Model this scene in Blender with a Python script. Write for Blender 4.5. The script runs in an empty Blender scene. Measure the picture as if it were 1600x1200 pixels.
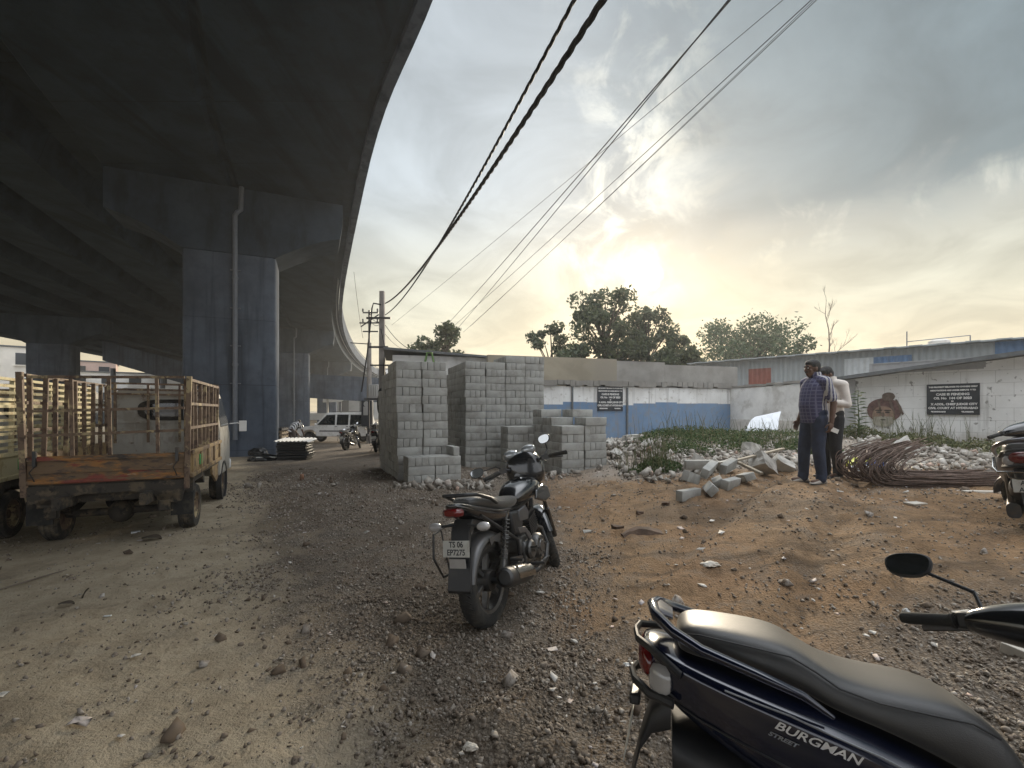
import bpy, bmesh, math, random
import numpy as np
from mathutils import Vector, Matrix, Euler
random.seed(7); RNG = np.random.default_rng(11)
SC = bpy.context.scene
COL = SC.collection
PI = math.pi
CAMZ = 1.48; F = 720.0; HY = 642.0

def at(px, py, d):
    """world point seen d metres ahead, in the survey frame used to measure the place"""
    return Vector(((px-800)/F*d, d, CAMZ-(py-HY)/F*d))

def smooth(a, b, x):
    t = np.clip((x-a)/(b-a), 0, 1); return t*t*(3-2*t)

# ---------- value noise on arrays (for terrain and scattered stuff) ----------
def _hash(ix, iy, seed):
    h = (ix*374761393 + iy*668265263 + seed*1442695041) & 0xffffffff
    h = ((h ^ (h >> 13))*1274126177) & 0xffffffff
    return ((h ^ (h >> 16)) & 0xffff)/65535.0
def vnoise(x, y, seed=0):
    x = np.asarray(x, float); y = np.asarray(y, float)
    ix = np.floor(x).astype(np.int64); iy = np.floor(y).astype(np.int64)
    fx = x-ix; fy = y-iy
    fx = fx*fx*(3-2*fx); fy = fy*fy*(3-2*fy)
    a = _hash(ix, iy, seed); b = _hash(ix+1, iy, seed); c = _hash(ix, iy+1, seed); d = _hash(ix+1, iy+1, seed)
    return (a*(1-fx)+b*fx)*(1-fy)+(c*(1-fx)+d*fx)*fy
def fbm(x, y, seed=0, o=4):
    s = 0; a = .5; n = 0
    for k in range(o):
        s = s+a*vnoise(x*2**k, y*2**k, seed+k); n += a; a *= .5
    return s/n

def gz(x, y):
    """height of the ground"""
    x = np.asarray(x, float); y = np.asarray(y, float)
    r = np.hypot(x, y)
    z = .46*smooth(.6, 4.2, x)*smooth(1.2, 5.5, y)*(1-smooth(40, 70, r))
    z = z + .10*smooth(5, 9, y)*smooth(-4, -1, x)*(1-smooth(1, 4, x))*(1-smooth(14, 20, y))
    z = z - .42*smooth(9, 28, y-.2*x)*smooth(2, -8, x)
    near = 1-smooth(25, 45, r)
    z = z + near*(.09*(fbm(x*.55, y*.55, 3)-.5) + .035*(fbm(x*2.6, y*2.6, 9)-.5))
    # shallow tyre ruts across the red soil
    rut = (x-1.2) - .9*(y-4.0)
    z = z - near*.055*np.exp(-((rut)/.2)**2) - near*.055*np.exp(-((rut-1.5)/.2)**2) + near*.03*np.exp(-((rut-.35)/.15)**2) + near*.03*np.exp(-((rut-1.15)/.15)**2)
    # heaps of rubble along the compound wall
    z = z + .26*np.exp(-(((x-4.0)/1.9)**2+((y-13.0)/2.2)**2)) + .26*np.exp(-(((x-8.6)/1.5)**2+((y-11.6)/2.2)**2))
    z = z + .22*np.exp(-(((x-6.6)/2.2)**2+((y-13.5)/1.8)**2)) + .16*np.exp(-(((x-2.2)/.8)**2+((y-12)/2.0)**2))
    return z
def G(x, y): return float(gz(x, y))

# ---------- mesh builder ----------
class MB:
    def __init__(s): s.v = []; s.f = []; s.m = []; s.M = Matrix.Identity(4); s.c = 0
    def add(s, vs, fs, m=0):
        M = s.M
        s.v += [tuple(M @ Vector(p)) for p in vs]
        k = s.c; s.c += len(vs)
        for f in fs: s.f.append(tuple(i+k for i in f)); s.m.append(m)
        return s
    def box(s, c, d, R=None, m=0, taper=None):
        hx, hy, hz = d[0]/2, d[1]/2, d[2]/2
        vs = []
        for z in (-1, 1):
            tx = ty = 1
            if taper and z > 0: tx, ty = taper
            for x, y in ((-1, -1), (1, -1), (1, 1), (-1, 1)): vs.append(Vector((x*hx*tx, y*hy*ty, z*hz)))
        if R is not None: vs = [R @ p for p in vs]
        vs = [p+Vector(c) for p in vs]
        return s.add(vs, [(3, 2, 1, 0), (4, 5, 6, 7), (0, 1, 5, 4), (1, 2, 6, 5), (2, 3, 7, 6), (3, 0, 4, 7)], m)
    def bar(s, a, b, w, h=None, m=0, up=(0, 0, 1)):
        a = Vector(a); b = Vector(b); h = h or w
        d = (b-a); L = d.length
        if L < 1e-6: return s
        d.normalize(); u = Vector(up)
        if abs(d.dot(u)) > .98: u = Vector((1, 0, 0))
        sx = d.cross(u).normalized(); su = sx.cross(d)
        R = Matrix((d, sx, su)).transposed()
        return s.box((a+b)/2, (L, w, h), R, m)
    def tube(s, pts, r, n=8, m=0, caps=True, closed=False, flat=None):
        P = [Vector(p) for p in pts]; k = len(P)
        rr = r if isinstance(r, (list, tuple)) else [r]*k
        T = []
        for i in range(k):
            if closed: t = P[(i+1) % k]-P[i-1]
            else: t = P[min(i+1, k-1)]-P[max(i-1, 0)]
            T.append(t.normalized() if t.length > 1e-9 else Vector((0, 0, 1)))
        u = Vector((0, 0, 1))
        if abs(T[0].dot(u)) > .95: u = Vector((0, 1, 0))
        u = (u-T[0]*u.dot(T[0])).normalized()
        vs = []; fs = []
        for i in range(k):
            u = (u-T[i]*u.dot(T[i]))
            if u.length < 1e-6: u = T[i].orthogonal()
            u.normalize(); w = T[i].cross(u)
            for j in range(n):
                a = 2*PI*j/n
                fl = flat if flat else 1
                vs.append(P[i]+(u*math.cos(a)*fl+w*math.sin(a))*rr[i])
        kk = k if closed else k-1
        for i in range(kk):
            i2 = (i+1) % k
            for j in range(n):
                j2 = (j+1) % n
                fs.append((i*n+j, i*n+j2, i2*n+j2, i2*n+j))
        if caps and not closed:
            fs.append(tuple(range(n-1, -1, -1))); fs.append(tuple((k-1)*n+j for j in range(n)))
        return s.add(vs, fs, m)
    def lathe(s, prof, n=20, c=(0, 0, 0), axis='z', m=0, closed=False):
        vs = []; fs = []
        for r, h in prof:
            for j in range(n):
                a = 2*PI*j/n; x, y = r*math.cos(a), r*math.sin(a)
                p = (x, y, h) if axis == 'z' else ((x, h, y) if axis == 'y' else (h, x, y))
                vs.append(Vector(p)+Vector(c))
        k = len(prof)
        for i in range(k if closed else k-1):
            i2 = (i+1) % k
            for j in range(n):
                j2 = (j+1) % n
                fs.append((i*n+j, i*n+j2, i2*n+j2, i2*n+j))
        if not closed:
            if prof[0][0] > 1e-5: fs.append(tuple(range(n-1, -1, -1)))
            if prof[-1][0] > 1e-5: fs.append(tuple((k-1)*n+j for j in range(n)))
        return s.add(vs, fs, m)
    def ell(s, c, r, R=None, nu=14, nv=9, m=0):
        vs = []; fs = []
        for i in range(nv+1):
            th = PI*i/nv
            for j in range(nu):
                a = 2*PI*j/nu
                p = Vector((r[0]*math.sin(th)*math.cos(a), r[1]*math.sin(th)*math.sin(a), r[2]*math.cos(th)))
                if R is not None: p = R @ p
                vs.append(p+Vector(c))
        for i in range(nv):
            for j in range(nu):
                j2 = (j+1) % nu
                fs.append((i*nu+j, (i+1)*nu+j, (i+1)*nu+j2, i*nu+j2))
        return s.add(vs, fs, m)
    def prism(s, poly, h0, h1, plane='xz', m=0):
        """poly in the plane, extruded h0..h1 along the third axis"""
        def P(a, b, h): return {'xz': (a, h, b), 'xy': (a, b, h), 'yz': (h, a, b)}[plane]
        n = len(poly)
        vs = [P(a, b, h0) for a, b in poly]+[P(a, b, h1) for a, b in poly]
        fs = [tuple(range(n)), tuple(range(2*n-1, n-1, -1))]
        for i in range(n):
            j = (i+1) % n; fs.append((j, i, i+n, j+n))
        return s.add(vs, fs, m)
    def loft(s, rings, m=0, caps=True, closed_ring=True):
        n = len(rings[0]); vs = [p for r in rings for p in r]; fs = []
        for i in range(len(rings)-1):
            for j in range(n if closed_ring else n-1):
                j2 = (j+1) % n
                fs.append((i*n+j, i*n+j2, (i+1)*n+j2, (i+1)*n+j))
        if caps and closed_ring:
            fs.append(tuple(range(n-1, -1, -1))); k = (len(rings)-1)*n
            fs.append(tuple(k+j for j in range(n)))
        return s.add(vs, fs, m)
    def capsule(s, a, b, ra, rb, n=12):
        a = Vector(a); b = Vector(b); d = b-a
        if d.length < 1e-6: return s.ell(a, (ra,)*3)
        d.normalize()
        pts = []; rr = []
        for k in range(5):
            t = PI/2*(k/5.0+.02); pts.append(a-d*ra*math.cos(t)); rr.append(ra*math.sin(t))
        pts.append(a); rr.append(ra); pts.append(b); rr.append(rb)
        for k in range(4, -1, -1):
            t = PI/2*(k/5.0+.02); pts.append(b+d*rb*math.cos(t)); rr.append(rb*math.sin(t))
        return s.tube(pts, rr, n)
    def mesh(s, name, mats, smooth_on=True, angle=38, fix=True):
        me = bpy.data.meshes.new(name)
        me.from_pydata(s.v, [], s.f)
        mats = mats if isinstance(mats, (list, tuple)) else [mats]
        for m in mats: me.materials.append(m)
        if len(mats) > 1: me.polygons.foreach_set('material_index', s.m)
        if fix:
            bm = bmesh.new(); bm.from_mesh(me)
            bmesh.ops.recalc_face_normals(bm, faces=bm.faces); bm.to_mesh(me); bm.free()
        if smooth_on:
            me.polygons.foreach_set('use_smooth', [True]*len(me.polygons))
            me.set_sharp_from_angle(angle=math.radians(angle))
        me.update()
        return me
    def build(s, name, mats, parent=None, bevel=0, seg=2, smooth_on=True, angle=38, remesh=0, subdiv=0, fix=True):
        o = link(name, s.mesh(name, mats, smooth_on, angle, fix), parent)
        if subdiv:
            md = o.modifiers.new('Subdivision', 'SUBSURF'); md.levels = subdiv; md.render_levels = subdiv
        if bevel:
            md = o.modifiers.new('Bevel', 'BEVEL'); md.width = bevel; md.segments = seg
            md.limit_method = 'ANGLE'; md.angle_limit = math.radians(35); md.harden_normals = False
        if remesh:
            md = o.modifiers.new('Remesh', 'REMESH'); md.mode = 'VOXEL'; md.voxel_size = remesh; md.use_smooth_shade = True
            md = o.modifiers.new('Smooth', 'SMOOTH'); md.factor = .5; md.iterations = 4
        return o

def link(name, data, parent=None):
    o = bpy.data.objects.new(name, data); COL.objects.link(o)
    if parent is not None: o.parent = parent
    return o
def tag(o, label, cat, group=None, kind=None):
    if label: o['label'] = label
    if cat: o['category'] = cat
    if group: o['group'] = group
    if kind: o['kind'] = kind
    return o
def thing(name, label, cat, loc=(0, 0, 0), rot=(0, 0, 0), group=None):
    o = bpy.data.objects.new(name, None); COL.objects.link(o)
    o.location = loc; o.rotation_euler = rot; o.empty_display_size = .2
    return tag(o, label, cat, group)
def copy_tree(o, parent=None):
    c = o.copy(); COL.objects.link(c)
    if parent is not None: c.parent = parent
    for ch in list(o.children): copy_tree(ch, c)
    return c
def raw_mesh(name, V, Fc, mat, smooth_on=False):
    """big mesh from arrays; Fc is (n,3) or (n,4)"""
    me = bpy.data.meshes.new(name)
    V = np.asarray(V, np.float32); Fc = np.asarray(Fc, np.int32); n, k = Fc.shape
    me.vertices.add(len(V)); me.vertices.foreach_set('co', V.ravel())
    me.loops.add(n*k); me.loops.foreach_set('vertex_index', Fc.ravel())
    me.polygons.add(n); me.polygons.foreach_set('loop_start', np.arange(0, n*k, k, dtype=np.int32))
    me.polygons.foreach_set('loop_total', np.full(n, k, np.int32))
    if smooth_on: me.polygons.foreach_set('use_smooth', np.ones(n, bool))
    for m in (mat if isinstance(mat, (list, tuple)) else [mat]): me.materials.append(m)
    me.update(calc_edges=True); me.validate()
    return me
def text_mesh(body, size, mat, name, parent, M, extrude=.002, align='CENTER', shear=0, offset=0, xscale=1):
    cu = bpy.data.curves.new('lettering', 'FONT'); cu.body = body; cu.size = size; cu.align_x = align
    cu.align_y = 'CENTER'; cu.extrude = extrude; cu.shear = shear; cu.offset = offset; cu.resolution_u = 3
    t = bpy.data.objects.new('lettering', cu); COL.objects.link(t)
    dg = bpy.context.evaluated_depsgraph_get(); dg.update()
    me = bpy.data.meshes.new_from_object(t.evaluated_get(dg))
    bpy.data.objects.remove(t); bpy.data.curves.remove(cu)
    me.transform(M @ Matrix.Diagonal((xscale, 1, 1, 1))); me.materials.clear(); me.materials.append(mat); me.name = name
    return link(name, me, parent)

# ---------- materials ----------
MAT = {}
def lin(r, g, b):
    f = lambda c: (c/255/12.92 if c/255 <= .04045 else ((c/255+.055)/1.055)**2.4)
    return (f(r), f(g), f(b))
class NT:
    def __init__(s, m): s.nt = m.node_tree; s.nt.nodes.clear()
    def n(s, t, **k):
        nd = s.nt.nodes.new(t)
        for a, b in k.items():
            if a == 'inp':
                for kk, vv in b.items(): nd.inputs[kk].default_value = vv
            else: setattr(nd, a, b)
        return nd
    def l(s, a, b): s.nt.links.new(a, b)
    def math(s, op, a, b=None, c=None, clamp=False):
        nd = s.n('ShaderNodeMath', operation=op, use_clamp=clamp)
        for i, x in enumerate((a, b, c)):
            if x is None: continue
            if isinstance(x, (int, float)): nd.inputs[i].default_value = x
            else: s.l(x, nd.inputs[i])
        return nd.outputs[0]
    def mix(s, fac, a, b, mode='MIX'):
        nd = s.n('ShaderNodeMix', data_type='RGBA', blend_type=mode)
        for i, x in ((0, fac), (6, a), (7, b)):
            if isinstance(x, (int, float)): nd.inputs[i].default_value = x
            elif isinstance(x, (tuple, list)): nd.inputs[i].default_value = (*x[:3], 1)
            else: s.l(x, nd.inputs[i])
        return nd.outputs[2]
    def step(s, x, a, b):
        nd = s.n('ShaderNodeMapRange', interpolation_type='SMOOTHSTEP')
        nd.inputs['From Min'].default_value = a; nd.inputs['From Max'].default_value = b
        if isinstance(x, (int, float)): nd.inputs['Value'].default_value = x
        else: s.l(x, nd.inputs['Value'])
        return nd.outputs[0]
    def noise(s, vec, scale, detail=4, rough=.55, dist=0):
        nd = s.n('ShaderNodeTexNoise', inp={'Scale': scale, 'Detail': detail, 'Roughness': rough, 'Distortion': dist})
        if vec is not None: s.l(vec, nd.inputs['Vector'])
        return nd.outputs['Fac']
def newmat(name):
    m = bpy.data.materials.new(name); m.use_nodes = True
    MAT[name] = m; return m, NT(m)
def mat(name, col, rough=.7, metal=0., var=.2, scale=5., bump=0., bscale=40., dirt=None, rnd=0., coat=0., spec=.5, stretch=None, trans=0., rvar=0.):
    m, t = newmat(name)
    out = t.n('ShaderNodeOutputMaterial'); b = t.n('ShaderNodeBsdfPrincipled')
    t.l(b.outputs[0], out.inputs[0])
    b.inputs['Metallic'].default_value = metal; b.inputs['Roughness'].default_value = rough
    b.inputs['Coat Weight'].default_value = coat; b.inputs['Coat Roughness'].default_value = .06
    b.inputs['Specular IOR Level'].default_value = spec
    if trans: b.inputs['Transmission Weight'].default_value = trans
    tc = t.n('ShaderNodeTexCoord'); vec = tc.outputs['Object']
    if stretch:
        mp = t.n('ShaderNodeMapping'); mp.inputs['Scale'].default_value = stretch; t.l(vec, mp.inputs[0]); vec = mp.outputs[0]
    if rnd:
        oi = t.n('ShaderNodeObjectInfo')
        va = t.n('ShaderNodeVectorMath', operation='ADD'); sc = t.n('ShaderNodeVectorMath', operation='SCALE')
        sc.inputs['Scale'].default_value = 37.; sc.inputs[0].default_value = (1, 1.7, .6)
        t.l(oi.outputs['Random'], sc.inputs['Scale']) if False else None
        cmb = t.n('ShaderNodeCombineXYZ'); mm = t.math('MULTIPLY', oi.outputs['Random'], 91.)
        t.l(mm, cmb.inputs[0]); t.l(t.math('MULTIPLY', oi.outputs['Random'], 53.), cmb.inputs[1])
        t.l(vec, va.inputs[0]); t.l(cmb.outputs[0], va.inputs[1]); vec = va.outputs[0]
    n1 = t.noise(vec, scale, 6, .6)
    lo = tuple(c*(1-var) for c in col); hi = tuple(min(1, c*(1+var)) for c in col)
    c = t.mix(t.step(n1, .3, .7), lo, hi)
    if dirt:
        dc, amt, ds = dirt
        n2 = t.noise(vec, ds, 5, .65)
        c = t.mix(t.math('MULTIPLY', t.step(n2, .45, .68), amt), c, dc)
    if rnd:
        k = t.math('MULTIPLY_ADD', oi.outputs['Random'], 2*rnd, 1-rnd)
        vm = t.n('ShaderNodeVectorMath', operation='SCALE'); t.l(c, vm.inputs[0]); t.l(k, vm.inputs['Scale']); c = vm.outputs[0]
    t.l(c, b.inputs['Base Color'])
    if rvar: t.l(t.math('MULTIPLY_ADD', n1, rvar, rough-rvar*.5, True), b.inputs['Roughness'])
    if bump:
        bp = t.n('ShaderNodeBump', inp={'Strength': bump, 'Distance': .02})
        t.l(t.noise(vec, bscale, 5, .6), bp.inputs['Height']); t.l(bp.outputs[0], b.inputs['Normal'])
    return m
# ================= camera =================
cd = bpy.data.cameras.new('camera'); cam = bpy.data.objects.new('camera', cd); COL.objects.link(cam)
cam.location = (0, 0, CAMZ); cam.rotation_euler = (PI/2, 0, 0)
cd.sensor_width = 36; cd.lens = 36*F/1600; cd.shift_y = (HY-600)/1600.0
cd.clip_start = .05; cd.clip_end = 3000
SC.camera = cam
SC.view_settings.view_transform = 'Standard'; SC.view_settings.look = 'None'
SC.view_settings.exposure = 0.54; SC.view_settings.gamma = 1
SC.render.resolution_x = 1024; SC.render.resolution_y = 768
SC.cycles.max_bounces = 6; SC.cycles.diffuse_bounces = 4; SC.cycles.glossy_bounces = 3
SC.cycles.transparent_max_bounces = 6; SC.cycles.volume_bounces = 0
SC.cycles.use_denoising = True
SC.cycles.sample_clamp_indirect = 4.0

# ================= sky =================
SUN_AZ = math.radians(16.0); SUN_EL = math.radians(15.8)
SUND = Vector((math.sin(SUN_AZ)*math.cos(SUN_EL), math.cos(SUN_AZ)*math.cos(SUN_EL), math.sin(SUN_EL)))
w = bpy.data.worlds.new('World'); SC.world = w; w.use_nodes = True
t = NT(w)
out = t.n('ShaderNodeOutputWorld')
tc = t.n('ShaderNodeTexCoord'); D = tc.outputs['Generated']
sep = t.n('ShaderNodeSeparateXYZ'); t.l(D, sep.inputs[0]); X, Y, Z = sep.outputs
DEG = 180/PI
az = t.math('MULTIPLY', t.math('ARCTAN2', X, Y), DEG)
el = t.math('MULTIPLY', t.math('ARCSINE', Z), DEG)
sk = t.n('ShaderNodeTexSky'); sk.sky_type = 'NISHITA'; sk.sun_disc = False
sk.sun_elevation = SUN_EL; sk.sun_rotation = SUN_AZ; sk.dust_density = 4.0; sk.air_density = 1.5
# cloud fields live on the direction sphere; flattened towards the horizon
zz = t.math('MAXIMUM', Z, 0.0)
den = t.math('ADD', zz, .22)
cx = t.math('DIVIDE', X, den); cy = t.math('DIVIDE', Y, den)
cv = t.n('ShaderNodeCombineXYZ'); t.l(cx, cv.inputs[0]); t.l(cy, cv.inputs[1])
n_big = t.noise(cv.outputs[0], .9, 6, .52, .6)
n_mid = t.noise(cv.outputs[0], 2.4, 7, .58, .8)
n_fine = t.noise(D, 9.0, 7, .62, .5)
wob = t.math('MULTIPLY_ADD', n_mid, 14., -7.)
elw = t.math('ADD', el, wob)
azw = t.math('ADD', az, t.math('MULTIPLY_ADD', n_big, 26., -13.))
# clear pale band low down -> grey cloud deck above
horizon = t.mix(t.step(el, 0, 13), (.80, .66, .43), (.62, .61, .50))
mid = t.mix(t.step(el, 10, 27), horizon, (.50, .56, .605))
high = t.mix(t.step(el, 24, 48), mid, (.39, .435, .475))
dark = t.math('MULTIPLY', t.step(azw, 2, 26), t.step(t.math('ADD', elw, t.math('MULTIPLY', az, -.06)), 12.5, 20.5))
dcol = t.mix(t.step(az, 15, 50), (.265, .32, .355), (.14, .19, .215))
base = t.mix(t.math('MULTIPLY', dark, .88), high, dcol)
mott = t.math('MULTIPLY_ADD', t.step(n_mid, .25, .75), .34, .74)
vm = t.n('ShaderNodeVectorMath', operation='SCALE'); t.l(base, vm.inputs[0]); t.l(mott, vm.inputs['Scale'])
base = vm.outputs[0]
mott2 = t.math('MULTIPLY_ADD', t.step(n_big, .25, .75), .26, .80)
vm = t.n('ShaderNodeVectorMath', operation='SCALE'); t.l(base, vm.inputs[0]); t.l(mott2, vm.inputs['Scale'])
base = vm.outputs[0]
# glow round the veiled sun
dp = t.n('ShaderNodeVectorMath', operation='DOT_PRODUCT'); t.l(D, dp.inputs[0]); dp.inputs[1].default_value = SUND
ang = t.math('MULTIPLY', t.math('ARCCOSINE', t.math('MINIMUM', dp.outputs['Value'], .999999)), DEG)
def gauss(s): return t.math('POWER', 2.71828, t.math('MULTIPLY', t.math('MULTIPLY', ang, ang), -1.0/(s*s)))
def addc(b, fac, col):
    vm = t.n('ShaderNodeVectorMath', operation='SCALE'); vm.inputs[0].default_value = col; t.l(fac, vm.inputs['Scale'])
    va = t.n('ShaderNodeVectorMath', operation='ADD'); t.l(b, va.inputs[0]); t.l(vm.outputs[0], va.inputs[1]); return va.outputs[0]
wisp = t.step(n_fine, .48, .70)
tear = t.step(t.math('ADD', n_fine, t.math('MULTIPLY', n_mid, .5)), .66, .86)
base = addc(base, t.math('MULTIPLY', gauss(22), .03), (1, .86, .55))
base = addc(base, t.math('MULTIPLY', t.math('MULTIPLY', gauss(12), wisp), .13), (1, .82, .5))
# torn gaps rising above the sun
col_gap = t.math('MULTIPLY', t.step(t.math('ABSOLUTE', t.math('ADD', t.math('ADD', az, -8.), t.math('MULTIPLY', el, -.22))), 11, 2), t.math('MULTIPLY', t.step(el, 10, 17), t.step(el, 40, 24)))
base = addc(base, t.math('MULTIPLY', t.math('MULTIPLY', col_gap, tear), .20), (1, .93, .74))
edge = t.math('MULTIPLY', t.math('MULTIPLY', dark, t.math('SUBTRACT', 1., dark)), t.math('MULTIPLY', wisp, 1.0))
base = addc(base, t.math('MULTIPLY', edge, t.step(az, 75, 40)), (1, .92, .70))
sa = t.math('ADD', ang, t.math('MULTIPLY_ADD', n_fine, 9., -4.5))
base = addc(base, t.math('MULTIPLY', t.step(sa, 2.6, 1.0), 2.2), (1, .93, .72))
base = addc(base, t.math('MULTIPLY', gauss(4), .10), (1, .88, .58))
# added fill light: unseen sky overhead and behind the viewpoint made brighter
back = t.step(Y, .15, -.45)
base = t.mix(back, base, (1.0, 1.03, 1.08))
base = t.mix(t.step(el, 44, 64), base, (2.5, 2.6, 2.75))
belowg = t.step(el, -1, -8)
base = t.mix(belowg, base, (.25, .22, .18))
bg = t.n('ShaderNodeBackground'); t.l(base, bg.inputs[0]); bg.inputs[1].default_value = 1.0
bn = t.n('ShaderNodeBackground'); t.l(sk.outputs[0], bn.inputs[0]); bn.inputs[1].default_value = .06
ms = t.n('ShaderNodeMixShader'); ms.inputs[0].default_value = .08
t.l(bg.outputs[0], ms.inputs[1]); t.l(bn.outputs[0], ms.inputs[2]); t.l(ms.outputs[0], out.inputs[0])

sl = bpy.data.lights.new('sun', 'SUN'); sl.energy = 3.2; sl.angle = math.radians(7); sl.color = (1, .86, .66)
so = bpy.data.objects.new('sun', sl); COL.objects.link(so)
so.rotation_euler = (-SUND).to_track_quat('-Z', 'Y').to_euler()

# ================= ground =================
def axis(lo, hi, fine_lo, fine_hi, st, grow=1.16):
    a = list(np.arange(fine_lo, fine_hi+1e-6, st)); s = st
    while a[-1] < hi: s *= grow; a.append(a[-1]+s)
    s = st
    while a[0] > lo: s *= grow; a.insert(0, a[0]-s)
    return np.array(a)
ax = axis(-900, 900, -7, 9, .07); ay = axis(-200, 1400, .2, 13, .07)
gx, gy = np.meshgrid(ax, ay)
hz = gz(gx, gy)
clod = np.clip(fbm(gx*4.5, gy*4.5, 31, 4)-.52, 0, 1)*.15*(1-smooth(12, 22, np.hypot(gx, gy)))
hz = hz + clod*smooth(-3.5, -1., gx+.45*gy)
V = np.stack([gx, gy, hz], -1).reshape(-1, 3)
nx = len(ax); ny = len(ay)
ii = (np.arange(ny-1)[:, None]*nx+np.arange(nx-1)[None]).ravel()
Fc = np.stack([ii, ii+1, ii+nx+1, ii+nx], -1)
m, t = newmat('ground_soil')
out = t.n('ShaderNodeOutputMaterial'); b = t.n('ShaderNodeBsdfPrincipled'); t.l(b.outputs[0], out.inputs[0])
b.inputs['Roughness'].default_value = .95; b.inputs['Specular IOR Level'].default_value = .25
tc = t.n('ShaderNodeTexCoord'); P = tc.outputs['Object']
sp = t.n('ShaderNodeSeparateXYZ'); t.l(P, sp.inputs[0]); X, Y, Z = sp.outputs
nA = t.noise(P, .8, 6, .6); nB = t.noise(P, 3.2, 6, .65); nC = t.noise(P, 17, 5, .65); nD = t.noise(P, 70, 3, .6)
dust = t.mix(t.step(nB, .3, .72), (.29, .24, .168), (.43, .365, .265))
dust = t.mix(t.math('MULTIPLY', t.step(nC, .52, .72), .55), dust, (.235, .18, .12))
red = t.mix(t.step(nB, .28, .7), (.18, .112, .060), (.315, .205, .112))
red = t.mix(t.math('MULTIPLY', t.step(nA, .45, .65), .6), red, (.23, .135, .072))
red = t.mix(t.math('MULTIPLY', t.step(nC, .5, .7), .6), red, (.085, .058, .036))
grav = t.mix(t.step(nB, .3, .7), (.11, .078, .050), (.215, .165, .115))
grav = t.mix(t.math('MULTIPLY', t.step(nD, .45, .62), .65), grav, (.30, .27, .235))
grav = t.mix(t.math('MULTIPLY', t.step(nC, .55, .7), .7), grav, (.055, .042, .03))
wobx = t.math('MULTIPLY_ADD', nA, 2.6, -1.3)
wobx = t.math('ADD', wobx, t.math('MULTIPLY_ADD', nB, 1.0, -.5))
u = t.math('ADD', t.math('ADD', X, t.math('MULTIPLY', Y, .60)), wobx)      # dusty lane | gravel
vo = t.n('ShaderNodeTexVoronoi', inp={'Scale': 58., 'Randomness': 1.}); t.l(P, vo.inputs['Vector'])
vo2 = t.n('ShaderNodeTexVoronoi', inp={'Scale': 130., 'Randomness': 1.}); t.l(P, vo2.inputs['Vector'])
def cellcol(v, lo, hi):
    sc_ = t.n('ShaderNodeSeparateColor'); t.l(v.outputs['Color'], sc_.inputs[0]); return t.mix(t.math('POWER', sc_.outputs[0], 1.6), lo, hi)
fine = t.mix(t.step(vo.outputs['Distance'], .75, .35), (.05, .038, .028), cellcol(vo, (.11, .088, .066), (.34, .30, .25)))
fine = t.mix(.4, fine, cellcol(vo2, (.07, .055, .04), (.30, .26, .21)))
grav = t.mix(t.step(nB, .38, .58), grav, fine)
red = t.mix(t.math('MULTIPLY', t.step(nB, .50, .64), .55), red, fine)
dust = t.mix(t.math('MULTIPLY', t.step(nB, .54, .68), .22), dust, fine)
c = t.mix(t.step(u, -.05, 1.0), dust, grav)
rr = t.math('MULTIPLY', t.step(t.math('ADD', X, wobx), .1, 1.0), t.step(t.math('ADD', t.math('ADD', Y, wobx), t.math('MULTIPLY', X, -.15)), 2.1, 3.1))
c = t.mix(rr, c, red)
rub = t.math('MULTIPLY', t.step(t.math('ADD', Y, wobx), 7.6, 8.8), t.step(X, .5, 2.0))
c = t.mix(t.math('MULTIPLY', rub, t.math('MULTIPLY_ADD', nB, .8, .3, True)), c, (.30, .275, .24))
nE = t.noise(P, .55, 5, .6, .8)
c = t.mix(t.math('MULTIPLY', t.step(nE, .50, .66), .55), c, (.085, .064, .045))
mpt = t.n('ShaderNodeMapping'); mpt.inputs['Rotation'].default_value = (0, 0, math.radians(-42)); mpt.inputs['Scale'].default_value = (.5, 5.5, 1); t.l(P, mpt.inputs[0])
c = t.mix(t.math('MULTIPLY', t.math('MULTIPLY', t.step(t.noise(mpt.outputs[0], 1, 5, .6), .52, .68), rr), .6), c, (.07, .05, .033))
far = t.step(Y, 24, 40)
c = t.mix(far, c, (.21, .18, .14))
t.l(c, b.inputs['Base Color'])
hgt = t.math('ADD', t.math('MULTIPLY', nC, .8), t.math('ADD', t.math('MULTIPLY', nB, 1.2), t.math('MULTIPLY', nD, .35)))
hgt = t.math('ADD', hgt, t.math('MULTIPLY', t.math('MULTIPLY', t.step(vo.outputs['Distance'], .8, .2), t.step(u, -.05, 1.0)), .22))
bp = t.n('ShaderNodeBump', inp={'Strength': .75, 'Distance': .035}); t.l(hgt, bp.inputs['Height']); t.l(bp.outputs[0], b.inputs['Normal'])
ground = link('ground', raw_mesh('ground', V, Fc, m, True)); ground['kind'] = 'structure'
tag(ground, 'bare yard of pale dust, grey gravel and red brown soil', 'ground')

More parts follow.
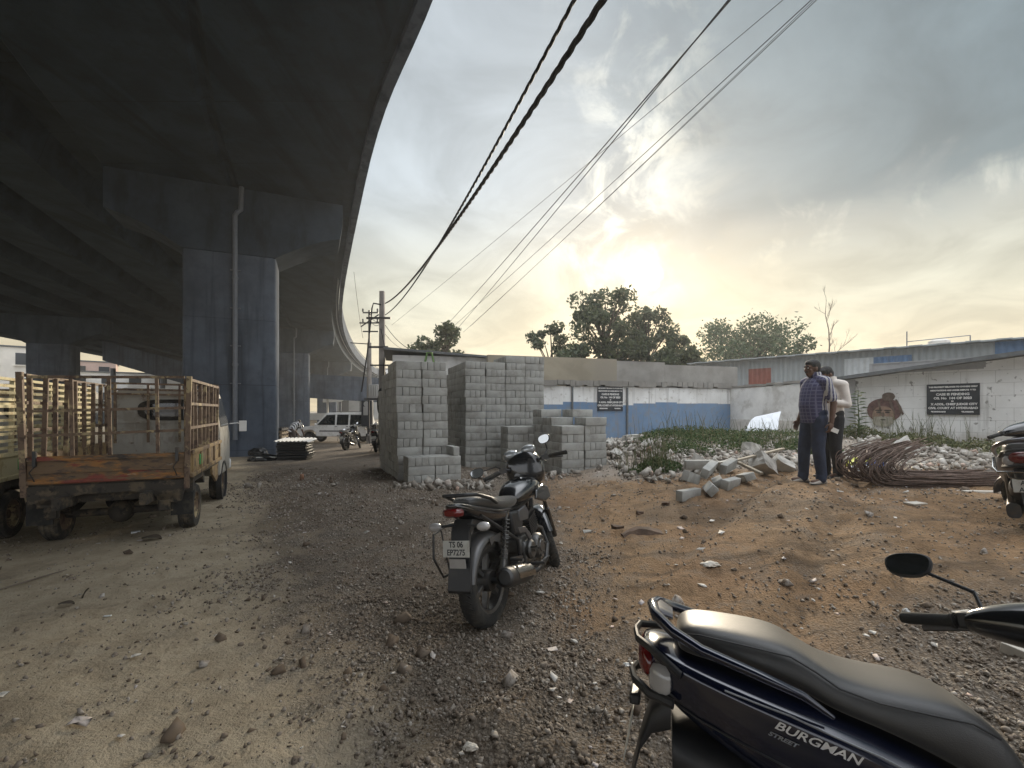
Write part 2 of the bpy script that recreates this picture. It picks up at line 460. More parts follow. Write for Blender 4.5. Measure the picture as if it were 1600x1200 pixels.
# ---------- loose stones: one mass of stuff each ----------
ICO_V = []; 
_p = (1+5**.5)/2
for a, b_ in ((-1, _p), (1, _p), (-1, -_p), (1, -_p)): ICO_V += [(a, b_, 0)]
for a, b_ in ((-1, _p), (1, _p), (-1, -_p), (1, -_p)): ICO_V += [(0, a, b_)]
for a, b_ in ((-1, _p), (1, _p), (-1, -_p), (1, -_p)): ICO_V += [(b_, 0, a)]
ICO_V = np.array(ICO_V); ICO_V /= np.linalg.norm(ICO_V[0])
ICO_F = np.array([(0,11,5),(0,5,1),(0,1,7),(0,7,10),(0,10,11),(1,5,9),(5,11,4),(11,10,2),(10,7,6),(7,1,8),(3,9,4),(3,4,2),(3,2,6),(3,6,8),(3,8,9),(4,9,5),(2,4,11),(6,2,10),(8,6,7),(9,8,1)])
CUBE_V = np.array([(x, y, z) for z in (-1, 1) for x, y in ((-1, -1), (1, -1), (1, 1), (-1, 1))], float)*.62
CUBE_F = np.array([(3,2,1),(3,1,0),(4,5,6),(4,6,7),(0,1,5),(0,5,4),(1,2,6),(1,6,5),(2,3,7),(2,7,6),(3,0,4),(3,4,7)])
def rots(n):
    q = RNG.normal(size=(n, 4)); q /= np.linalg.norm(q, axis=1)[:, None]
    w_, x, y, z = q.T
    return np.stack([1-2*(y*y+z*z), 2*(x*y-z*w_), 2*(x*z+y*w_), 2*(x*y+z*w_), 1-2*(x*x+z*z), 2*(y*z-x*w_), 2*(x*z-y*w_), 2*(y*z+x*w_), 1-2*(x*x+y*y)], -1).reshape(n, 3, 3)
def scatter(name, pos, size, mat_, baseV=ICO_V, baseF=ICO_F, flat=(.5, 1.0), jit=.32, tilt=True):
    n = len(pos); k = len(baseV)
    sc = size[:, None]*np.stack([np.ones(n)*(1.15 if baseV is CUBE_V else 1), RNG.uniform(.45 if baseV is CUBE_V else .6, 1.0, n), RNG.uniform(flat[0], flat[1], n)], -1)
    Vv = baseV[None]*sc[:, None, :]*(1+RNG.uniform(-jit, jit, (n, k, 1)))
    Vv = Vv+RNG.uniform(-.20, .20, (n, k, 3))*size[:, None, None]
    if tilt: Vv = np.einsum('nij,nkj->nki', rots(n), Vv)
    else:
        a = RNG.uniform(0, 2*PI, n); ca, sa = np.cos(a), np.sin(a)
        R = np.zeros((n, 3, 3)); R[:, 0, 0] = ca; R[:, 0, 1] = -sa; R[:, 1, 0] = sa; R[:, 1, 1] = ca; R[:, 2, 2] = 1
        R2 = np.eye(3)[None]+RNG.uniform(-.25, .25, (n, 3, 3))
        Vv = np.einsum('nij,nkj->nki', R2 @ R, Vv)
    Vv = Vv+pos[:, None, :]
    Ff = (baseF[None]+(np.arange(n)*k)[:, None, None]).reshape(-1, baseF.shape[1])
    return link(name, raw_mesh(name, Vv.reshape(-1, 3), Ff, mat_))
def stone_mat(name, cols, spots=None):
    m, t = newmat(name)
    out = t.n('ShaderNodeOutputMaterial'); b = t.n('ShaderNodeBsdfPrincipled'); t.l(b.outputs[0], out.inputs[0])
    b.inputs['Roughness'].default_value = .9; b.inputs['Specular IOR Level'].default_value = .3
    ge = t.n('ShaderNodeNewGeometry'); tc = t.n('ShaderNodeTexCoord')
    rp = t.n('ShaderNodeValToRGB'); e = rp.color_ramp.elements
    while len(e) < len(cols): e.new(.5)
    for i, (p, c) in enumerate(cols): e[i].position = p; e[i].color = (*c, 1)
    t.l(ge.outputs['Random Per Island'], rp.inputs[0])
    n1 = t.noise(tc.outputs['Object'], 25, 4, .6)
    t.l(t.mix(t.step(n1, .35, .7), rp.outputs[0], (.16, .125, .095)) if spots is None else t.mix(t.math('MULTIPLY', t.step(n1, .35, .7), .5), rp.outputs[0], spots), b.inputs['Base Color'])
    return m
M_grav = stone_mat('gravel_stone', [(0, (.12, .095, .07)), (.35, (.25, .21, .17)), (.7, (.32, .285, .24)), (.93, (.40, .365, .315)), (1, (.48, .44, .39))])
M_rub = stone_mat('broken_concrete', [(0, (.13, .11, .09)), (.3, (.24, .22, .19)), (.6, (.35, .33, .295)), (.88, (.42, .395, .35)), (.94, (.54, .52, .48)), (1, (.30, .15, .09))], (.22, .18, .14))

def gpts(n, x0, x1, y0, y1, fn, power=1.6):
    """n points, denser near the viewpoint, kept with probability fn(x, y)"""
    P = []
    tot = 0
    while tot < n:
        q = n*2
        y = y0+(y1-y0)*RNG.uniform(0, 1, q)**power
        x = RNG.uniform(-1, 1, q)*np.minimum(1.25*y+.8, max(abs(x0), abs(x1)))
        ok = (x > x0) & (x < x1) & (RNG.uniform(0, 1, q) < fn(x, y))
        P.append(np.stack([x[ok], y[ok]], -1)); tot += ok.sum()
    P = np.concatenate(P)[:n]
    return P
def gravel_density(x, y):
    wv = 2.2*(fbm(x*.8, y*.8, 51)-.5)
    a = smooth(-.35, .9, x+.60*y+wv)
    redz = smooth(.3, 1.0, x+wv)*smooth(2.3, 3.1, y-.15*x+wv)
    patch = .25+.75*smooth(.36, .62, fbm(x*1.7, y*1.7, 77))
    return np.clip(.08+a*(1-.90*redz), 0, 1)*patch*(1-.5*smooth(8, 16, y))
P = gpts(78000, -6, 7, .55, 11, gravel_density, 1.7)
S = (.0040+.0120*RNG.uniform(0, 1, len(P))**3.4)*(1+.045*P[:, 1])*(1+.9*smooth(3.0, 1.0, P[:, 1])*RNG.uniform(0, 1, len(P))**3)
pos = np.stack([P[:, 0], P[:, 1], gz(P[:, 0], P[:, 1])+np.clip(fbm(P[:, 0]*4.5, P[:, 1]*4.5, 31, 4)-.52, 0, 1)*.15*smooth(-3.5, -1., P[:, 0]+.45*P[:, 1])+S*.30], -1)
hf = RNG.uniform(0, 1, len(pos)) < .62
gv2 = scatter('stone_chips', pos[hf], S[hf], M_grav, CUBE_V, CUBE_F, flat=(.35, .95), jit=.25); tag(gv2, 'loose angular grey stone chips mixed through the gravel of the yard', 'gravel', kind='stuff')
gv = scatter('gravel', pos[~hf], S[~hf], M_grav, flat=(.45, .9)); tag(gv, 'loose grey gravel strewn over the middle of the yard', 'gravel', kind='stuff')
# bigger lumps scattered over the soil
P = gpts(900, -6, 8, 1.0, 13, lambda x, y: np.clip(.25+.75*smooth(.4, .6, fbm(x, y, 5)), 0, 1)*np.where(x < -.6*y-.3, .35, 1), 1.2)
S = .015+.05*RNG.uniform(0, 1, len(P))**4
pos = np.stack([P[:, 0], P[:, 1], gz(P[:, 0], P[:, 1])+S*.25], -1)
M_lump = stone_mat('earth_lump', [(0, (.07, .05, .035)), (.5, (.17, .125, .085)), (.8, (.27, .24, .205)), (1, (.5, .47, .43))])
lp = scatter('stones', pos, S, M_lump, CUBE_V, CUBE_F, flat=(.4, .9), jit=.3); tag(lp, 'scattered lumps of earth and stone on the soil', 'stones', kind='stuff')
# litter flakes
P = gpts(420, -5, 8, 1.4, 12, lambda x, y: np.where(x > .2, 1, .25)*np.clip(.2+smooth(.45, .6, fbm(x*.9, y*.9, 15)), 0, 1), 1.1)
S = .012+.03*RNG.uniform(0, 1, len(P))**2.5
pos = np.stack([P[:, 0], P[:, 1], gz(P[:, 0], P[:, 1])+.022], -1)
M_lit = stone_mat('litter_scrap', [(0, (.55, .52, .47)), (.6, (.66, .64, .6)), (.85, (.5, .36, .3)), (1, (.45, .5, .56))], (.5, .47, .42))
lt = scatter('litter', pos, S, M_lit, baseV=CUBE_V, baseF=CUBE_F, flat=(.06, .2), tilt=False); tag(lt, 'small pale scraps of paper and plaster lying on the soil', 'litter', kind='stuff')
# ================= materials =================
def concrete(name, col, zlift, streak, axis_lines):
    m, t = newmat(name); out = t.n('ShaderNodeOutputMaterial'); b = t.n('ShaderNodeBsdfPrincipled'); t.l(b.outputs[0], out.inputs[0]); b.inputs['Roughness'].default_value = .95; b.inputs['Specular IOR Level'].default_value = .08
    tc = t.n('ShaderNodeTexCoord'); P = tc.outputs['Object']; sp = t.n('ShaderNodeSeparateXYZ'); t.l(P, sp.inputs[0])
    n1 = t.noise(P, .7, 7, .62); n2 = t.noise(P, 3.5, 6, .65)
    c = t.mix(t.step(n1, .32, .68), tuple(k*.74 for k in col), tuple(k*1.22 for k in col))
    c = t.mix(t.math('MULTIPLY', t.step(n2, .5, .7), .35), c, tuple(k*.55 for k in col))
    mp = t.n('ShaderNodeMapping'); mp.inputs['Scale'].default_value = streak; t.l(P, mp.inputs[0]); n3 = t.noise(mp.outputs[0], 1, 6, .6)
    c = t.mix(t.math('MULTIPLY', t.step(n3, .50, .68), .75), c, tuple(k*.45 for k in col))
    c = t.mix(t.math('MULTIPLY', t.step(n3, .36, .26), .3), c, tuple(min(1, k*1.9) for k in col))
    ln = t.math('ABSOLUTE', t.math('SUBTRACT', t.math('FRACT', t.math('DIVIDE', sp.outputs[axis_lines[0]], axis_lines[1])), .5))
    jl = t.step(ln, .492, .4985)
    c = t.mix(t.math('MULTIPLY', jl, .6), c, tuple(k*.4 for k in col))
    t.l(c, b.inputs['Base Color'])
    bp = t.n('ShaderNodeBump', inp={'Strength': .25, 'Distance': .02}); t.l(t.math('SUBTRACT', t.math('ADD', n2, t.math('MULTIPLY', n3, .6)), jl), bp.inputs['Height']); t.l(bp.outputs[0], b.inputs['Normal'])
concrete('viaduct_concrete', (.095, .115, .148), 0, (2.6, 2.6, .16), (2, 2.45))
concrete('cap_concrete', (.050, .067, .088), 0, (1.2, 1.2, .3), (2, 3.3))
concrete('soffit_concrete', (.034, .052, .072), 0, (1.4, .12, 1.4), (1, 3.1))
mat('pipe_grey', (.15, .165, .19), .5, var=.1)
mat('white_wall', (.70, .70, .68), .9, var=.12, scale=1.2, bump=.3, bscale=9, dirt=((.36, .345, .31), .6, 1.7))
mat('tan_wall', (.30, .265, .20), .92, var=.2, scale=.9, bump=.25, bscale=7, dirt=((.19, .175, .15), .6, .45))
mat('grey_wall', (.25, .24, .22), .92, var=.2, scale=1.1, bump=.25, bscale=7, dirt=((.17, .16, .145), .6, .6))
mat('sheet_grey', (.29, .32, .33), .5, var=.08, scale=.6, dirt=((.22, .235, .24), .5, .4))
mat('sheet_red', (.24, .085, .065), .55, var=.12)
mat('sheet_blue', (.09, .17, .30), .5, var=.12)
mat('sheet_pale', (.45, .48, .49), .5, var=.08)
mat('roof_dark', (.12, .13, .135), .6, var=.2)
mat('cement_patch', (.33, .33, .33), .9, var=.1)
mat('wood', (.32, .25, .17), .8, var=.25, scale=8, stretch=(1, 6, 6))
mat('black_board', (.018, .022, .028), .6, var=.3)
mat('letter_paint', (.62, .62, .60), .7, var=.15)
mat('concrete_pole', (.27, .25, .23), .9, var=.15, scale=3, bump=.2)
mat('steel_dark', (.06, .06, .065), .5, .4, var=.2)
mat('cable_black', (.018, .018, .02), .6, var=.2)
mat('plaster_pale', (.55, .53, .49), .9, var=.15)
mat('window_dark', (.03, .035, .04), .15, var=.1)
mat('bark', (.085, .068, .05), .95, var=.3, scale=9, bump=.5, bscale=20)
mat('bare_bark', (.16, .13, .10), .95, var=.2)

# ================= flyover =================
PATH = [(15.4, -24), (8.6, -11.5), (2.6, 0), (-2.25, 9.39), (-6.87, 18.64), (-18.5, 47.8), (-27.6, 78.9), (-34, 110), (-38.2, 141), (-40.3, 172), (-41, 203), (-40.5, 250)]
def catmull(P, n=8):
    o = []
    for i in range(len(P)-1):
        p0 = Vector(P[max(i-1, 0)]); p1 = Vector(P[i]); p2 = Vector(P[i+1]); p3 = Vector(P[min(i+2, len(P)-1)])
        for k in range(n):
            u = k/n
            o.append(.5*((2*p1)+(p2-p0)*u+(2*p0-5*p1+4*p2-p3)*u*u+(3*p1-p0-3*p2+p3)*u**3))
    o.append(Vector(P[-1])); return o
LINE = catmull(PATH, 8)
def frame(i):
    a = LINE[max(i-1, 0)]; b = LINE[min(i+1, len(LINE)-1)]
    tg = (b-a).normalized(); return LINE[i], tg, Vector((tg.y, -tg.x))
def sweep(sec, name, m, parent, i0=0, i1=None, smooth_on=True):
    mb = MB(); rings = []
    for i in range(i0, (i1 or len(LINE)-1)+1):
        p, tg, nr = frame(i)
        rings.append([Vector((p.x+nr.x*s, p.y+nr.y*s, z)) for s, z in sec])
    mb.loft(rings); return mb.build(name, m, parent, smooth_on=smooth_on, angle=25)
fl = thing('flyover', 'long grey concrete flyover curving away over the left of the yard', 'flyover', (0, 0, 0))
VC, SO = MAT['viaduct_concrete'], MAT['soffit_concrete']
ZS = 9.81; ZD = 10.85
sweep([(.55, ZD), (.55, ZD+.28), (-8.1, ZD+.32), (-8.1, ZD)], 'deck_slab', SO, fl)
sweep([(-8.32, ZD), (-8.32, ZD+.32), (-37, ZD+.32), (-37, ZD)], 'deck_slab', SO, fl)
sweep([(.86, ZD-.16), (.86, ZD+1.25), (.66, ZD+1.25), (.56, ZD-.16)], 'parapet', VC, fl)
sweep([(-37.1, ZD-.1), (-37.1, ZD+1.25), (-37.3, ZD+1.25), (-37.3, ZD-.1)], 'parapet', VC, fl)
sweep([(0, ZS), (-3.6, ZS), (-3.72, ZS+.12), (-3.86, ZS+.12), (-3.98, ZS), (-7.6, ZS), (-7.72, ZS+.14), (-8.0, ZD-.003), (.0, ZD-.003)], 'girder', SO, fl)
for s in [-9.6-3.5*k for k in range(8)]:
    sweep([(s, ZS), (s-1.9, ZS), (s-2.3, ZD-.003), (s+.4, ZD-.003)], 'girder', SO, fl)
# drainage pipe slung below the cantilever
mb = MB(); mb.tube([(*(LINE[i].xy+frame(i)[2].xy*.36), ZD-.22) for i in range(36, 78)], .055, 6); mb.build('drain_pipe', MAT['pipe_grey'], fl)
# rail along the parapet top
mb = MB()
pts = [(*(LINE[i].xy+frame(i)[2].xy*.76), ZD+1.75) for i in range(30, 80)]
mb.tube(pts, .05, 6)
for a, bq in zip(pts[:-1], pts[1:]):
    for k in range(3):
        p = Vector(a).lerp(Vector(bq), k/3); mb.tube([p, p-Vector((0, 0, .5))], .04, 5)
mb.build('guard_rail', MAT['pipe_grey'], fl)
def capsec(side):
    c = [(-2.4, 7.34), (-1.75, 7.72), (-1.05, 8.08), (-.5, 8.28), (-.08, 8.40), (.02, 9.0), (.02, ZS-.02)]
    l = [(-7.62, ZS-.02), (-7.62, 8.40), (-7.1, 8.26), (-6.5, 8.02), (-5.9, 7.68), (-5.4, 7.34)]
    return c+l
cache = {}
def pier(i, base, pipe=True, s_off=0, key='a'):
    p, tg, nr = frame(i)
    yaw = math.atan2(nr.y, nr.x)          # local x = across the deck to the right, local y = along
    o = bpy.data.objects.new('pier', cache[key, 'p']) if (key, 'p') in cache else None
    if o is None:
        mb = MB(); c = .10
        mb.prism([(-2.4-c, 0), (-2.4, c), (-2.4, 1.9-c), (-2.4-c, 1.9), (-5.4+c, 1.9), (-5.4, 1.9-c), (-5.4, c), (-5.4+c, 0)], -1.0, 7.33, 'xy')
        cache[key, 'p'] = mb.mesh('pier', VC, angle=60)
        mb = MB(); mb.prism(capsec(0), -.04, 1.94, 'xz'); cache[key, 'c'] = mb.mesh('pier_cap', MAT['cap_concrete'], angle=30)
        mb = MB(); mb.box((-3.9, .95, -.15), (3.7, 2.9, .34)); cache[key, 'b'] = mb.mesh('plinth', VC)
        mb = MB(); mb.tube([(-3.73, -.11, .4), (-3.73, -.11, 8.75)], .085, 10)
        mb.tube([(-3.73, -.11, 8.72), (-3.66, -.11, 8.86), (-3.55, -.11, 8.95), (-3.52, -.11, 9.9)], .085, 10)
        for z in (1.1, 2.5, 3.9, 5.3, 6.7): mb.box((-3.73, -.06, z), (.34, .10, .035))
        for z in (3.2, 6.4): mb.lathe([(.10, z-.05), (.105, z), (.10, z+.05)], 10, (-3.73, -.11, 0))
        cache[key, 'd'] = mb.mesh('drain_pipe', MAT['pipe_grey'])
        o = bpy.data.objects.new('pier', cache[key, 'p'])
    COL.objects.link(o); o.parent = fl
    o.location = (p.x+nr.x*s_off, p.y+nr.y*s_off, 0); o.rotation_euler = (0, 0, yaw)
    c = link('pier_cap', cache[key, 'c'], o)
    bb = link('plinth', cache[key, 'b'], o); bb.location.z = base
    if pipe: link('drain_pipe', cache[key, 'd'], o)
    return o
for k, i in enumerate((32, 40, 48, 56, 64, 72)):
    pier(i, -.28 if k == 0 else -.46, k < 3)
pier(8, 0, False)
for i in (40, 48, 56): pier(i, -.46, False, -19.4)

# ================= far-off ramp and buildings seen under the deck =================
def block_building(name, label, c, size, yaw, wallm, floors, cols, roofm='roof_dark', cat='building', winm='window_dark', group=None, extra=True):
    o = thing(name, label, cat, c, (0, 0, yaw), group)
    mb = MB(); mb.box((0, 0, size[2]/2-.5), (size[0], size[1], size[2]+1)); mb.build('wall', wallm, o)
    mb = MB(); mb.box((0, 0, size[2]+.12), (size[0]+.4, size[1]+.4, .2)); mb.build('roof', MAT[roofm], o)
    if extra:
        fh = size[2]/floors; cw = size[0]/cols
        wm = MB(); wm.box((0, 0, 0), (cw*.46, .08, fh*.46)); me = wm.mesh('window', MAT[winm])
        sm = MB(); sm.box((0, -.1, -fh*.27), (cw*.6, .3, .09)); mes = sm.mesh('sill', wallm)
        for f in range(floors):
            for q in range(cols):
                w_ = link('window', me, o); w_.location = (-size[0]/2+cw*(q+.5), -size[1]/2-.035, fh*(f+.55))
                link('sill', mes, w_)
    return o
mat('far_cream', (.78, .74, .66), .9, var=.1, scale=.4); mat('far_white', (.80, .80, .78), .9, var=.1, scale=.4)
mat('far_pink', (.55, .40, .34), .9, var=.15, scale=.4); mat('far_grey', (.38, .38, .37), .9, var=.15, scale=.4)
block_building('apartment_house', 'cream three storey house left of the far pier, seen under the flyover', (-80, 72, -.4), (16, 10, 11.5), math.radians(38), MAT['far_cream'], 3, 5, cat='house')
block_building('apartment_house', 'white long house row between the piers under the flyover', (-72, 86, -.4), (30, 9, 8.6), math.radians(32), MAT['far_white'], 3, 8, cat='house')
block_building('shop_house', 'brownish pink house beside the far pier under the flyover', (-82, 88, -.4), (10, 8, 11), math.radians(38), MAT['far_pink'], 3, 3, cat='house')
block_building('roadside_shop', 'pale grey low shop beyond the parked white car under the flyover', (-33, 112, -.4), (18, 8, 5.5), math.radians(10), MAT['far_grey'], 1, 4, cat='shop')
block_building('apartment_house', 'tall white house behind the utility poles at the end of the flyover', (-34, 128, -.4), (9, 9, 13), math.radians(-5), MAT['far_white'], 4, 3, cat='house')
ra = thing('ramp', 'dark grey sloping ramp of a second road behind the near pier', 'ramp', (0, 0, 0))
mb = MB(); a = at(160, 563, 52); b2 = at(330, 612, 52)
mb.prism([(a.x, a.z+2.2), (a.x, a.z), (b2.x, b2.z), (b2.x+25, b2.z-1.6), (b2.x+25, b2.z+1.2), (b2.x, b2.z+2.6)], 52, 58, 'xz'); mb.build('slab', VC, ra)
for px in (172, 250): 
    p = at(px, 600, 53); mb = MB(); mb.tube([(p.x, 53.4, -1), (p.x, 53.4, at(px, 575, 53).z)], .25, 8); mb.build('post', MAT['pipe_grey'], ra)

# ================= compound wall =================
def wall_run(name, a, b, z0, z1, th, m, parent):
    mb = MB(); mb.bar((a[0], a[1], (z0+z1)/2), (b[0], b[1], (z0+z1)/2), th, z1-z0, up=(0, 0, 1)); return mb.build(name, m, parent)
CA = Vector((-1.6, 15.6, 0)); CB = Vector((8.75, 18.6, 0))
def WP(u, z, off=0):      # point on the blue wall face
    d = (CB-CA).normalized(); n = Vector((d.y, -d.x, 0))
    p = CA+(CB-CA)*u+n*off; return Vector((p.x, p.y, z))
bwm, t = newmat('blue_white_paint')
out = t.n('ShaderNodeOutputMaterial'); b = t.n('ShaderNodeBsdfPrincipled'); t.l(b.outputs[0], out.inputs[0]); b.inputs['Roughness'].default_value = .85
tc = t.n('ShaderNodeTexCoord'); P = tc.outputs['Object']; sp = t.n('ShaderNodeSeparateXYZ'); t.l(P, sp.inputs[0])
vor = t.math('FLOOR', t.math('MULTIPLY', sp.outputs[0], 1.1)); cb = t.n('ShaderNodeCombineXYZ'); t.l(vor, cb.inputs[0])
wn = t.n('ShaderNodeTexWhiteNoise', noise_dimensions='1D'); t.l(vor, wn.inputs['W'])
lev = t.math('MULTIPLY_ADD', wn.outputs['Value'], .13, 1.69)
n1 = t.noise(P, 1.3, 6, .6); n2 = t.noise(P, 6, 5, .65)
wh = t.mix(t.step(n1, .35, .7), (.77, .78, .77), (.64, .64, .62))
bl = t.mix(t.step(n1, .3, .7), (.13, .215, .345), (.17, .26, .385))
bl = t.mix(t.math('MULTIPLY', t.step(n2, .50, .66), .7), bl, (.20, .225, .25))
wh = t.mix(t.math('MULTIPLY', t.step(n2, .57, .66), .6), wh, (.40, .385, .35))
fc = t.step(t.math('SUBTRACT', sp.outputs[2], lev), .01, -.01)
c = t.mix(fc, wh, bl)
drip = t.noise(None, 1, 4, .6); mp = t.n('ShaderNodeMapping'); mp.inputs['Scale'].default_value = (7, 7, .35); t.l(P, mp.inputs[0])
c = t.mix(t.math('MULTIPLY', t.step(t.noise(mp.outputs[0], 1, 5, .6), .52, .70), .5), c, (.22, .21, .20))
t.l(c, b.inputs['Base Color'])
bp = t.n('ShaderNodeBump', inp={'Strength': .2, 'Distance': .02}); t.l(n2, bp.inputs['Height']); t.l(bp.outputs[0], b.inputs['Normal'])
bw = thing('compound_wall', 'long wall painted white above and blue below, behind the rubble', 'wall', (0, 0, 0))
wall_run('painted_face', CA, CB, -.3, 2.36, .24, bwm, bw)
# crumbling lintel course on top
mb = MB(); 
for k in range(46):
    u0 = k/46; u1 = (k+1)/46
    a = WP(u0, 0, .03+.05*RNG.random()); c_ = WP(u1, 0, .03+.05*RNG.random())
    z0 = 2.365+.02*RNG.random()+(.05 if RNG.random() < .3 else 0); z1 = 2.56+.03*RNG.random()
    mb.bar((a.x, a.y, (z0+z1)/2), (c_.x, c_.y, (z0+z1)/2), .34, z1-z0)
mb.build('coping', MAT['grey_wall'], bw)
for u in (.36, .565):
    mb = MB(); mb.bar(WP(u, 0, .15), WP(u, 2.34, .15), .07, .06, up=(1, 0, 0)); mb.build('pipe', MAT['roof_dark'], bw)
uw = thing('upper_wall', 'weathered tan and grey block wall rising above the blue and white wall', 'wall', (0, 0, 0))
a, b2 = WP(.08, 0, -.35), WP(.545, 0, -.35); wall_run('wall_section', a, b2, 2.0, 3.44, .22, MAT['tan_wall'], uw)
a, b2 = WP(.545, 0, -.35), WP(.74, 0, -.35); wall_run('wall_section', a, b2, 2.0, 3.38, .20, MAT['grey_wall'], uw)
a, b2 = WP(.74, 0, -.35), WP(1.06, 0, -.35); wall_run('wall_section', a, b2, 2.0, 3.29, .22, MAT['grey_wall'], uw)
# sign on the blue wall
def sign(name, label, origin, xd, w_, h, lines, tilt=0):
    o = thing(name, label, 'sign', origin, (0, 0, math.atan2(xd.y, xd.x)))
    mb = MB(); mb.box((0, .0, 0), (w_, .03, h)); mb.build('board', MAT['black_board'], o, bevel=.004)
    for txt, sz, x, z, xs in lines:
        M = Matrix.Translation((x*w_, -.017, z*h)) @ Matrix.Rotation(PI/2, 4, 'X')
        text_mesh(txt, sz, MAT['letter_paint'], 'lettering', o, M, .001, xscale=xs, offset=.004)
    return o
d1 = (CB-CA).normalized()
L = lambda k: [('THIS PROPERTY BELONGS TO OWNERS ONLY', .075*k, 0, .40, .92), ('NEGOTIATIONS ARE UNDER DISPUTE  Y TO', .075*k, 0, .29, .9), ('CASE IS PENDING', .125*k, 0, .16, 1.0),
     ('OS. No  144 OF 2023', .125*k, 0, .035, 1.0), ('IN', .06*k, 0, -.065, 1.), ('X ADDL. CHIEF JUDGE CITY', .115*k, .02, -.16, .95), ('CIVIL COURT AT HYDERABAD', .115*k, 0, -.285, .93),
     ('SECUNDERABAD', .065*k, -.27, -.405, .9), ('TELANGANA', .065*k, .28, -.405, .9)]
sign('notice_board', 'small black notice board with white lettering on the blue and white wall', WP(.50, 1.94, .145), d1, 1.03, .92, L(.72))

# white side wall from the corner towards the viewer
CC = Vector((9.85, 13.9, 0))
sw = thing('side_wall', 'plain white wall joining the blue wall to the building on the right', 'wall', (0, 0, 0))
mb = MB(); a = CB+Vector((.12, -.1, 0)); mb.bar((a.x, a.y, 1.06), (CC.x, CC.y, 1.06), .24, 2.6); mb.build('painted_face', MAT['white_wall'], sw)
mb = MB(); mb.bar((a.x, a.y, .55), (CC.x, CC.y, .55), .27, 1.2); mb.build('plaster_base', MAT['plaster_pale'], sw)
mb = MB()
for k in range(12):
    u0, u1 = k/12, (k+1)/12
    pa, pb = a.lerp(CC, u0), a.lerp(CC, u1); z = 2.36+.05*RNG.random(); mb.bar((pa.x, pa.y, z+.04), (pb.x, pb.y, z+.04), .27+.06*RNG.random(), .08)
mb.build('coping', MAT['grey_wall'], sw)

# ================= white building on the right with its sloping roof =================
RA = Vector((9.95, 13.75, 0)); RB = Vector((13.6, 9.2, 0))
rd = (RB-RA).normalized(); rn = Vector((rd.y, -rd.x, 0))
if rn.dot(Vector((0, -1, 0))) < 0: rn = -rn
RL = (RB-RA).length
def RP(u, z, off=0): p = RA+(RB-RA)*u+rn*off; return Vector((p.x, p.y, z))
def rtop(u): return 2.40+.62*u
rb = thing('block_building', 'whitewashed concrete block building with a sloping roof edge on the right', 'building', (RA.x, RA.y, 0), (0, 0, math.atan2(rd.y, rd.x)))
m, t = newmat('whitewashed_blocks')
out = t.n('ShaderNodeOutputMaterial'); b = t.n('ShaderNodeBsdfPrincipled'); t.l(b.outputs[0], out.inputs[0]); b.inputs['Roughness'].default_value = .9
tc = t.n('ShaderNodeTexCoord'); P = tc.outputs['Object']; sp = t.n('ShaderNodeSeparateXYZ'); t.l(P, sp.inputs[0]); cb = t.n('ShaderNodeCombineXYZ')
t.l(sp.outputs[0], cb.inputs[0]); t.l(sp.outputs[2], cb.inputs[1])
br = t.n('ShaderNodeTexBrick', offset=.5, inp={'Scale': 1., 'Mortar Size': .006, 'Brick Width': .62, 'Row Height': .31, 'Mortar Smooth': .3}); t.l(cb.outputs[0], br.inputs['Vector'])
n1 = t.noise(P, 1.1, 6, .6); n2 = t.noise(P, 5.5, 4, .6)
c = t.mix(t.step(n1, .3, .7), (.78, .78, .76), (.64, .635, .61))
c = t.mix(t.math('MULTIPLY', br.outputs['Fac'], .55), c, (.33, .32, .30))
c = t.mix(t.math('MULTIPLY', t.step(n2, .60, .66), .85), c, (.22, .21, .19))
mpz = t.n('ShaderNodeMapping'); mpz.inputs['Scale'].default_value = (4.5, 4.5, .4); t.l(P, mpz.inputs[0]); c = t.mix(t.math('MULTIPLY', t.step(t.noise(mpz.outputs[0], 1, 6, .6), .54, .7), .45), c, (.27, .26, .24))
c = t.mix(t.math('MULTIPLY', t.step(sp.outputs[2], 1.15, .5), t.step(n1, .33, .55)), c, (.34, .30, .25))
t.l(c, b.inputs['Base Color']); bp = t.n('ShaderNodeBump', inp={'Strength': .3, 'Distance': .02}); t.l(t.math('ADD', t.math('MULTIPLY', br.outputs['Fac'], -1.), n2), bp.inputs['Height']); t.l(bp.outputs[0], b.inputs['Normal'])
mb = MB(); mb.prism([(0, -.4), (RL+2, -.4), (RL+2, rtop(1+2/RL)), (0, rtop(0))], -.0, 3.2, 'xz'); mb.build('wall', m, rb)
mb = MB(); mb.prism([(-.35, rtop(0)-.03), (RL+2, rtop(1+2/RL)+.02), (RL+2, rtop(1+2/RL)+.14), (-.35, rtop(0)+.06)], -.32, 3.6, 'xz'); mb.build('roof', MAT['roof_dark'], rb)
# ventilation strip under the eave
mb = MB(); mb.box((1.75, -.012, 2.56), (2.3, .05, .05)); mb.box((1.75, -.012, 2.82), (2.3, .05, .03)); 
for x in (.62, 1.3, 2.1, 2.9): mb.box((x, -.012, 2.7), (.07, .05, .26))
mb.build('vent_frame', MAT['cement_patch'], rb)
mb = MB(); mb.box((1.76, -.006, 2.69), (2.24, .03, .25)); mb.build('vent_panel', MAT['cement_patch'], rb)
mb = MB(); mb.prism([(4.35, -.2), (8, -.2), (8, .98), (4.42, .92)], -.016, -.002, 'xz'); mb.build('cement_patch', MAT['cement_patch'], rb)
mb = MB(); mb.box((.12, -.05, 1.1), (.26, .12, 2.6)); mb.build('corner_post', MAT['cement_patch'], rb)
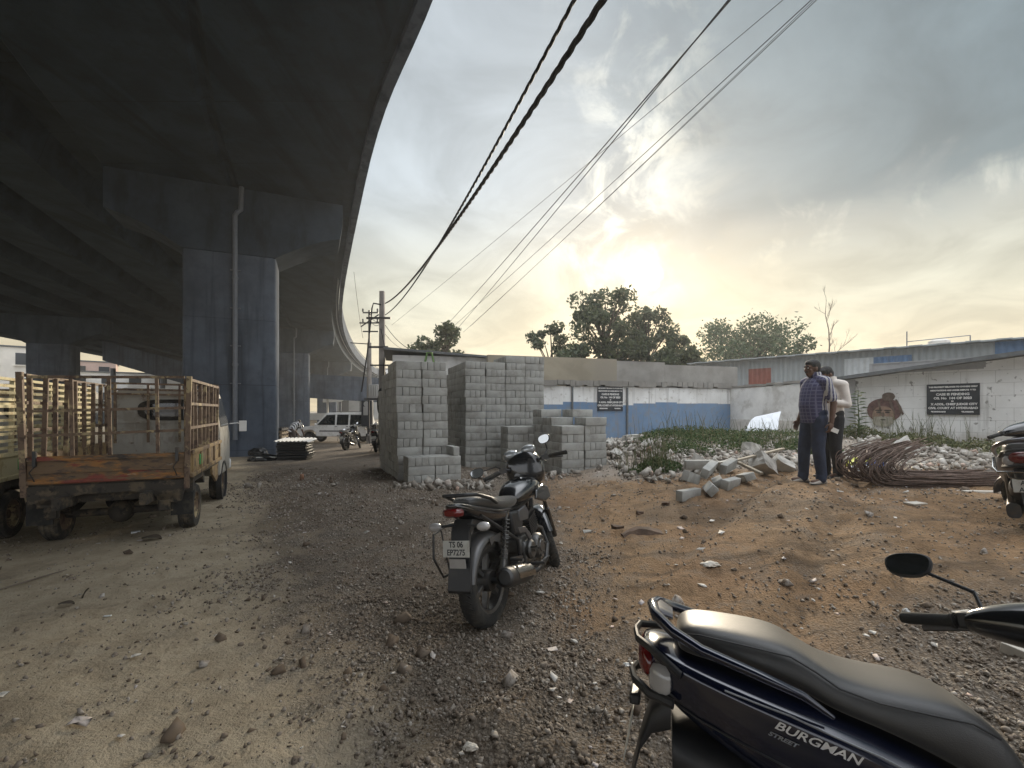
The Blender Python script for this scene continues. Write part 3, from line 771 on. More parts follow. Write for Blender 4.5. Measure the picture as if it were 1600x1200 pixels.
# mural: turbaned, moustached man
def flat(name, poly, m, off, parent=rb):
    mb = MB(); mb.prism(poly, -off-.004, -off+.002, 'xz'); return mb.build(name, m, parent, smooth_on=False)
mat('mural_turban', (.125, .068, .06), .8, var=.45, scale=7); mat('mural_face', (.27, .18, .13), .8, var=.25, scale=9); mat('mural_dark', (.045, .035, .03), .8, var=.3)
mat('mural_beard', (.33, .31, .25), .8, var=.2, scale=14)
mat('mural_knot', (.13, .095, .075), .8, var=.3, scale=9)
mux, muz = .92, 1.38
def circ(cx, cz, rx, rz, n=22, a0=0, a1=2*PI, wob=0): return [(mux+cx+rx*math.cos(a0+(a1-a0)*k/n)*(1+wob*math.sin(5*k)), muz+cz+rz*math.sin(a0+(a1-a0)*k/n)) for k in range(n)]
mu = flat('mural', circ(.0, .12, .40, .34, wob=.02), MAT['mural_turban'], .012)
flat('turban_knot', circ(.10, .50, .15, .12, wob=.05), MAT['mural_knot'], .017, mu)
for k, (x0, r) in enumerate(((-.13, .2), (.12, .24), (.26, .18))):
    flat('turban_fold', [(mux+x0-.02, muz+.42), (mux+x0+.03, muz+.42), (mux+x0+.08+.05*k, muz+.02), (mux+x0+.04+.05*k, muz-.02)], MAT['mural_knot'], .018, mu)
flat('face', circ(-.02, -.03, .25, .27), MAT['mural_face'], .018, mu)
flat('beard', circ(-.02, -.20, .24, .15), MAT['mural_beard'], .022, mu)
for s in (-1, 1):
    flat('eye', circ(-.02+.10*s, .06, .055, .025), MAT['mural_dark'], .024, mu)
    flat('eyebrow', circ(-.02+.10*s, .115, .085, .018), MAT['mural_dark'], .024, mu)
    flat('moustache', circ(-.02+.10*s, -.095, .13, .035), MAT['mural_beard'], .026, mu)
flat('nose', circ(-.02, -.01, .035, .075), MAT['mural_knot'], .024, mu)
flat('mouth', circ(-.02, -.15, .06, .016), MAT['mural_dark'], .027, mu)
sp_ = RP(.40, 1.78, .03); sign('notice_board', 'large black notice board with white lettering on the whitewashed block building', sp_, rd, 1.0, .80, L(.64))

# ================= long sheet-metal shed =================
sh = thing('metal_shed', 'long grey corrugated metal shed with one red and one blue sheet, behind the white walls', 'shed', (0, 0, 0))
SA = Vector((9.6, 23.5, 0)); SB = Vector((19.0, 13.6, 0))
sd = (SB-SA).normalized(); sn = Vector((sd.y, -sd.x, 0)); SL = (SB-SA).length
if sn.y > 0: sn = -sn
def corr(name, u0, u1, z0, z1, m, off=0):
    n = int((u1-u0)*SL/.05); mb = MB(); r0 = []; r1 = []
    for k in range(n+1):
        u = u0+(u1-u0)*k/n; o = off+(.022 if (k//2) % 2 else 0); p = SA+(SB-SA)*u+sn*o
        r0.append(Vector((p.x, p.y, z0))); r1.append(Vector((p.x, p.y, z1)))
    back = [[Vector((q.x-sn.x*.02, q.y-sn.y*.02, q.z)) for q in reversed(r)] for r in (r0, r1)]
    mb.loft([r0+back[0], r1+back[1]]); return mb.build(name, m, sh, smooth_on=False)
corr('metal_wall', -.02, 1.6, -.3, 3.86, MAT['sheet_grey'])
corr('red_sheet', .171, .242, 2.4, 3.45, MAT['sheet_red'], .03)
corr('pale_sheet', .445, .515, 2.5, 3.62, MAT['sheet_pale'], .03)
corr('blue_sheet', .515, .60, 2.5, 3.62, MAT['sheet_blue'], .03)
corr('blue_sheet', .76, 1.15, 3.15, 3.86, MAT['sheet_blue'], .03)
mb = MB()
for k in range(60):
    u0 = -.04+1.66*k/60; u1 = -.04+1.66*(k+1)/60; a = SA+(SB-SA)*u0; c_ = SA+(SB-SA)*u1
    mb.bar((a.x+sn.x*.1, a.y+sn.y*.1, 3.90+.02*(k % 2)), (c_.x+sn.x*.1, c_.y+sn.y*.1, 3.90+.02*(k % 2)), .5, .05)
rr_ = [SA+(SB-SA)*-.04, SA+(SB-SA)*1.62]
mb.prism([(0, 3.86), (5.5, 4.5), (5.5, 4.56), (0, 3.92)], 0, (rr_[1]-rr_[0]).length, 'xz')
Mx = Matrix.Translation(rr_[0]) @ Matrix(((-sn.x, sd.x, 0, 0), (-sn.y, sd.y, 0, 0), (0, 0, 1, 0), (0, 0, 0, 1)))
k0 = len(mb.v)-8
for i in range(k0, len(mb.v)): mb.v[i] = tuple(Mx @ Vector(mb.v[i]))
mb.build('roof', MAT['sheet_grey'], sh)
# water tank, rail and mast on the roof behind
wt = thing('water_tank', 'pale flat roof tank with pipes above the metal shed roof', 'tank', (21.5, 23.5, 0))
p = at(1467, 540, 23.0)
mb = MB(); mb.lathe([(.01, 0), (.42, 0), (.44, .1), (.41, .14), (.44, .18), (.42, .36), (.30, .44), (.01, .46)], 18, (p.x-21.5, p.y-23.5, p.z-.15)); mb.build('tank_body', MAT['plaster_pale'], wt)
mb = MB(); mb.box((p.x-21.5, p.y-23.5, p.z-1.2), (1.6, 1.6, 2.1)); mb.build('stand', MAT['plaster_pale'], wt)
mb = MB()
q0 = at(1417, 534, 23); q1 = at(1516, 524, 23); q2 = at(1417, 518, 23)
mb.tube([(v.x-21.5, v.y-23.5, v.z) for v in (q0, q1)], .02, 6); mb.tube([(q0.x-21.5, q0.y-23.5, 3.6), (q0.x-21.5, q0.y-23.5, q2.z)], .025, 6); mb.tube([(q1.x-21.5, q1.y-23.5, 3.6), (q1.x-21.5, q1.y-23.5, q1.z)], .025, 6)
mb.build('pipe', MAT['pipe_grey'], wt)

# white shed behind the block stacks
ws = thing('white_shed', 'low white shed with a thin dark roof edge behind the tall block stacks', 'shed', (-2.55, 16.6, 0), (0, 0, math.radians(14)))
mb = MB(); mb.box((.4, 1.6, 1.5), (4.2, 3.2, 3.9)); mb.build('wall', MAT['white_wall'], ws)
mb = MB(); mb.prism([(-2.0, 3.60), (2.75, 3.36), (2.75, 3.43), (-2.0, 3.68)], -.3, 3.4, 'xz'); mb.build('roof', MAT['roof_dark'], ws)
# ================= concrete blocks =================
mat('block_grey', (.35, .35, .328), .9, var=.10, scale=5, bump=.25, bscale=60, rnd=.10, dirt=((.20, .19, .165), .55, 3.5))
BL, BW, BH = .52, .13, .176
def block_mesh(seed, broken=0):
    r = random.Random(seed); bm = bmesh.new()
    bmesh.ops.create_cube(bm, size=1)
    for v in bm.verts:
        v.co = Vector((v.co.x*(BL-.006)*(1-broken*.5*r.random() if v.co.x > 0 else 1), v.co.y*(BW-.005), v.co.z*(BH-.004)))
        v.co += Vector((r.uniform(-.003, .003), r.uniform(-.003, .003), r.uniform(-.002, .002)))
    bmesh.ops.bevel(bm, geom=list(bm.edges), offset=.006, segments=2, profile=.5, affect='EDGES')
    me = bpy.data.meshes.new('concrete_block'); bm.to_mesh(me); bm.free()
    me.polygons.foreach_set('use_smooth', [True]*len(me.polygons)); me.set_sharp_from_angle(angle=math.radians(50))
    me.materials.append(MAT['block_grey']); return me
BM_ = [block_mesh(i) for i in range(7)]
BROKEN = [block_mesh(40+i, 1) for i in range(4)]
ALLB = []      # (camera distance, matrix, label, group)
def stack(corner, yaw, cells, label, group, gap=None, lean=(0, 0)):
    """cells[col][depth] = rows; only blocks that face outwards are laid"""
    r = random.Random(int(corner[0]*1000)+17)
    z0 = G(*corner)-.02
    M0 = Matrix.Translation((corner[0], corner[1], z0)) @ Matrix.Rotation(yaw, 4, 'Z')
    nc = len(cells)
    H = lambda c, d: cells[c][d] if 0 <= c < nc and 0 <= d < len(cells[c]) else 0
    for c in range(nc):
        for d in range(len(cells[c])):
            dx, dy = r.uniform(-.004, .004), r.uniform(-.02, .012)
            for k in range(cells[c][d]):
                rx, ry = dx+r.uniform(-.013, .013)+lean[0]*k, dy+r.uniform(-.016, .010)+lean[1]*k
                for q in range(4):
                    front = H(c, d-1) <= k; back = H(c, d+1) <= k; left = H(c-1, d) <= k; right = H(c+1, d) <= k; top = H(c, d) == k+1
                    g = (gap[c] if gap and d == 0 else 0)
                    head = (k+c+d) % 2 == 0
                    if head: x, y, rot = (q+.5)*BW, BL/2, PI/2; vis = front or top or (left and q == 0) or (right and q == 3)
                    else: x, y, rot = BL/2, (q+.5)*BW, 0; vis = (front and q == 0) or top or left or right
                    if not vis: continue
                    p = Vector((c*BL+x+rx+g, d*BL+y+ry, (k+.5)*BH))
                    M = M0 @ Matrix.Translation(p) @ Matrix.Rotation(rot+r.uniform(-.022, .022), 4, 'Z') @ Matrix.Rotation(r.uniform(-.008, .008), 4, 'Y')
                    # shown: front, top and left faces look towards the viewpoint
                    seen = front or (left and c == 0 and (q == 0 or not head)) or (top and (k+.5)*BH+z0 < CAMZ)
                    ALLB.append(((M.translation-Vector((0, 0, CAMZ))).length, seen, M, label, group))
Y1 = math.radians(24); Y2 = math.radians(20)
stack((-2.30, 9.32), Y1, [[14, 14, 13, 13, 11], [14, 14, 13, 12, 10]], 'grey block in the tall left stack, behind its low step', 'blocks of the tall left stack', lean=(-.003, .001))
stack((-1.98, 8.78), Y1, [[3], [3]], 'grey block in the low step at the foot of the left stack', 'blocks of the low step', gap=[0, .01])
stack((-1.14, 11.27), Y2, [[15, 15, 15, 15, 14, 14], [15, 15, 15, 14], [16, 16, 15, 15], [16, 16, 16, 15]], 'grey block in the widest tall stack, standing behind the low stacks', 'blocks of the wide tall stack', gap=[0, .012, .012, .014])
stack((-.10, 10.7), Y2, [[6], [6]], 'grey block in the low stack between the wide stack and the stepped stack', 'blocks of the low middle stack')
stack((1.03, 9.58), Y2, [[6, 7, 8], [7, 8]], 'grey block in the short stepped stack nearest the rubble', 'blocks of the short stepped stack', gap=[0, .03])
# loose block on the step
Ms = Matrix.Translation((-1.98, 8.78, G(-1.98, 8.78)-.02)) @ Matrix.Rotation(Y1, 4, 'Z') @ Matrix.Translation((BL*2-BW*.62, BL/2, 3.5*BH)) @ Matrix.Rotation(PI/2, 4, 'Z')
ALLB.append((0, True, Ms, 'single grey block lying on the step at the foot of the left stack', None))
# loose blocks thrown down in front of the rubble
loose = [(1076, 763, 6.45, 34, 0, 0, 1, 'foremost grey block of the fallen heap, lying flat'), (1110, 764, 6.5, 74, 0, 42, 1, 'dark ended block leaning beside the foremost fallen block'),
         (1080, 746, 6.65, 48, 14, 14, 0, 'pale block tilted on top of the left end of the fallen heap'), (1108, 733, 6.85, 50, -12, 22, 0, 'topmost fallen block pointing at the men'),
         (1142, 754, 6.7, 42, 0, 10, 1, 'broad faced block at the right end of the fallen heap'), (1138, 728, 7.05, 44, -10, 12, 0, 'uppermost right block of the fallen heap under the plank'),
         (1090, 726, 7.5, 4, 0, 3, 0, 'level block standing behind the fallen heap beside the weeds'), (1122, 770, 6.9, 70, 0, 60, 1, 'block buried under the middle of the fallen heap'),
         (1165, 738, 6.95, 80, 8, 70, 1, 'upright block end at the right of the fallen heap')]
for px, py, d, rz, ry, rx, gr, lb in loose:
    p = at(px, py, d)
    Rm = Matrix.Rotation(math.radians(rz), 4, 'Z') @ Matrix.Rotation(math.radians(ry), 4, 'Y') @ Matrix.Rotation(math.radians(rx), 4, 'X') @ Matrix.Scale(.84, 4)
    if gr:
        low = min((Rm @ Vector((a*BL/2, b*BW/2, c*BH/2))).z for a in (-1, 1) for b in (-1, 1) for c in (-1, 1)); p.z = G(p.x, p.y)-low-.015
    ALLB.append((-1, True, Matrix.Translation(p) @ Rm, lb, 'fallen blocks before the rubble'))
ALLB.sort(key=lambda a: (not a[1], a[0]))
rest_v = []; rest_f = []; nb = 0
for i, (dist, seen, M, lb, grp) in enumerate(ALLB):
    me = BM_[i % 7]
    if seen and nb < 310:
        o = link('concrete_block', me); o.matrix_world = M; tag(o, lb, 'concrete block', grp); nb += 1
    else:
        k = len(rest_v); rest_v += [M @ v.co for v in me.vertices]; rest_f += [tuple(j+k for j in p.vertices) for p in me.polygons]
me = bpy.data.meshes.new('stacked_blocks'); me.from_pydata(rest_v, [], rest_f); me.materials.append(MAT['block_grey'])
me.polygons.foreach_set('use_smooth', [True]*len(me.polygons)); me.set_sharp_from_angle(angle=math.radians(50))
o = link('stacked_blocks', me); tag(o, 'more grey blocks at the back and sides of the stacks', 'blocks', kind='stuff')

# ================= rubble =================
def rub_pts(n, cx, cy, rx, ry, z=0):
    a = RNG.uniform(0, 2*PI, n); q = np.sqrt(RNG.uniform(0, 1, n)); x = cx+rx*q*np.cos(a); y = cy+ry*q*np.sin(a)
    return np.stack([x, y], -1)
R_ = [(700, 3.0, 10.6, 1.5, 1.6), (500, 2.6, 12.4, 1.4, 1.8), (360, 2.9, 8.4, .95, .9), (420, 4.9, 8.8, 1.2, .8), (900, 5.2, 9.4, 2.2, 1.5), (1200, 8.0, 10.8, 2.6, 1.9), (700, 10.2, 9.2, 2.0, 1.2), (500, 8.3, 13.5, 1.6, 1.8), (700, 6.6, 12.2, 1.8, 1.6), (200, -1.2, 8.3, .9, .35), (160, .3, 9.4, 1.1, .5), (45, -4.3, 9.2, 1.0, .8), (260, 7.4, 8.0, 1.0, .6)]
P = np.concatenate([rub_pts(int(a[0]*1.6), *a[1:]) for a in R_]); n = len(P)
S = .012+.095*RNG.uniform(0, 1, n)**5
mound = .12*np.exp(-(((P[:, 0]-2.9)/1.2)**2+((P[:, 1]-11.2)/1.6)**2))
pos = np.stack([P[:, 0], P[:, 1], gz(P[:, 0], P[:, 1])+S*.25+RNG.uniform(0, 1, n)*.05+mound*RNG.uniform(.4, 1, n)], -1)
o = scatter('rubble', pos, S, M_rub, CUBE_V, CUBE_F, flat=(.14, .75), jit=.16); tag(o, 'heaps of broken concrete and plaster along the walls', 'rubble', kind='stuff')
# bigger chunks that can be told apart
chunks = [(950, 683, 11.6, .20, 'big tilted lump on the crest of the rubble below the small notice board'), (985, 676, 12.0, .22, 'pale slab edge sticking up from the rubble beside the blue wall'), (1010, 690, 11.2, .17, 'rough broken lump at the right of the rubble crest'),
          (965, 700, 10.4, .15, 'flat broken piece halfway down the rubble slope'), (1098, 703, 8.2, .23, 'upright pale broken block behind the fallen blocks'), (1135, 712, 8.0, .2, 'broken slab lying under the wooden plank'),
          (1192, 725, 7.6, .24, 'wedge shaped pale slab to the left of the men'), (1222, 722, 8.0, .2, 'long flat slab just left of the men'), (1172, 690, 10.2, .2, 'white broken post piece leaning on the weeds'),
          (918, 812, 5.5, .055, 'round grey stone left of the dark brick'), (966, 806, 5.55, .085, 'dark brown broken brick alone on the red soil'), (1000, 787, 6.1, .05, 'small brown brick piece behind the dark brick'), (1040, 778, 6.3, .055, 'brown stone beside the foremost fallen block'),
          (1408, 672, 10.0, .20, 'pale curved broken slab below the right weeds'), (1352, 668, 10.2, .16, 'white lump in the rubble under the mural')]
mat('chunk_pale', (.40, .385, .35), .92, var=.2, scale=6, bump=.4, bscale=25); mat('chunk_brown', (.10, .065, .045), .92, var=.3, scale=9, bump=.4)
for i, (px, py, d, s, lb) in enumerate(chunks):
    r = random.Random(i+3); bm = bmesh.new(); bmesh.ops.create_cube(bm, size=1)
    for v in bm.verts: v.co = Vector((v.co.x*s*1.7*r.uniform(.75, 1.2), v.co.y*s*1.2*r.uniform(.7, 1.2), v.co.z*s*r.uniform(.6, 1.25)))
    bmesh.ops.subdivide_edges(bm, edges=list(bm.edges), cuts=2, use_grid_fill=True)
    for v in bm.verts: v.co += Vector((r.gauss(0, 1), r.gauss(0, 1), r.gauss(0, 1)))*s*.035
    me = bpy.data.meshes.new('broken_slab'); bm.to_mesh(me); bm.free(); brown = 'br' in lb.split()[1:3] or 'brown' in lb
    me.materials.append(MAT['chunk_brown' if brown else 'chunk_pale'])
    o = link('rubble_chunk', me); p = at(px, py, d); p.z = max(p.z, G(p.x, p.y)+s*.2) if d < 8 else G(p.x, p.y)+s*.35+.05
    if d < 6.5: p.z = G(p.x, p.y)+s*.3
    o.location = p; o.rotation_euler = (r.uniform(-.5, .5), r.uniform(-.5, .5), r.uniform(0, 6)) if d > 6.5 else (r.uniform(-.15, .15), r.uniform(-.15, .15), r.uniform(0, 6)); tag(o, lb, 'rubble piece')

# ================= foliage =================
def leaf_mat(name, cols):
    m, t = newmat(name)
    out = t.n('ShaderNodeOutputMaterial'); b = t.n('ShaderNodeBsdfPrincipled')
    b.inputs['Roughness'].default_value = .6; b.inputs['Specular IOR Level'].default_value = .3
    ge = t.n('ShaderNodeNewGeometry'); rp = t.n('ShaderNodeValToRGB'); e = rp.color_ramp.elements
    while len(e) < len(cols): e.new(.5)
    for i, (p, c) in enumerate(cols): e[i].position = p; e[i].color = (*c, 1)
    t.l(ge.outputs['Random Per Island'], rp.inputs[0]); t.l(rp.outputs[0], b.inputs['Base Color'])
    tr = t.n('ShaderNodeBsdfTranslucent'); t.l(rp.outputs[0], tr.inputs[0])
    ms = t.n('ShaderNodeMixShader'); ms.inputs[0].default_value = .3; t.l(b.outputs[0], ms.inputs[1]); t.l(tr.outputs[0], ms.inputs[2]); t.l(ms.outputs[0], out.inputs[0])
    return m
leaf_mat('tree_leaf', [(0, (.040, .055, .032)), (.5, (.065, .085, .045)), (1, (.11, .125, .06))])
leaf_mat('round_tree_leaf', [(0, (.045, .07, .035)), (.5, (.07, .10, .05)), (1, (.11, .15, .075))])
leaf_mat('weed_leaf', [(0, (.030, .055, .018)), (.45, (.055, .10, .032)), (.8, (.10, .14, .045)), (1, (.19, .18, .09))])
leaf_mat('dry_weed_leaf', [(0, (.06, .08, .03)), (.5, (.115, .125, .05)), (1, (.20, .185, .10))])
LEAF_V = np.array([(-.5, 0, 0), (0, -.28, .06), (.5, 0, 0), (0, .28, .06)]); LEAF_F = np.array([(0, 1, 2, 3)])
def leaves(pts, size, up=0.0):
    n = len(pts); R = rots(n)
    Vv = np.einsum('nij,nkj->nki', R, LEAF_V[None]*size[:, None, None])
    Vv = Vv+pts[:, None, :]
    return Vv.reshape(-1, 3), (LEAF_F[None]+(np.arange(n)*4)[:, None, None]).reshape(-1, 4)
def tree(label, px, ytop, d, hw, n, leafm, seed, trunk_r=.16, clumps=16, aspect=.8, base_z=0, group='trees behind the wall', leaf=(.20, .42), spread=.34, crown_low=None):
    r = np.random.default_rng(seed); top = at(px, ytop, d); cx = top.x; H = top.z-base_z; hwm = hw/F*d
    o = thing('leafy_tree', label, 'tree', (cx, d, base_z), group=group)
    low = crown_low if crown_low else .34
    C = []
    for k in range(clumps):
        f = low+(1-low)*(k+.5)/clumps*(1-.07)
        wd = hwm*(1-abs((f-low)/(1-low)-.38)**1.6*1.3)*r.uniform(.25, 1.08)
        a = r.uniform(0, 2*PI); C.append((wd*math.cos(a), wd*math.sin(a)*.8, H*f, hwm*r.uniform(.15, .29)))
    C.append((0, 0, H*.93, hwm*.24))
    mb = MB(); tp = [(0, 0, -.3), (r.uniform(-.15, .15), 0, H*.3), (r.uniform(-.2, .2), r.uniform(-.2, .2), H*.6), (0, 0, H*.9)]
    mb.tube(tp, [trunk_r*1.3, trunk_r, trunk_r*.6, .03], 8)
    for x, y, z, q in C[:-1]:
        s0 = min(z*.8, z-.4*q); mb.tube([(tp[1][0]*.5, 0, s0*.85), (x*.45, y*.45, s0*.85+.5*(z-s0*.85)), (x, y, z)], [trunk_r*.42, trunk_r*.26, .02], 5)
    mb.build('trunk', MAT['bark'], o)
    pts = []
    for x, y, z, q in C:
        m_ = int(n/len(C)*r.uniform(.7, 1.3)); v = r.normal(size=(m_, 3)); v /= np.linalg.norm(v, axis=1)[:, None]
        rad = q*r.uniform(.25, 1.0, m_)**.5*(1+.4*np.maximum(0, r.normal(size=m_))*.6)
        pts.append(np.array([x, y, z])+v*rad[:, None]*np.array([1, 1, aspect]))
    pts = np.concatenate(pts); V, Fq = leaves(pts, r.uniform(leaf[0], leaf[1], len(pts)))
    link('crown', raw_mesh('crown', V, Fq, MAT[leafm]), o)
    return o
tree('open crowned tree above the white shed roof on the left', 690, 506, 31, 50, 2300, 'tree_leaf', 1, clumps=22, crown_low=.5, leaf=(.2, .38))
tree('low rounded dark tree at the left end of the row behind the wall', 860, 503, 37, 40, 2600, 'tree_leaf', 2, clumps=18, crown_low=.42, leaf=(.2, .36))
tree('tallest dark tree of the row, just left below the sun', 946, 450, 35, 70, 6200, 'tree_leaf', 3, trunk_r=.24, clumps=44, crown_low=.36)
tree('mid height tree right of the tallest tree, below the sun', 1014, 479, 36, 56, 4200, 'tree_leaf', 4, trunk_r=.2, clumps=30, crown_low=.46)
tree('small pointed tree at the right end of the row behind the grey wall', 1065, 520, 34, 36, 2800, 'tree_leaf', 5, clumps=18, crown_low=.35)
tree('broad round green tree behind the metal shed', 1172, 502, 42, 90, 9500, 'round_tree_leaf', 6, trunk_r=.3, clumps=48, crown_low=.42, leaf=(.22, .4))
tree('low spreading shrub behind the tan wall between two trees', 905, 540, 33, 60, 3600, 'tree_leaf', 8, clumps=9, crown_low=.5)
tree('low dark bush behind the grey wall under the pointed tree', 1040, 548, 32, 62, 3600, 'tree_leaf', 9, clumps=9, crown_low=.5)
tree('low pale bush at the foot of the bare tree behind the shed roof', 1245, 545, 40, 25, 900, 'round_tree_leaf', 12, clumps=7, crown_low=.6)
# bare trees
def bare(label, px, ytop, ybase, d, seed, sp=.5, r0=.07, depth=5):
    r = random.Random(seed); a = at(px, ybase, d); top = at(px, ytop, d); H = top.z
    o = thing('bare_tree', label, 'tree', (a.x, d, 0), group='leafless trees'); mb = MB()
    def grow(p, dr, L, rad, k):
        q = p+dr*L; m_ = p.lerp(q, .5)+Vector((r.uniform(-1, 1), r.uniform(-1, 1), 0))*L*.07
        mb.tube([p, m_, q], [rad, rad*.8, rad*.5], 5)
        if k == 0: return
        for i in range(3):
            nd = (dr*.8+Vector((r.uniform(-sp, sp), r.uniform(-sp, sp), r.uniform(.0, .4)))).normalized(); grow(p.lerp(q, r.uniform(.3, 1.0)), nd, L*r.uniform(.45, .65), rad*.5, k-1)
    C = [Vector((0, 0, -.3))]
    n_ = 9
    for i in range(n_): C.append(C[-1]+Vector((r.uniform(-.05, .05)*H*.5, r.uniform(-.04, .04)*H*.5, (H+.3)/n_)))
    mb.tube(C, [r0*(1-.9*i/n_) for i in range(n_+1)], 6)
    for i in range(3, n_):
        for q in range(2):
            a = r.uniform(0, 2*PI); nd = Vector((math.cos(a)*.6*sp/.3, math.sin(a)*.5, r.uniform(.5, 1.1))).normalized(); grow(C[i].lerp(C[min(i+1, n_)], r.random()), nd, H*.17*(1-.05*i)*r.uniform(.7, 1.2), r0*.35*(1-.08*i), depth)
    mb.build('trunk', MAT['bare_bark'], o, fix=False); return o
bare('tall leafless tree standing up behind the metal shed roof', 1291, 470, 548, 30, 4, .36, .10, 3)
bare('low leafless shrub left of the tall bare tree', 1262, 528, 548, 31, 9, .7, .05, 2)

# weeds
def weeds(name, label, patches, mat_, seed, leaf=(.03, .075)):
    r = np.random.default_rng(seed); P = []
    for n, cx, cy, rx, ry, h in patches:
        a = r.uniform(0, 2*PI, n); q = r.uniform(0, 1, n)**.55; x = cx+rx*q*np.cos(a); y = cy+ry*q*np.sin(a)
        hh = h*(1-q**2)*(.3+1.0*fbm(x*3, y*3, 4))
        P.append(np.stack([x, y, gz(x, y)+.02+hh*r.uniform(0, 1, n)**.6], -1))
    P = np.concatenate(P); V, Fq = leaves(P, r.uniform(leaf[0], leaf[1], len(P)))
    o = link(name, raw_mesh(name, V, Fq, mat_)); return tag(o, label, 'weeds', kind='stuff')
weeds('weeds', 'low green weeds growing over the rubble in front of the blue wall', [(9000, 4.7, 11.9, 2.1, 1.6, .36), (5500, 6.6, 12.6, 1.9, 1.5, .32), (2600, 6.7, 10.6, .8, .8, .36), (3000, 2.72, 8.75, .55, .42, .28), (1500, 3.9, 10.4, .7, .7, .3)], MAT['weed_leaf'], 5)
weeds('dry_weeds', 'tall yellow green weeds in front of the whitewashed building', [(4200, 10.0, 11.3, 1.3, .8, .42), (2600, 10.9, 10.4, 1.0, .8, .35), (2000, 9.0, 12.0, .7, .6, .4)], MAT['dry_weed_leaf'], 6, (.035, .085))
# grass stalks
r = random.Random(3); mb = MB()
for k in range(420):
    cx, cy, s = r.choice([(4.7, 11.9, 1.4), (10.1, 11.4, 1.3), (6.4, 10.8, .9), (2.7, 8.8, .5)]); x, y = r.gauss(cx, s*.5), r.gauss(cy, s*.4); z = G(x, y); h = r.uniform(.25, .8)*(1 if cx < 9 else 1.2)
    dx, dy = r.uniform(-.3, .3)*h, r.uniform(-.3, .3)*h
    mb.tube([(x, y, z), (x+dx*.4, y+dy*.4, z+h*.6), (x+dx, y+dy, z+h)], [.006, .005, .002], 3, caps=False)
o = mb.build('grass_stalks', MAT['dry_weed_leaf'], fix=False); tag(o, 'thin stalks of grass rising from the weeds', 'grass', kind='stuff')
# broad leaved plant under the mural
pb = at(1341, 668, 11.6); pl = thing('leafy_plant', 'young broad leaved plant standing against the whitewashed wall left of the mural', 'plant', (pb.x, pb.y, G(pb.x, pb.y)))
mb = MB(); mb.tube([(0, 0, -.05), (.02, 0, .5), (-.01, 0, .95), (0, 0, 1.25)], [.016, .013, .01, .006], 6); mb.build('stem', MAT['weed_leaf'], pl)
mb = MB(); r = random.Random(2)
for k in range(34):
    z = .25+1.0*k/34; a = k*2.4; L = .34*(1-.5*k/34); d_ = Vector((math.cos(a), math.sin(a), .35)).normalized(); s_ = d_.cross(Vector((0, 0, 1))).normalized(); p = Vector((0, 0, z))
    mb.add([p, p+d_*L*.5+s_*L*.2, p+d_*L+Vector((0, 0, -.06)), p+d_*L*.5-s_*L*.2], [(0, 1, 2, 3)])
mb.build('leaves', MAT['weed_leaf'], pl, fix=False, smooth_on=False)

# ================= poles and wires =================
def pole(label, px, ytop, d, w_, steel=0):
    p = at(px, ytop, d); gz0 = G(p.x, p.y)
    o = thing('utility_pole', label, 'utility pole', (p.x, p.y, gz0), group='utility poles'); H = p.z-gz0
    mb = MB(); mb.tube([(0, 0, -.5), (0, 0, H-steel)], [w_*.75, w_*.5], 8) if steel else mb.box((0, 0, H/2-.2), (w_*1.3, w_, H+.4), taper=(.72, .8)); mb.build('post', MAT['concrete_pole'], o, bevel=0 if steel else .02)
    return o, H
up, H = pole('thick concrete utility pole standing behind the left block stack', 597, 455, 19.2, .21)
mb = MB()
for z in (H-1.15, H-2.35): mb.box((-.1, -.16, z), (1.0 if z > H-1.2 else .8, .06, .08))
mb.bar((-.85, -.1, H-1.5), (-.1, -.14, H-1.0), .04); mb.box((0, -.15, H-3.1), (.9, .05, .06)); mb.build('crossarm', MAT['steel_dark'], up)
mb = MB(); mb.tube([(0, -.2, H-.6), (-.3, -.2, H-.55), (-.36, -.2, H-.75), (-.55, -.2, H-2.6), (-.8, -.2, H-4.2)], .03, 6); mb.tube([(0, -.18, H-1.6), (.2, -.3, H-2.4), (.05, -.2, H-4.5)], .02, 5); mb.build('service_cable', MAT['cable_black'], up)
mb = MB(); mb.ell((.02, -.2, 1.4+.6), (.18, .14, .5)); mb.ell((.1, -.22, 2.5), (.2, .12, .18)); mb.build('cable_coil', MAT['cable_black'], up)
u2, H2 = pole('thinner round utility pole with a steel top beside the flyover', 577, 485, 27, .24, 1.9)
mb = MB(); mb.tube([(0, 0, H2-2.0), (0, 0, H2)], .06, 6); mb.build('steel_top', MAT['steel_dark'], u2)
mb = MB()
for z, w_ in ((H2-.15, .9), (H2-.75, 1.3), (H2-1.25, .9)): mb.box((.1, -.08, z), (w_, .06, .07))
for z in (H2-.1, H2-.7): 
    for x in (-.35, .5): mb.lathe([(.03, 0), (.06, .05), (.03, .1), (.055, .14), (.02, .2)], 8, (x, -.08, z))
mb.build('crossarm', MAT['steel_dark'], u2)
mb = MB(); mb.bar((-1.1, 0, H2-1.9), (.1, 0, H2-1.98), .05); mb.build('lamp_arm', MAT['steel_dark'], u2)
mb = MB(); mb.box((-.02, -.3, 1.75), (.62, .3, 1.5)); mb.build('meter_box', MAT['black_board'], u2, bevel=.03)
mb = MB(); mb.box((-.02, -.46, 1.9), (.36, .02, .5)); mb.lathe([(.01, 0), (.16, 0), (.16, -.02), (.01, -.02)], 14, (-.02, -.455, 2.3), 'y'); mb.build('meter_face', MAT['far_grey'], u2)
tf = thing('transformer_box', 'pale grey transformer box hung between the two utility poles', 'transformer', tuple(at(585, 625, 24)))
mb = MB(); mb.box((0, 0, .45), (.52, .4, .7)); 
for k in range(4): mb.box((-.18+.12*k, -.22, .45), (.03, .06, .55))
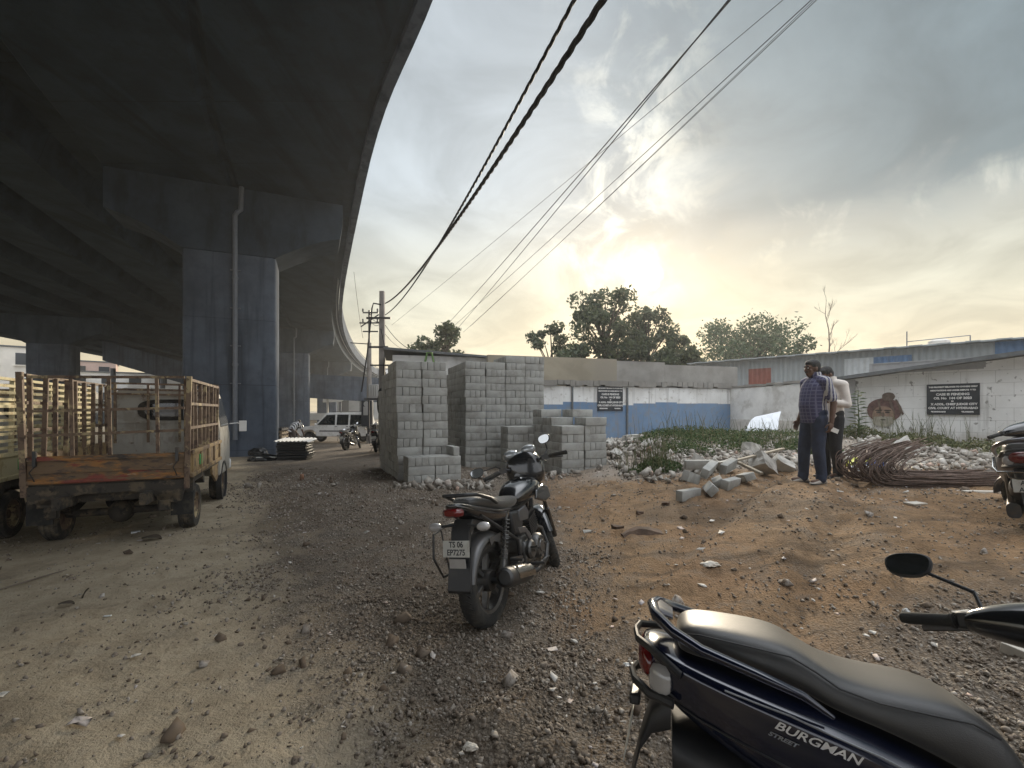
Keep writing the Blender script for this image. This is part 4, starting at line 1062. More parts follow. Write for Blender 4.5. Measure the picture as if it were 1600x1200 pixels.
mb.build('tank', MAT['far_grey'], tf, bevel=.03); mb = MB(); mb.box((0, 0, .04), (.9, .6, .10)); 
for x in (-.35, .35): mb.box((x, .2, -.9), (.08, .08, 1.8))
mb.build('frame', MAT['steel_dark'], tf)
EPS = 1e-6
def wire(label, A, Bv, sag, r, twist=0, n=40, col='cable_black', group='overhead wires'):
    A = Vector(A); Bv = Vector(Bv); pts = []
    for k in range(n+1):
        u = k/n; p = A.lerp(Bv, u); p.z -= 4*sag*u*(1-u)
        pts.append(p)
    mb = MB()
    if twist:
        side = (Bv-A).cross(Vector((0, 0, 1))).normalized(); m_ = int((Bv-A).length/twist*8)
        for ph in range(3):
            q = []
            for k in range(m_+1):
                u = k/m_; p = A.lerp(Bv, u); p.z -= 4*sag*u*(1-u); a = 2*PI*k/8+ph*2*PI/3; q.append(p+side*r*.85*math.cos(a)+Vector((0, 0, r*.85*math.sin(a))))
            mb.tube(q, r*.75, 5, caps=False)
    else: mb.tube(pts, r, 6, caps=False)
    o = mb.build('overhead_wire', MAT[col], fix=False); tag(o, label, 'wire', group); return o
pt = at(602, 474, 19.0); pt2 = at(602, 492, 19.0)
def aim(a, px, py, d, over=1.35, sag=.12):   # far end a, passes the surveyed point (px,py,d), runs on overhead
    b = at(px, py, d); u = 1/over; b.z += 4*sag*u*(1-u); return a, a+(b-a)*over
a, b = aim(pt, 955, -20, 3.0, 1.25, .55); w1 = wire('thickest twisted cable, lower of the two black cables from the concrete pole', a, b, .55, .017, .5)
a, b = aim(pt2, 908, -20, 3.6, 1.2, .6); w2 = wire('upper black twisted cable left of the thickest cable', a, b, .6, .012, .45)
for i, (fx, fy, nx_, ny_, dn, rr_, lb) in enumerate([(700, 506, 1148, -8, 7, .013, 'left wire of the black pair in the middle of the sky'), (716, 512, 1143, -6, 8, .0125, 'right wire of the black pair in the middle of the sky'),
      (612, 508, 1228, -4, 10, .008, 'thin single wire crossing behind the black pair'), (706, 512, 1273, -5, 9, .010, 'left wire of the thin right pair'), (724, 519, 1281, -5, 9.5, .009, 'right wire of the thin right pair'), (735, 510, 1277, -5, 12, .008, 'faint wire close along the thin right pair')]):
    a, b = aim(at(fx, fy, 34), nx_, ny_, dn, 1.3); wire(lb, a, b, .12, rr_)
for i, (x0, y0, d0, x1, y1, d1_, lb) in enumerate([(602, 508, 19, 660, 552, 17, 'service wire from the concrete pole down to the shed roof'), (602, 522, 19, 640, 545, 30, 'drooping wire from the concrete pole to the open crowned tree'), (578, 490, 27, 597, 500, 19.2, 'short slack wire between the two utility poles'), (578, 498, 27, 596, 504, 19.2, 'lower short wire between the two utility poles'), (553, 425, 27, 567, 528, 29, 'fine steep wire beside the flyover edge')]):
    wire(lb, at(x0, y0, d0), at(x1, y1, d1_), .25, .012)
# ================= two-wheelers =================
mat('rubber', (.018, .018, .017), .85, var=.25, scale=14, bump=.2, bscale=90, dirt=((.09, .075, .055), .45, 9), rvar=.2)
mat('black_plastic', (.018, .019, .021), .45, var=.15, dirt=((.07, .06, .05), .25, 8), bump=.06, bscale=220)
mat('black_gloss', (.008, .009, .011), .18, var=.1, coat=.8, dirt=((.06, .055, .045), .18, 7))
mat('seat_vinyl', (.018, .018, .018), .44, var=.15, scale=9, bump=.12, bscale=320, spec=.9, dirt=((.07, .065, .055), .3, 4))
_b = [n for n in MAT['seat_vinyl'].node_tree.nodes if n.type == 'BSDF_PRINCIPLED'][0]; _b.inputs['Sheen Weight'].default_value = .25; _b.inputs['Sheen Roughness'].default_value = .4; _b.inputs['Sheen Tint'].default_value = (.9, .85, .75, 1)
mat('silver_paint', (.11, .11, .112), .4, .5, var=.1, dirt=((.20, .18, .15), .4, 9))
mat('alloy', (.13, .13, .128), .42, .8, var=.2, scale=14, dirt=((.10, .085, .065), .5, 10), bump=.1)
mat('chrome', (.33, .33, .32), .22, 1., var=.06, dirt=((.2, .18, .15), .25, 10))
mat('dark_metal', (.07, .07, .07), .5, .7, var=.25, dirt=((.12, .095, .07), .5, 9))
mat('navy_gloss', (.003, .006, .022), .16, .25, var=.1, coat=1., dirt=((.05, .05, .05), .12, 6))
mat('scooter_grey', (.10, .10, .115), .3, .5, var=.1, coat=.5, dirt=((.2, .18, .15), .3, 8))
mat('red_lens', (.13, .008, .008), .12, var=.1, coat=.6)
mat('clear_lens', (.38, .37, .36), .10, var=.1, coat=.8)
mat('amber_lens', (.55, .22, .03), .15, var=.1, coat=.5)
mat('plate_white', (.52, .52, .48), .5, var=.08, dirt=((.32, .28, .22), .5, 12))
mat('plate_ink', (.02, .02, .025), .6)
mat('mirror_glass', (.55, .57, .58), .03, 1., var=.02)
mat('visor_smoke', (.35, .37, .38), .1, .4, var=.1, coat=.6)
B_ = lambda n: MAT[n]
def sec(x, z, hw, hh, p=2.4, n=18, y=0, flat_top=None, top=None):
    r = []
    for k in range(n):
        a = 2*PI*k/n; c, s_ = math.cos(a), math.sin(a)
        yy = hw*math.copysign(abs(c)**(2/p), c); zz = hh*math.copysign(abs(s_)**(2/p), s_)
        if top and zz > 0: yy *= 1-(1-top)*(zz/hh)
        r.append(Vector((x, y+yy, z+zz)))
    return r
def make_wheel(parent, c, R, w_, rimR, spokes=6, M=None, rimmat='alloy', drum=.075, tw=None):
    """wheel axle along y at c; the rim carries the tyre and the brake drum"""
    mb = MB(); mb.M = M or Matrix.Identity(4)
    mb.lathe([(rimR-.028, -w_*.32), (rimR+.004, -w_*.40), (rimR+.004, w_*.40), (rimR-.028, w_*.32), (rimR-.034, 0)], 36, c, 'y', closed=True)
    mb.lathe([(.001, -w_*.4), (.035, -w_*.4), (.04, 0), (.035, w_*.4), (.001, w_*.4)], 18, c, 'y')
    for k in range(spokes):
        a = 2*PI*k/spokes+.3
        p0 = Vector(c)+Vector((math.cos(a)*.03, 0, math.sin(a)*.03)); p1 = Vector(c)+Vector((math.cos(a)*(rimR-.02), 0, math.sin(a)*(rimR-.02)))
        mb.bar(p0, p1, .030, w_*.34, up=(0, 1, 0))
    wh = mb.build('wheel', B_(rimmat), parent, bevel=.003)
    mb = MB(); mb.M = M or Matrix.Identity(4); h = R-rimR
    prof = [(rimR-.004, -w_*.38), (rimR+h*.25, -w_*.50), (rimR+h*.6, -w_*.49), (rimR+h*.86, -w_*.36), (R, -w_*.14), (R+.002, 0), (R, w_*.14), (rimR+h*.86, w_*.36), (rimR+h*.6, w_*.49), (rimR+h*.25, w_*.50), (rimR-.004, w_*.38)]
    mb.lathe(prof, 48, c, 'y', closed=True)
    n = 44
    for k in range(n):      # tread blocks
        for s_ in (-1, 1):
            a = 2*PI*(k+(.5 if s_ > 0 else 0))/n; ca, sa = math.cos(a), math.sin(a)
            d = Vector((ca, 0, sa)); tq = Vector((-sa, 0, ca)); pc = Vector(c)+d*(R-.003)+Vector((0, s_*w_*.24, 0))
            mb.bar(pc-tq*.012-Vector((0, s_*w_*.14, 0))-d*.0, pc+tq*.014+Vector((0, s_*w_*.12, 0))-d*.012, .009, .010, up=tuple(d))
    mb.build('tyre', B_('rubber'), wh, angle=50)
    if drum:
        mb = MB(); mb.M = M or Matrix.Identity(4); mb.lathe([(.001, -w_*.46), (drum*.9, -w_*.46), (drum, -w_*.3), (drum, w_*.3), (drum*.9, w_*.46), (.001, w_*.46)], 24, c, 'y'); mb.build('brake_drum', B_('dark_metal'), wh)
    return wh
def plate(parent, c, w_, h, lines, M, size):
    mb = MB(); mb.M = M; mb.box((0, 0, 0), (w_, h, .004)); o = mb.build('number_plate', B_('plate_white'), parent, bevel=.002)
    for k, (tx, yy) in enumerate(lines):
        text_mesh(tx, size, B_('plate_ink'), 'lettering', o, M @ Matrix.Translation((0, yy, .0025)), .0006, xscale=.88, offset=.0012)
    return o
def mirror(parent, base, mid, head, face, M, rx=.062, rz=.042, glassmat='mirror_glass'):
    mb = MB(); mb.M = M; mb.tube([base, mid, head], [.007, .006, .006], 8); st = mb.build('mirror', B_('black_plastic'), parent)
    f = Vector(face).normalized(); q = f.to_track_quat('Z', 'Y').to_matrix()
    def ring(k, r, dz):
        v = []
        for i in range(24):
            a = 2*PI*i/24; c, s_ = math.cos(a), math.sin(a); v.append(Vector(head)+q @ Vector((rx*r*math.copysign(abs(c)**.8, c)*(1+.12*s_), rz*r*math.copysign(abs(s_)**.8, s_), dz)))
        return v
    mb = MB(); mb.M = M; mb.loft([ring(0, .35, -.030), ring(0, .8, -.022), ring(0, 1.0, -.004), ring(0, 1.0, .006), ring(0, .93, .008)]); mb.build('mirror_shell', B_('black_plastic'), st)
    mb = MB(); mb.M = M; mb.loft([ring(0, .90, .0075), ring(0, .90, .0098)]); mb.build('mirror_glass', B_(glassmat), st)
    return st
def steer_M(p, ang, rake=25):
    ax = Vector((-math.sin(math.radians(rake)), 0, math.cos(math.radians(rake))))
    return Matrix.Translation(p) @ Matrix.Rotation(math.radians(ang), 4, ax) @ Matrix.Translation(-Vector(p))

def motorcycle(label, loc, yaw, lean, steer, lines=('TS 06', 'EP7275'), group=None, detail=True):
    o = thing('motorcycle', label, 'motorcycle', loc, (math.radians(-lean), 0, yaw), group)
    make_wheel(o, (0, 0, .312), .312, .125, .222, 6)
    SM = steer_M((1.0, 0, .90), steer); fa = (1.33, 0, .30)
    make_wheel(o, fa, .30, .095, .218, 6, SM, drum=0)
    mb = MB(); mb.M = SM; mb.lathe([(.06, -.055), (.12, -.055), (.12, -.051), (.06, -.051)], 30, fa, 'y', closed=True); mb.build('brake_disc', B_('alloy'), o)
    # fork, yokes, fender
    mb = MB(); mb.M = SM
    for s in (-1, 1):
        mb.tube([(1.33, .085*s, .28), (1.19, .085*s, .57)], .026, 10); mb.tube([(1.19, .085*s, .57), (1.0, .085*s, .96)], .018, 10)
    mb.box((1.03, 0, .87), (.07, .23, .05)); mb.box((.985, 0, .965), (.08, .22, .035)); mb.build('front_fork', B_('black_gloss'), o)
    mb = MB(); mb.M = SM; rings = []
    for k in range(13):
        a = math.radians(20+k*12); q = []
        for j in range(9):
            b = math.radians(-90+j*22.5); rr = .325-.03*(1-math.cos(b)); q.append(Vector((1.33+rr*math.cos(a), .062*math.sin(b), .30+rr*math.sin(a))))
        q += [Vector((1.33+(v-Vector((1.33, 0, .3))).x*.975, v.y*.9, .30+(v-Vector((1.33, 0, .3))).z*.975)) for v in reversed(q)]
        rings.append(q)
    mb.loft(rings); mb.build('front_mudguard', B_('black_gloss'), o)
    # frame and swingarm
    mb = MB()
    mb.tube([(1.0, 0, .88), (.95, 0, .74), (.70, 0, .70), (.32, 0, .72), (-.05, 0, .78)], .024, 8); mb.tube([(1.0, 0, .80), (.98, 0, .55), (.86, 0, .30)], .022, 8)
    for s in (-1, 1):
        mb.bar((.42, .10*s, .33), (0, .115*s, .312), .030, .05); mb.tube([(.44, .09*s, .32), (.40, .1*s, .55), (.34, .1*s, .72)], .016, 8); mb.tube([(.40, .1*s, .50), (.1, .11*s, .66), (-.15, .1*s, .80)], .014, 8)
    mb.lathe([(.001, -.14), (.02, -.14), (.02, .14), (.001, .14)], 10, (0, 0, .312), 'y'); mb.build('frame', B_('black_plastic'), o)
    # engine
    mb = MB()
    mb.box((.66, 0, .36), (.36, .25, .20)); mb.box((.55, 0, .43), (.22, .20, .14)); mb.build('crankcase', B_('alloy'), o, bevel=.03, seg=3)
    mb = MB(); Rm = Matrix.Rotation(math.radians(-18), 3, 'Y')
    for k in range(8): mb.box(Vector((.80, 0, .47))+Rm @ Vector((0, 0, .021*k)), (.17, .19, .010), Rm)
    mb.box((.83, 0, .55), (.11, .13, .22), Rm); mb.build('cylinder', B_('dark_metal'), o)
    mb = MB(); mb.lathe([(.001, -.175), (.045, -.175), (.05, -.168), (.085, -.165), (.10, -.15), (.105, -.11), (.001, -.11)], 26, (.72, 0, .37), 'y')
    mb.lathe([(.001, -.16), (.06, -.16), (.075, -.145), (.075, -.10), (.001, -.10)], 22, (.56, 0, .38), 'y')
    for k in range(6): a = k*PI/3; mb.box((.72+.075*math.cos(a), -.165, .37+.075*math.sin(a)), (.018, .02, .018))
    mb.lathe([(.001, .175), (.08, .17), (.095, .11), (.001, .11)], 22, (.70, 0, .37), 'y'); mb.build('engine_cover', B_('alloy'), o)
    # carburettor and silver side frame plate
    for poly, y0, y1 in (([(.36, .60), (.50, .58), (.60, .50), (.62, .43), (.57, .45), (.50, .53), (.38, .55)], -.135, -.115), ([(.33, .60), (.47, .58), (.49, .66), (.36, .70)], .115, .135), ([(.40, .64), (.58, .62), (.60, .68), (.55, .74), (.40, .72)], -.138, -.112)):
        mb = MB(); mb.prism(poly, y0, y1, 'xz'); mb.build('side_plate', B_('silver_paint'), o, bevel=.006)
    mb = MB(); mb.prism([(.30, .56), (.42, .53), (.50, .62), (.46, .72), (.26, .74)], -.13, .13, 'xz'); mb.build('side_panel', B_('black_plastic'), o, bevel=.02)
    # exhaust
    mb = MB(); mb.tube([(.88, -.03, .50), (.97, -.08, .46), (.97, -.12, .32), (.86, -.14, .22), (.62, -.15, .20), (.42, -.155, .23)], .021, 10); ex = mb.build('exhaust_pipe', B_('dark_metal'), o)
    mb = MB(); mb.tube([(.44, -.155, .23), (.40, -.16, .245), (.30, -.17, .27), (-.02, -.185, .345), (-.06, -.187, .355), (-.075, -.187, .358)], [.03, .055, .066, .070, .066, .05], 22, caps=False)
    mb.tube([(-.06, -.187, .355), (-.03, -.186, .348)], [.048, .02], 18); mb.build('silencer', B_('dark_metal'), ex)
    mb = MB(); q0 = Vector((.38, -.16, .25)); q1 = Vector((.04, -.18, .33)); rings = []
    for k in range(7):
        c = q0.lerp(q1, k/6); q = [c+Vector((.0, -.077*math.cos(math.radians(a)), .077*math.sin(math.radians(a)))) for a in range(-10, 100, 14)]; q += [c+(v-c)*.95 for v in reversed(q)]; rings.append(q)
    mb.loft(rings); mb.build('heat_shield', B_('chrome'), ex)
    # tank
    mb = MB(); mb.loft([sec(.47, .79, .05, .03), sec(.52, .80, .095, .06), sec(.62, .825, .135, .085), sec(.74, .84, .160, .10, 2.6), sec(.86, .845, .165, .095, 2.6), sec(.95, .84, .13, .08), sec(1.0, .83, .07, .05)])
    tk = mb.build('fuel_tank', B_('black_gloss'), o, subdiv=1)
    mb = MB(); mb.lathe([(.001, 1.045), (.028, 1.043), (.034, 1.035), (.034, 1.02)], 18, (.80, 0, -.10)); mb.build('filler_cap', B_('chrome'), tk)
    for s in (-1, 1):
        mb = MB(); mb.prism([(.70, .76), (.92, .70), (1.06, .72), (1.02, .82), (.90, .86), (.74, .83)], s*.165-.012, s*.165+.012, 'xz'); mb.build('tank_shroud', B_('black_gloss'), o, bevel=.012)
    # seat and tail
    mb = MB(); mb.loft([sec(.53, .80, .08, .03, 3), sec(.44, .795, .115, .045, 3), sec(.28, .80, .135, .05, 3), sec(.14, .815, .135, .055, 3), sec(.06, .85, .125, .06, 3), sec(-.05, .875, .115, .055, 3), sec(-.20, .895, .095, .045, 3), sec(-.29, .90, .07, .03, 3)])
    mb.build('seat', B_('seat_vinyl'), o, subdiv=1)
    mb = MB(); mb.loft([sec(.36, .715, .125, .05, 3), sec(.18, .74, .135, .06, 3), sec(0, .775, .130, .065, 3), sec(-.20, .83, .11, .055, 3), sec(-.38, .885, .075, .033, 3), sec(-.45, .905, .04, .016, 3)])
    tc_ = mb.build('tail_cowl', B_('black_gloss'), o, subdiv=1)
    for s in (-1, 1):
        mb = MB(); mb.prism([(.30, .765), (.05, .80), (-.22, .865), (-.42, .913), (-.30, .868), (-.1, .82), (.12, .772)], s*.131-.010, s*.128+.010, 'xz')
        for i, v in enumerate(mb.v):
            x, y, z = v; f = 1 if x > 0 else 1+(x/.45)*.50; mb.v[i] = (x, y*f, z)
        mb.build('silver_stripe', B_('silver_paint'), tc_, bevel=.003)
    mb = MB(); mb.tube([(.02, -.145, .855), (-.10, -.15, .905), (-.28, -.125, .955), (-.38, -.075, .965), (-.40, 0, .965), (-.38, .075, .965), (-.28, .125, .955), (-.10, .15, .905), (.02, .145, .855)], .013, 10); mb.build('grab_rail', B_('black_plastic'), o)
    mb = MB(); mb.loft([sec(-.40, .855, .075, .032, 3), sec(-.455, .86, .06, .028, 3), sec(-.475, .862, .035, .018, 3)]); mb.build('tail_lamp', B_('red_lens'), o)
    for s in (-1, 1):
        mb = MB(); mb.tube([(-.25, .05*s, .76), (-.27, .15*s, .755)], .009, 8); ind = mb.build('indicator', B_('black_plastic'), o)
        mb = MB(); mb.ell((-.28, .185*s, .755), (.038, .048, .030)); mb.build('indicator_lens', B_('clear_lens'), ind)
    # rear fender, hugger, mud flap
    mb = MB(); mb.prism([(-.05, .74), (-.26, .79), (-.34, .72), (-.37, .60), (-.35, .60), (-.30, .70), (-.22, .74)], -.07, .07, 'xz'); mb.prism([(-.345, .62), (-.36, .62), (-.45, .36), (-.44, .34), (-.42, .36)], -.085, .085, 'xz'); mb.build('mudguard', B_('black_plastic'), o, bevel=.004)
    mb = MB(); rings = []
    for k in range(12):
        a = math.radians(62+k*9.5); q = []
        for j in range(11):
            b = math.radians(-98+j*19.6); rr = .345-.045*(1-math.cos(b)); q.append(Vector((rr*math.cos(a), .088*math.sin(b), .312+rr*math.sin(a))))
        q += [Vector((v.x*.98, v.y*.95, .312+(v.z-.312)*.98)) for v in reversed(q)]
        rings.append(q)
    mb.loft(rings)
    for s in (-1, 1): mb.prism([(-.05, .62), (.14, .62), (.22, .45), (.18, .36), (.12, .44), (.09, .56), (.02, .585), (-.03, .565)], s*.092-.003, s*.092+.003, 'xz'); mb.prism([(.12, .46), (.19, .36), (.10, .33), (.04, .37), (.06, .40), (.11, .38), (.13, .41)], s*.092-.003, s*.092+.003, 'xz')
    mb.build('hugger', B_('silver_paint'), o)
    Mp = Matrix.Translation((-.425, 0, .625)) @ Matrix.Rotation(-PI/2, 4, 'Z') @ Matrix.Rotation(math.radians(78), 4, 'X')
    plate(o, None, .20, .105, ((lines[0], .026), (lines[1], -.024)), Mp, .052)
    mb = MB(); mb.box((-.425, 0, .53), (.006, .12, .06)); mb.build('reflector', B_('clear_lens'), o)
    # shocks
    for s in (-1, 1):
        a = Vector((.20, .125*s, .74)); b = Vector((.03, .128*s, .36)); pts = []
        for k in range(97):
            u = k/96; c = a.lerp(b, .06+.72*u); th = u*11*2*PI; pts.append(c+Vector((.026*math.cos(th), .026*math.sin(th), 0)))
        mb = MB(); mb.tube(pts, .0055, 5); mb.tube([a, b], .011, 8); mb.tube([a.lerp(b, .78), b], .022, 10); mb.build('shock_absorber', B_('alloy'), o)
    # pegs, levers, stand
    mb = MB()
    for s in (-1, 1): mb.tube([(.50, .11*s, .28), (.50, .27*s, .29)], .014, 8); mb.tube([(.20, .12*s, .40), (.16, .24*s, .41)], .012, 8); mb.bar((.20, .12*s, .40), (.40, .12*s, .36), .02, .03)
    mb.tube([(.56, -.17, .37), (.46, -.20, .42), (.40, -.21, .44), (.39, -.27, .45)], .009, 8); mb.tube([(.62, -.16, .24), (.78, -.17, .25), (.80, -.2, .26)], .008, 8); mb.tube([(.48, .12, .27), (.42, .28, .03), (.40, .31, .025)], .011, 8); mb.build('foot_controls', B_('alloy'), o)
    mb = MB()
    mb.tube([(-.02, .24, .72), (-.26, .22, .70), (-.30, .21, .55), (-.22, .2, .40), (.1, .22, .38), (.22, .22, .5), (.18, .23, .70), (-.02, .24, .72)], .008, 6); mb.tube([(.0, .23, .71), (.0, .21, .39)], .006, 6); mb.tube([(-.15, .23, .71), (-.12, .21, .39)], .006, 6); mb.build('leg_guard', B_('dark_metal'), o)
    # handlebar
    mb = MB(); mb.M = SM; mb.tube([(.84, -.35, 1.03), (.95, -.18, 1.05), (1.0, -.07, 1.0), (1.0, .07, 1.0), (.95, .18, 1.05), (.84, .35, 1.03)], .012, 8); hb = mb.build('handlebar', B_('black_plastic'), o)
    for s in (-1, 1):
        mb = MB(); mb.M = SM; mb.tube([(.905, .245*s, 1.043), (.83, .375*s, 1.028)], .018, 10); mb.lathe([(.001, -.012), (.02, -.012), (.02, .012), (.001, .012)], 10, (.828, .378*s, 1.027), 'y'); mb.build('grip', B_('rubber'), hb)
        mb = MB(); mb.M = SM; mb.box((.93, .2*s, 1.045), (.05, .06, .05)); mb.tube([(.95, .19*s, 1.03), (.965, .25*s, 1.025), (.92, .36*s, 1.0)], .007, 6); mb.build('brake_lever', B_('dark_metal'), hb)
        mirror(o, (.93, .2*s, 1.06), (.98, .25*s, 1.10), (.95, (.25 if s < 0 else .43)*s, 1.20 if s < 0 else 1.10), (-1, -.12*s, .05) if s > 0 else (-1, .75, .3), SM)
    # instrument cowl with fly screen
    mb = MB(); mb.M = SM; mb.loft([sec(1.28, .90, .07, .09, 2.2), sec(1.23, .93, .14, .16, 2.2), sec(1.13, .97, .180, .190, 2.3), sec(1.03, .985, .185, .185, 2.3), sec(.97, .99, .165, .165, 2.3), sec(.94, .995, .12, .12, 2.3)]); hc = mb.build('headlight_cowl', B_('black_gloss'), o, subdiv=1)
    mb = MB(); mb.M = SM; mb.ell((1.225, 0, .92), (.05, .09, .09)); mb.build('headlamp', B_('clear_lens'), hc)
    for s in (-1, 1):
        mb = MB(); mb.M = SM; mb.loft([sec(1.18, 1.10, .05, .04, 2.2, 12, s*.075), sec(1.10, 1.14, .078, .06, 2.2, 12, s*.085), sec(1.02, 1.155, .076, .055, 2.2, 12, s*.087), sec(.97, 1.16, .055, .03, 2.2, 12, s*.085)]); mb.build('fly_screen', B_('visor_smoke'), hc, subdiv=1)
    # cables
    mb = MB(); mb.M = SM
    for s, z in ((-1, 1.0), (1, 1.0), (-1, .97)): mb.tube([(.94, .2*s, z+.03), (1.06, .19*s, z+.06), (1.14, .12*s, z-.06), (1.08, .06*s, .80)], .006, 6)
    mb.build('control_cables', B_('cable_black'), o)
    return o

mc = motorcycle('black motorcycle with silver trim leaning on its stand in mid yard', (-.155, 3.27, G(-.155, 3.27)-.018), math.radians(66), 7, 30)
# small crash guard loop by the shock, as on the photographed bike
b0 = at(765, 968, 3.27)

def scooter(label, loc, yaw, lean, steer, paint, lines, group=None, name_text=None, pivot=.80, mirrors=True):
    o = thing('scooter', label, 'scooter', loc, (math.radians(-lean), 0, yaw), group)
    make_wheel(o, (0, 0, .215), .215, .10, .135, 5, None, 'dark_metal')
    SM = steer_M((pivot, 0, .75), steer, 14); fx = pivot+.28
    make_wheel(o, (fx, 0, .235), .235, .09, .155, 5, SM, 'dark_metal')
    P_ = B_(paint)
    # side bodywork: shell with a shoulder
    def bsec(x, zt, zb, hw, sh):   # top z, bottom z, half width, shoulder drop
        h = zt-zb
        pr = [(0, zt), (hw*.62, zt-.004), (hw*.93, zt-sh*.55), (hw, zt-sh), (hw*1.0, zt-sh-.02), (hw*.97, zb+h*.45), (hw*.84, zb+h*.16), (hw*.60, zb), (0, zb)]
        return [Vector((x, -y, z)) for y, z in pr]+[Vector((x, y, z)) for y, z in reversed(pr[1:-1])]
    mb = MB(); mb.loft([bsec(-.47, .80, .76, .05, .01), bsec(-.44, .805, .70, .10, .02), bsec(-.36, .80, .64, .150, .03), bsec(-.24, .785, .58, .185, .035), bsec(-.08, .755, .50, .215, .04), bsec(.10, .715, .43, .225, .045), bsec(.28, .665, .38, .215, .05), bsec(.42, .60, .34, .19, .05), bsec(.52, .52, .32, .16, .05), bsec(.58, .44, .31, .14, .05)])
    body = mb.build('body_panel', P_, o, subdiv=1, angle=60)
    # lower dark panel and floor board
    mb = MB(); mb.loft([sec(-.30, .50, .13, .07, 3), sec(-.05, .42, .16, .10, 3), sec(.2, .36, .18, .08, 3), sec(.45, .30, .18, .06, 4), sec(pivot-.05, .28, .19, .045, 5)]); mb.build('floorboard', B_('black_plastic'), o)
    # seat: stepped, broad
    def ssec(x, zt, hw, th):
        pr = [(0, zt), (hw*.55, zt-.002), (hw*.82, zt-.012), (hw*.97, zt-.040), (hw*1.0, zt-th*.6), (hw*.94, zt-th)]
        return [Vector((x, -y, z)) for y, z in pr]+[Vector((x, y, z)) for y, z in reversed(pr[1:])]
    mb = MB(); mb.loft([ssec(-.285, .845, .09, .05), ssec(-.27, .872, .125, .09), ssec(-.22, .885, .145, .11), ssec(-.08, .878, .160, .12), ssec(.015, .870, .165, .125), ssec(.075, .840, .165, .12), ssec(.13, .805, .165, .11), ssec(.22, .785, .163, .11), ssec(.33, .782, .165, .15), ssec(.42, .775, .155, .18), ssec(.49, .735, .14, .20), ssec(.545, .66, .125, .20), ssec(.575, .57, .11, .16), ssec(.585, .50, .10, .08)])
    mb.build('seat', B_('seat_vinyl'), o, subdiv=2, angle=80)
    for s in (-1, 1):
        mb = MB(); mb.tube([(-.26, .118*s, .850), (-.22, .139*s, .858), (-.08, .156*s, .850), (.015, .162*s, .842), (.075, .162*s, .812), (.13, .162*s, .778), (.22, .160*s, .757), (.33, .161*s, .75), (.42, .151*s, .742), (.48, .137*s, .712)], .0028, 6); mb.build('seat_piping', B_('black_plastic'), o, fix=False)
    # grab rail: sweeps up from the panels and closes behind the seat
    mb = MB(); pts = [(.10, -.205, .72), (.03, -.215, .765), (-.08, -.215, .80), (-.22, -.195, .835), (-.33, -.155, .862), (-.40, -.09, .885), (-.42, 0, .892), (-.40, .09, .885), (-.33, .155, .862), (-.22, .195, .835), (-.08, .215, .80), (.03, .215, .765), (.10, .205, .72)]
    mb.tube(pts, [.008, .015, .019, .021, .024, .028, .030, .028, .024, .021, .019, .015, .008], 12, flat=.72); mb.build('grab_rail', P_, o, angle=70)
    mb = MB(); mb.loft([sec(-.33, .875, .05, .012, 3), sec(-.38, .89, .075, .012, 3), sec(-.43, .898, .06, .008, 3)]); mb.build('rail_cap', B_('scooter_grey'), o)
    # tail lamp with dark surround
    mb = MB(); mb.loft([sec(-.40, .735, .135, .062, 2.6), sec(-.45, .74, .115, .058, 2.6), sec(-.49, .745, .07, .042, 2.4)]); tl = mb.build('tail_lamp', B_('red_lens'), o, subdiv=1)
    for s in (-1, 1):
        mb = MB(); mb.loft([sec(-.33, .715, .03, .05, 2.2, 12, s*.135), sec(-.39, .71, .035, .052, 2.2, 12, s*.120), sec(-.44, .705, .025, .036, 2.2, 12, s*.10)]); mb.build('indicator_lens', B_('clear_lens'), tl, subdiv=1)
    mb = MB(); mb.tube([(-.30, -.168, .745), (-.40, -.145, .79), (-.485, -.08, .805), (-.50, 0, .808), (-.485, .08, .805), (-.40, .145, .79), (-.30, .168, .745)], .013, 8); mb.tube([(-.33, -.155, .655), (-.43, -.12, .66), (-.50, -.06, .672), (-.515, 0, .675), (-.50, .06, .672), (-.43, .12, .66), (-.33, .155, .655)], .015, 8); mb.build('lamp_bezel', B_('black_plastic'), o)
    # rear mudguard with plate
    mb = MB(); mb.loft([sec(-.34, .60, .10, .06, 4), sec(-.42, .56, .085, .045, 4), sec(-.47, .48, .07, .02, 4), sec(-.52, .34, .065, .012, 4)]); mb.build('mudguard', B_('black_plastic'), o)
    Mp = Matrix.Translation((-.525, 0, .50)) @ Matrix.Rotation(-PI/2, 4, 'Z') @ Matrix.Rotation(math.radians(74), 4, 'X')
    plate(o, None, .22, .12, ((lines[0], .030), (lines[1], -.028)) if lines else (), Mp, .055)
    mb = MB(); mb.box((-.50, 0, .60), (.05, .09, .035)); mb.build('plate_lamp', B_('black_plastic'), o, bevel=.008)
    # engine, exhaust, rear shock
    mb = MB(); mb.loft([sec(-.08, .23, .05, .07, 3, 14, .14), sec(.15, .26, .06, .08, 3, 14, .13), sec(.36, .30, .05, .06, 3, 14, .12)]); mb.box((.22, 0, .30), (.22, .2, .18)); mb.build('engine', B_('dark_metal'), o)
    mb = MB(); mb.tube([(.30, -.10, .26), (.20, -.15, .22), (.12, -.165, .24), (-.28, -.18, .33), (-.30, -.18, .335)], [.018, .02, .055, .06, .03], 14); mb.build('exhaust', B_('dark_metal'), o)
    mb = MB(); mb.tube([(-.02, .15, .24), (-.12, .15, .60)], .022, 8); mb.build('shock_absorber', B_('alloy'), o)
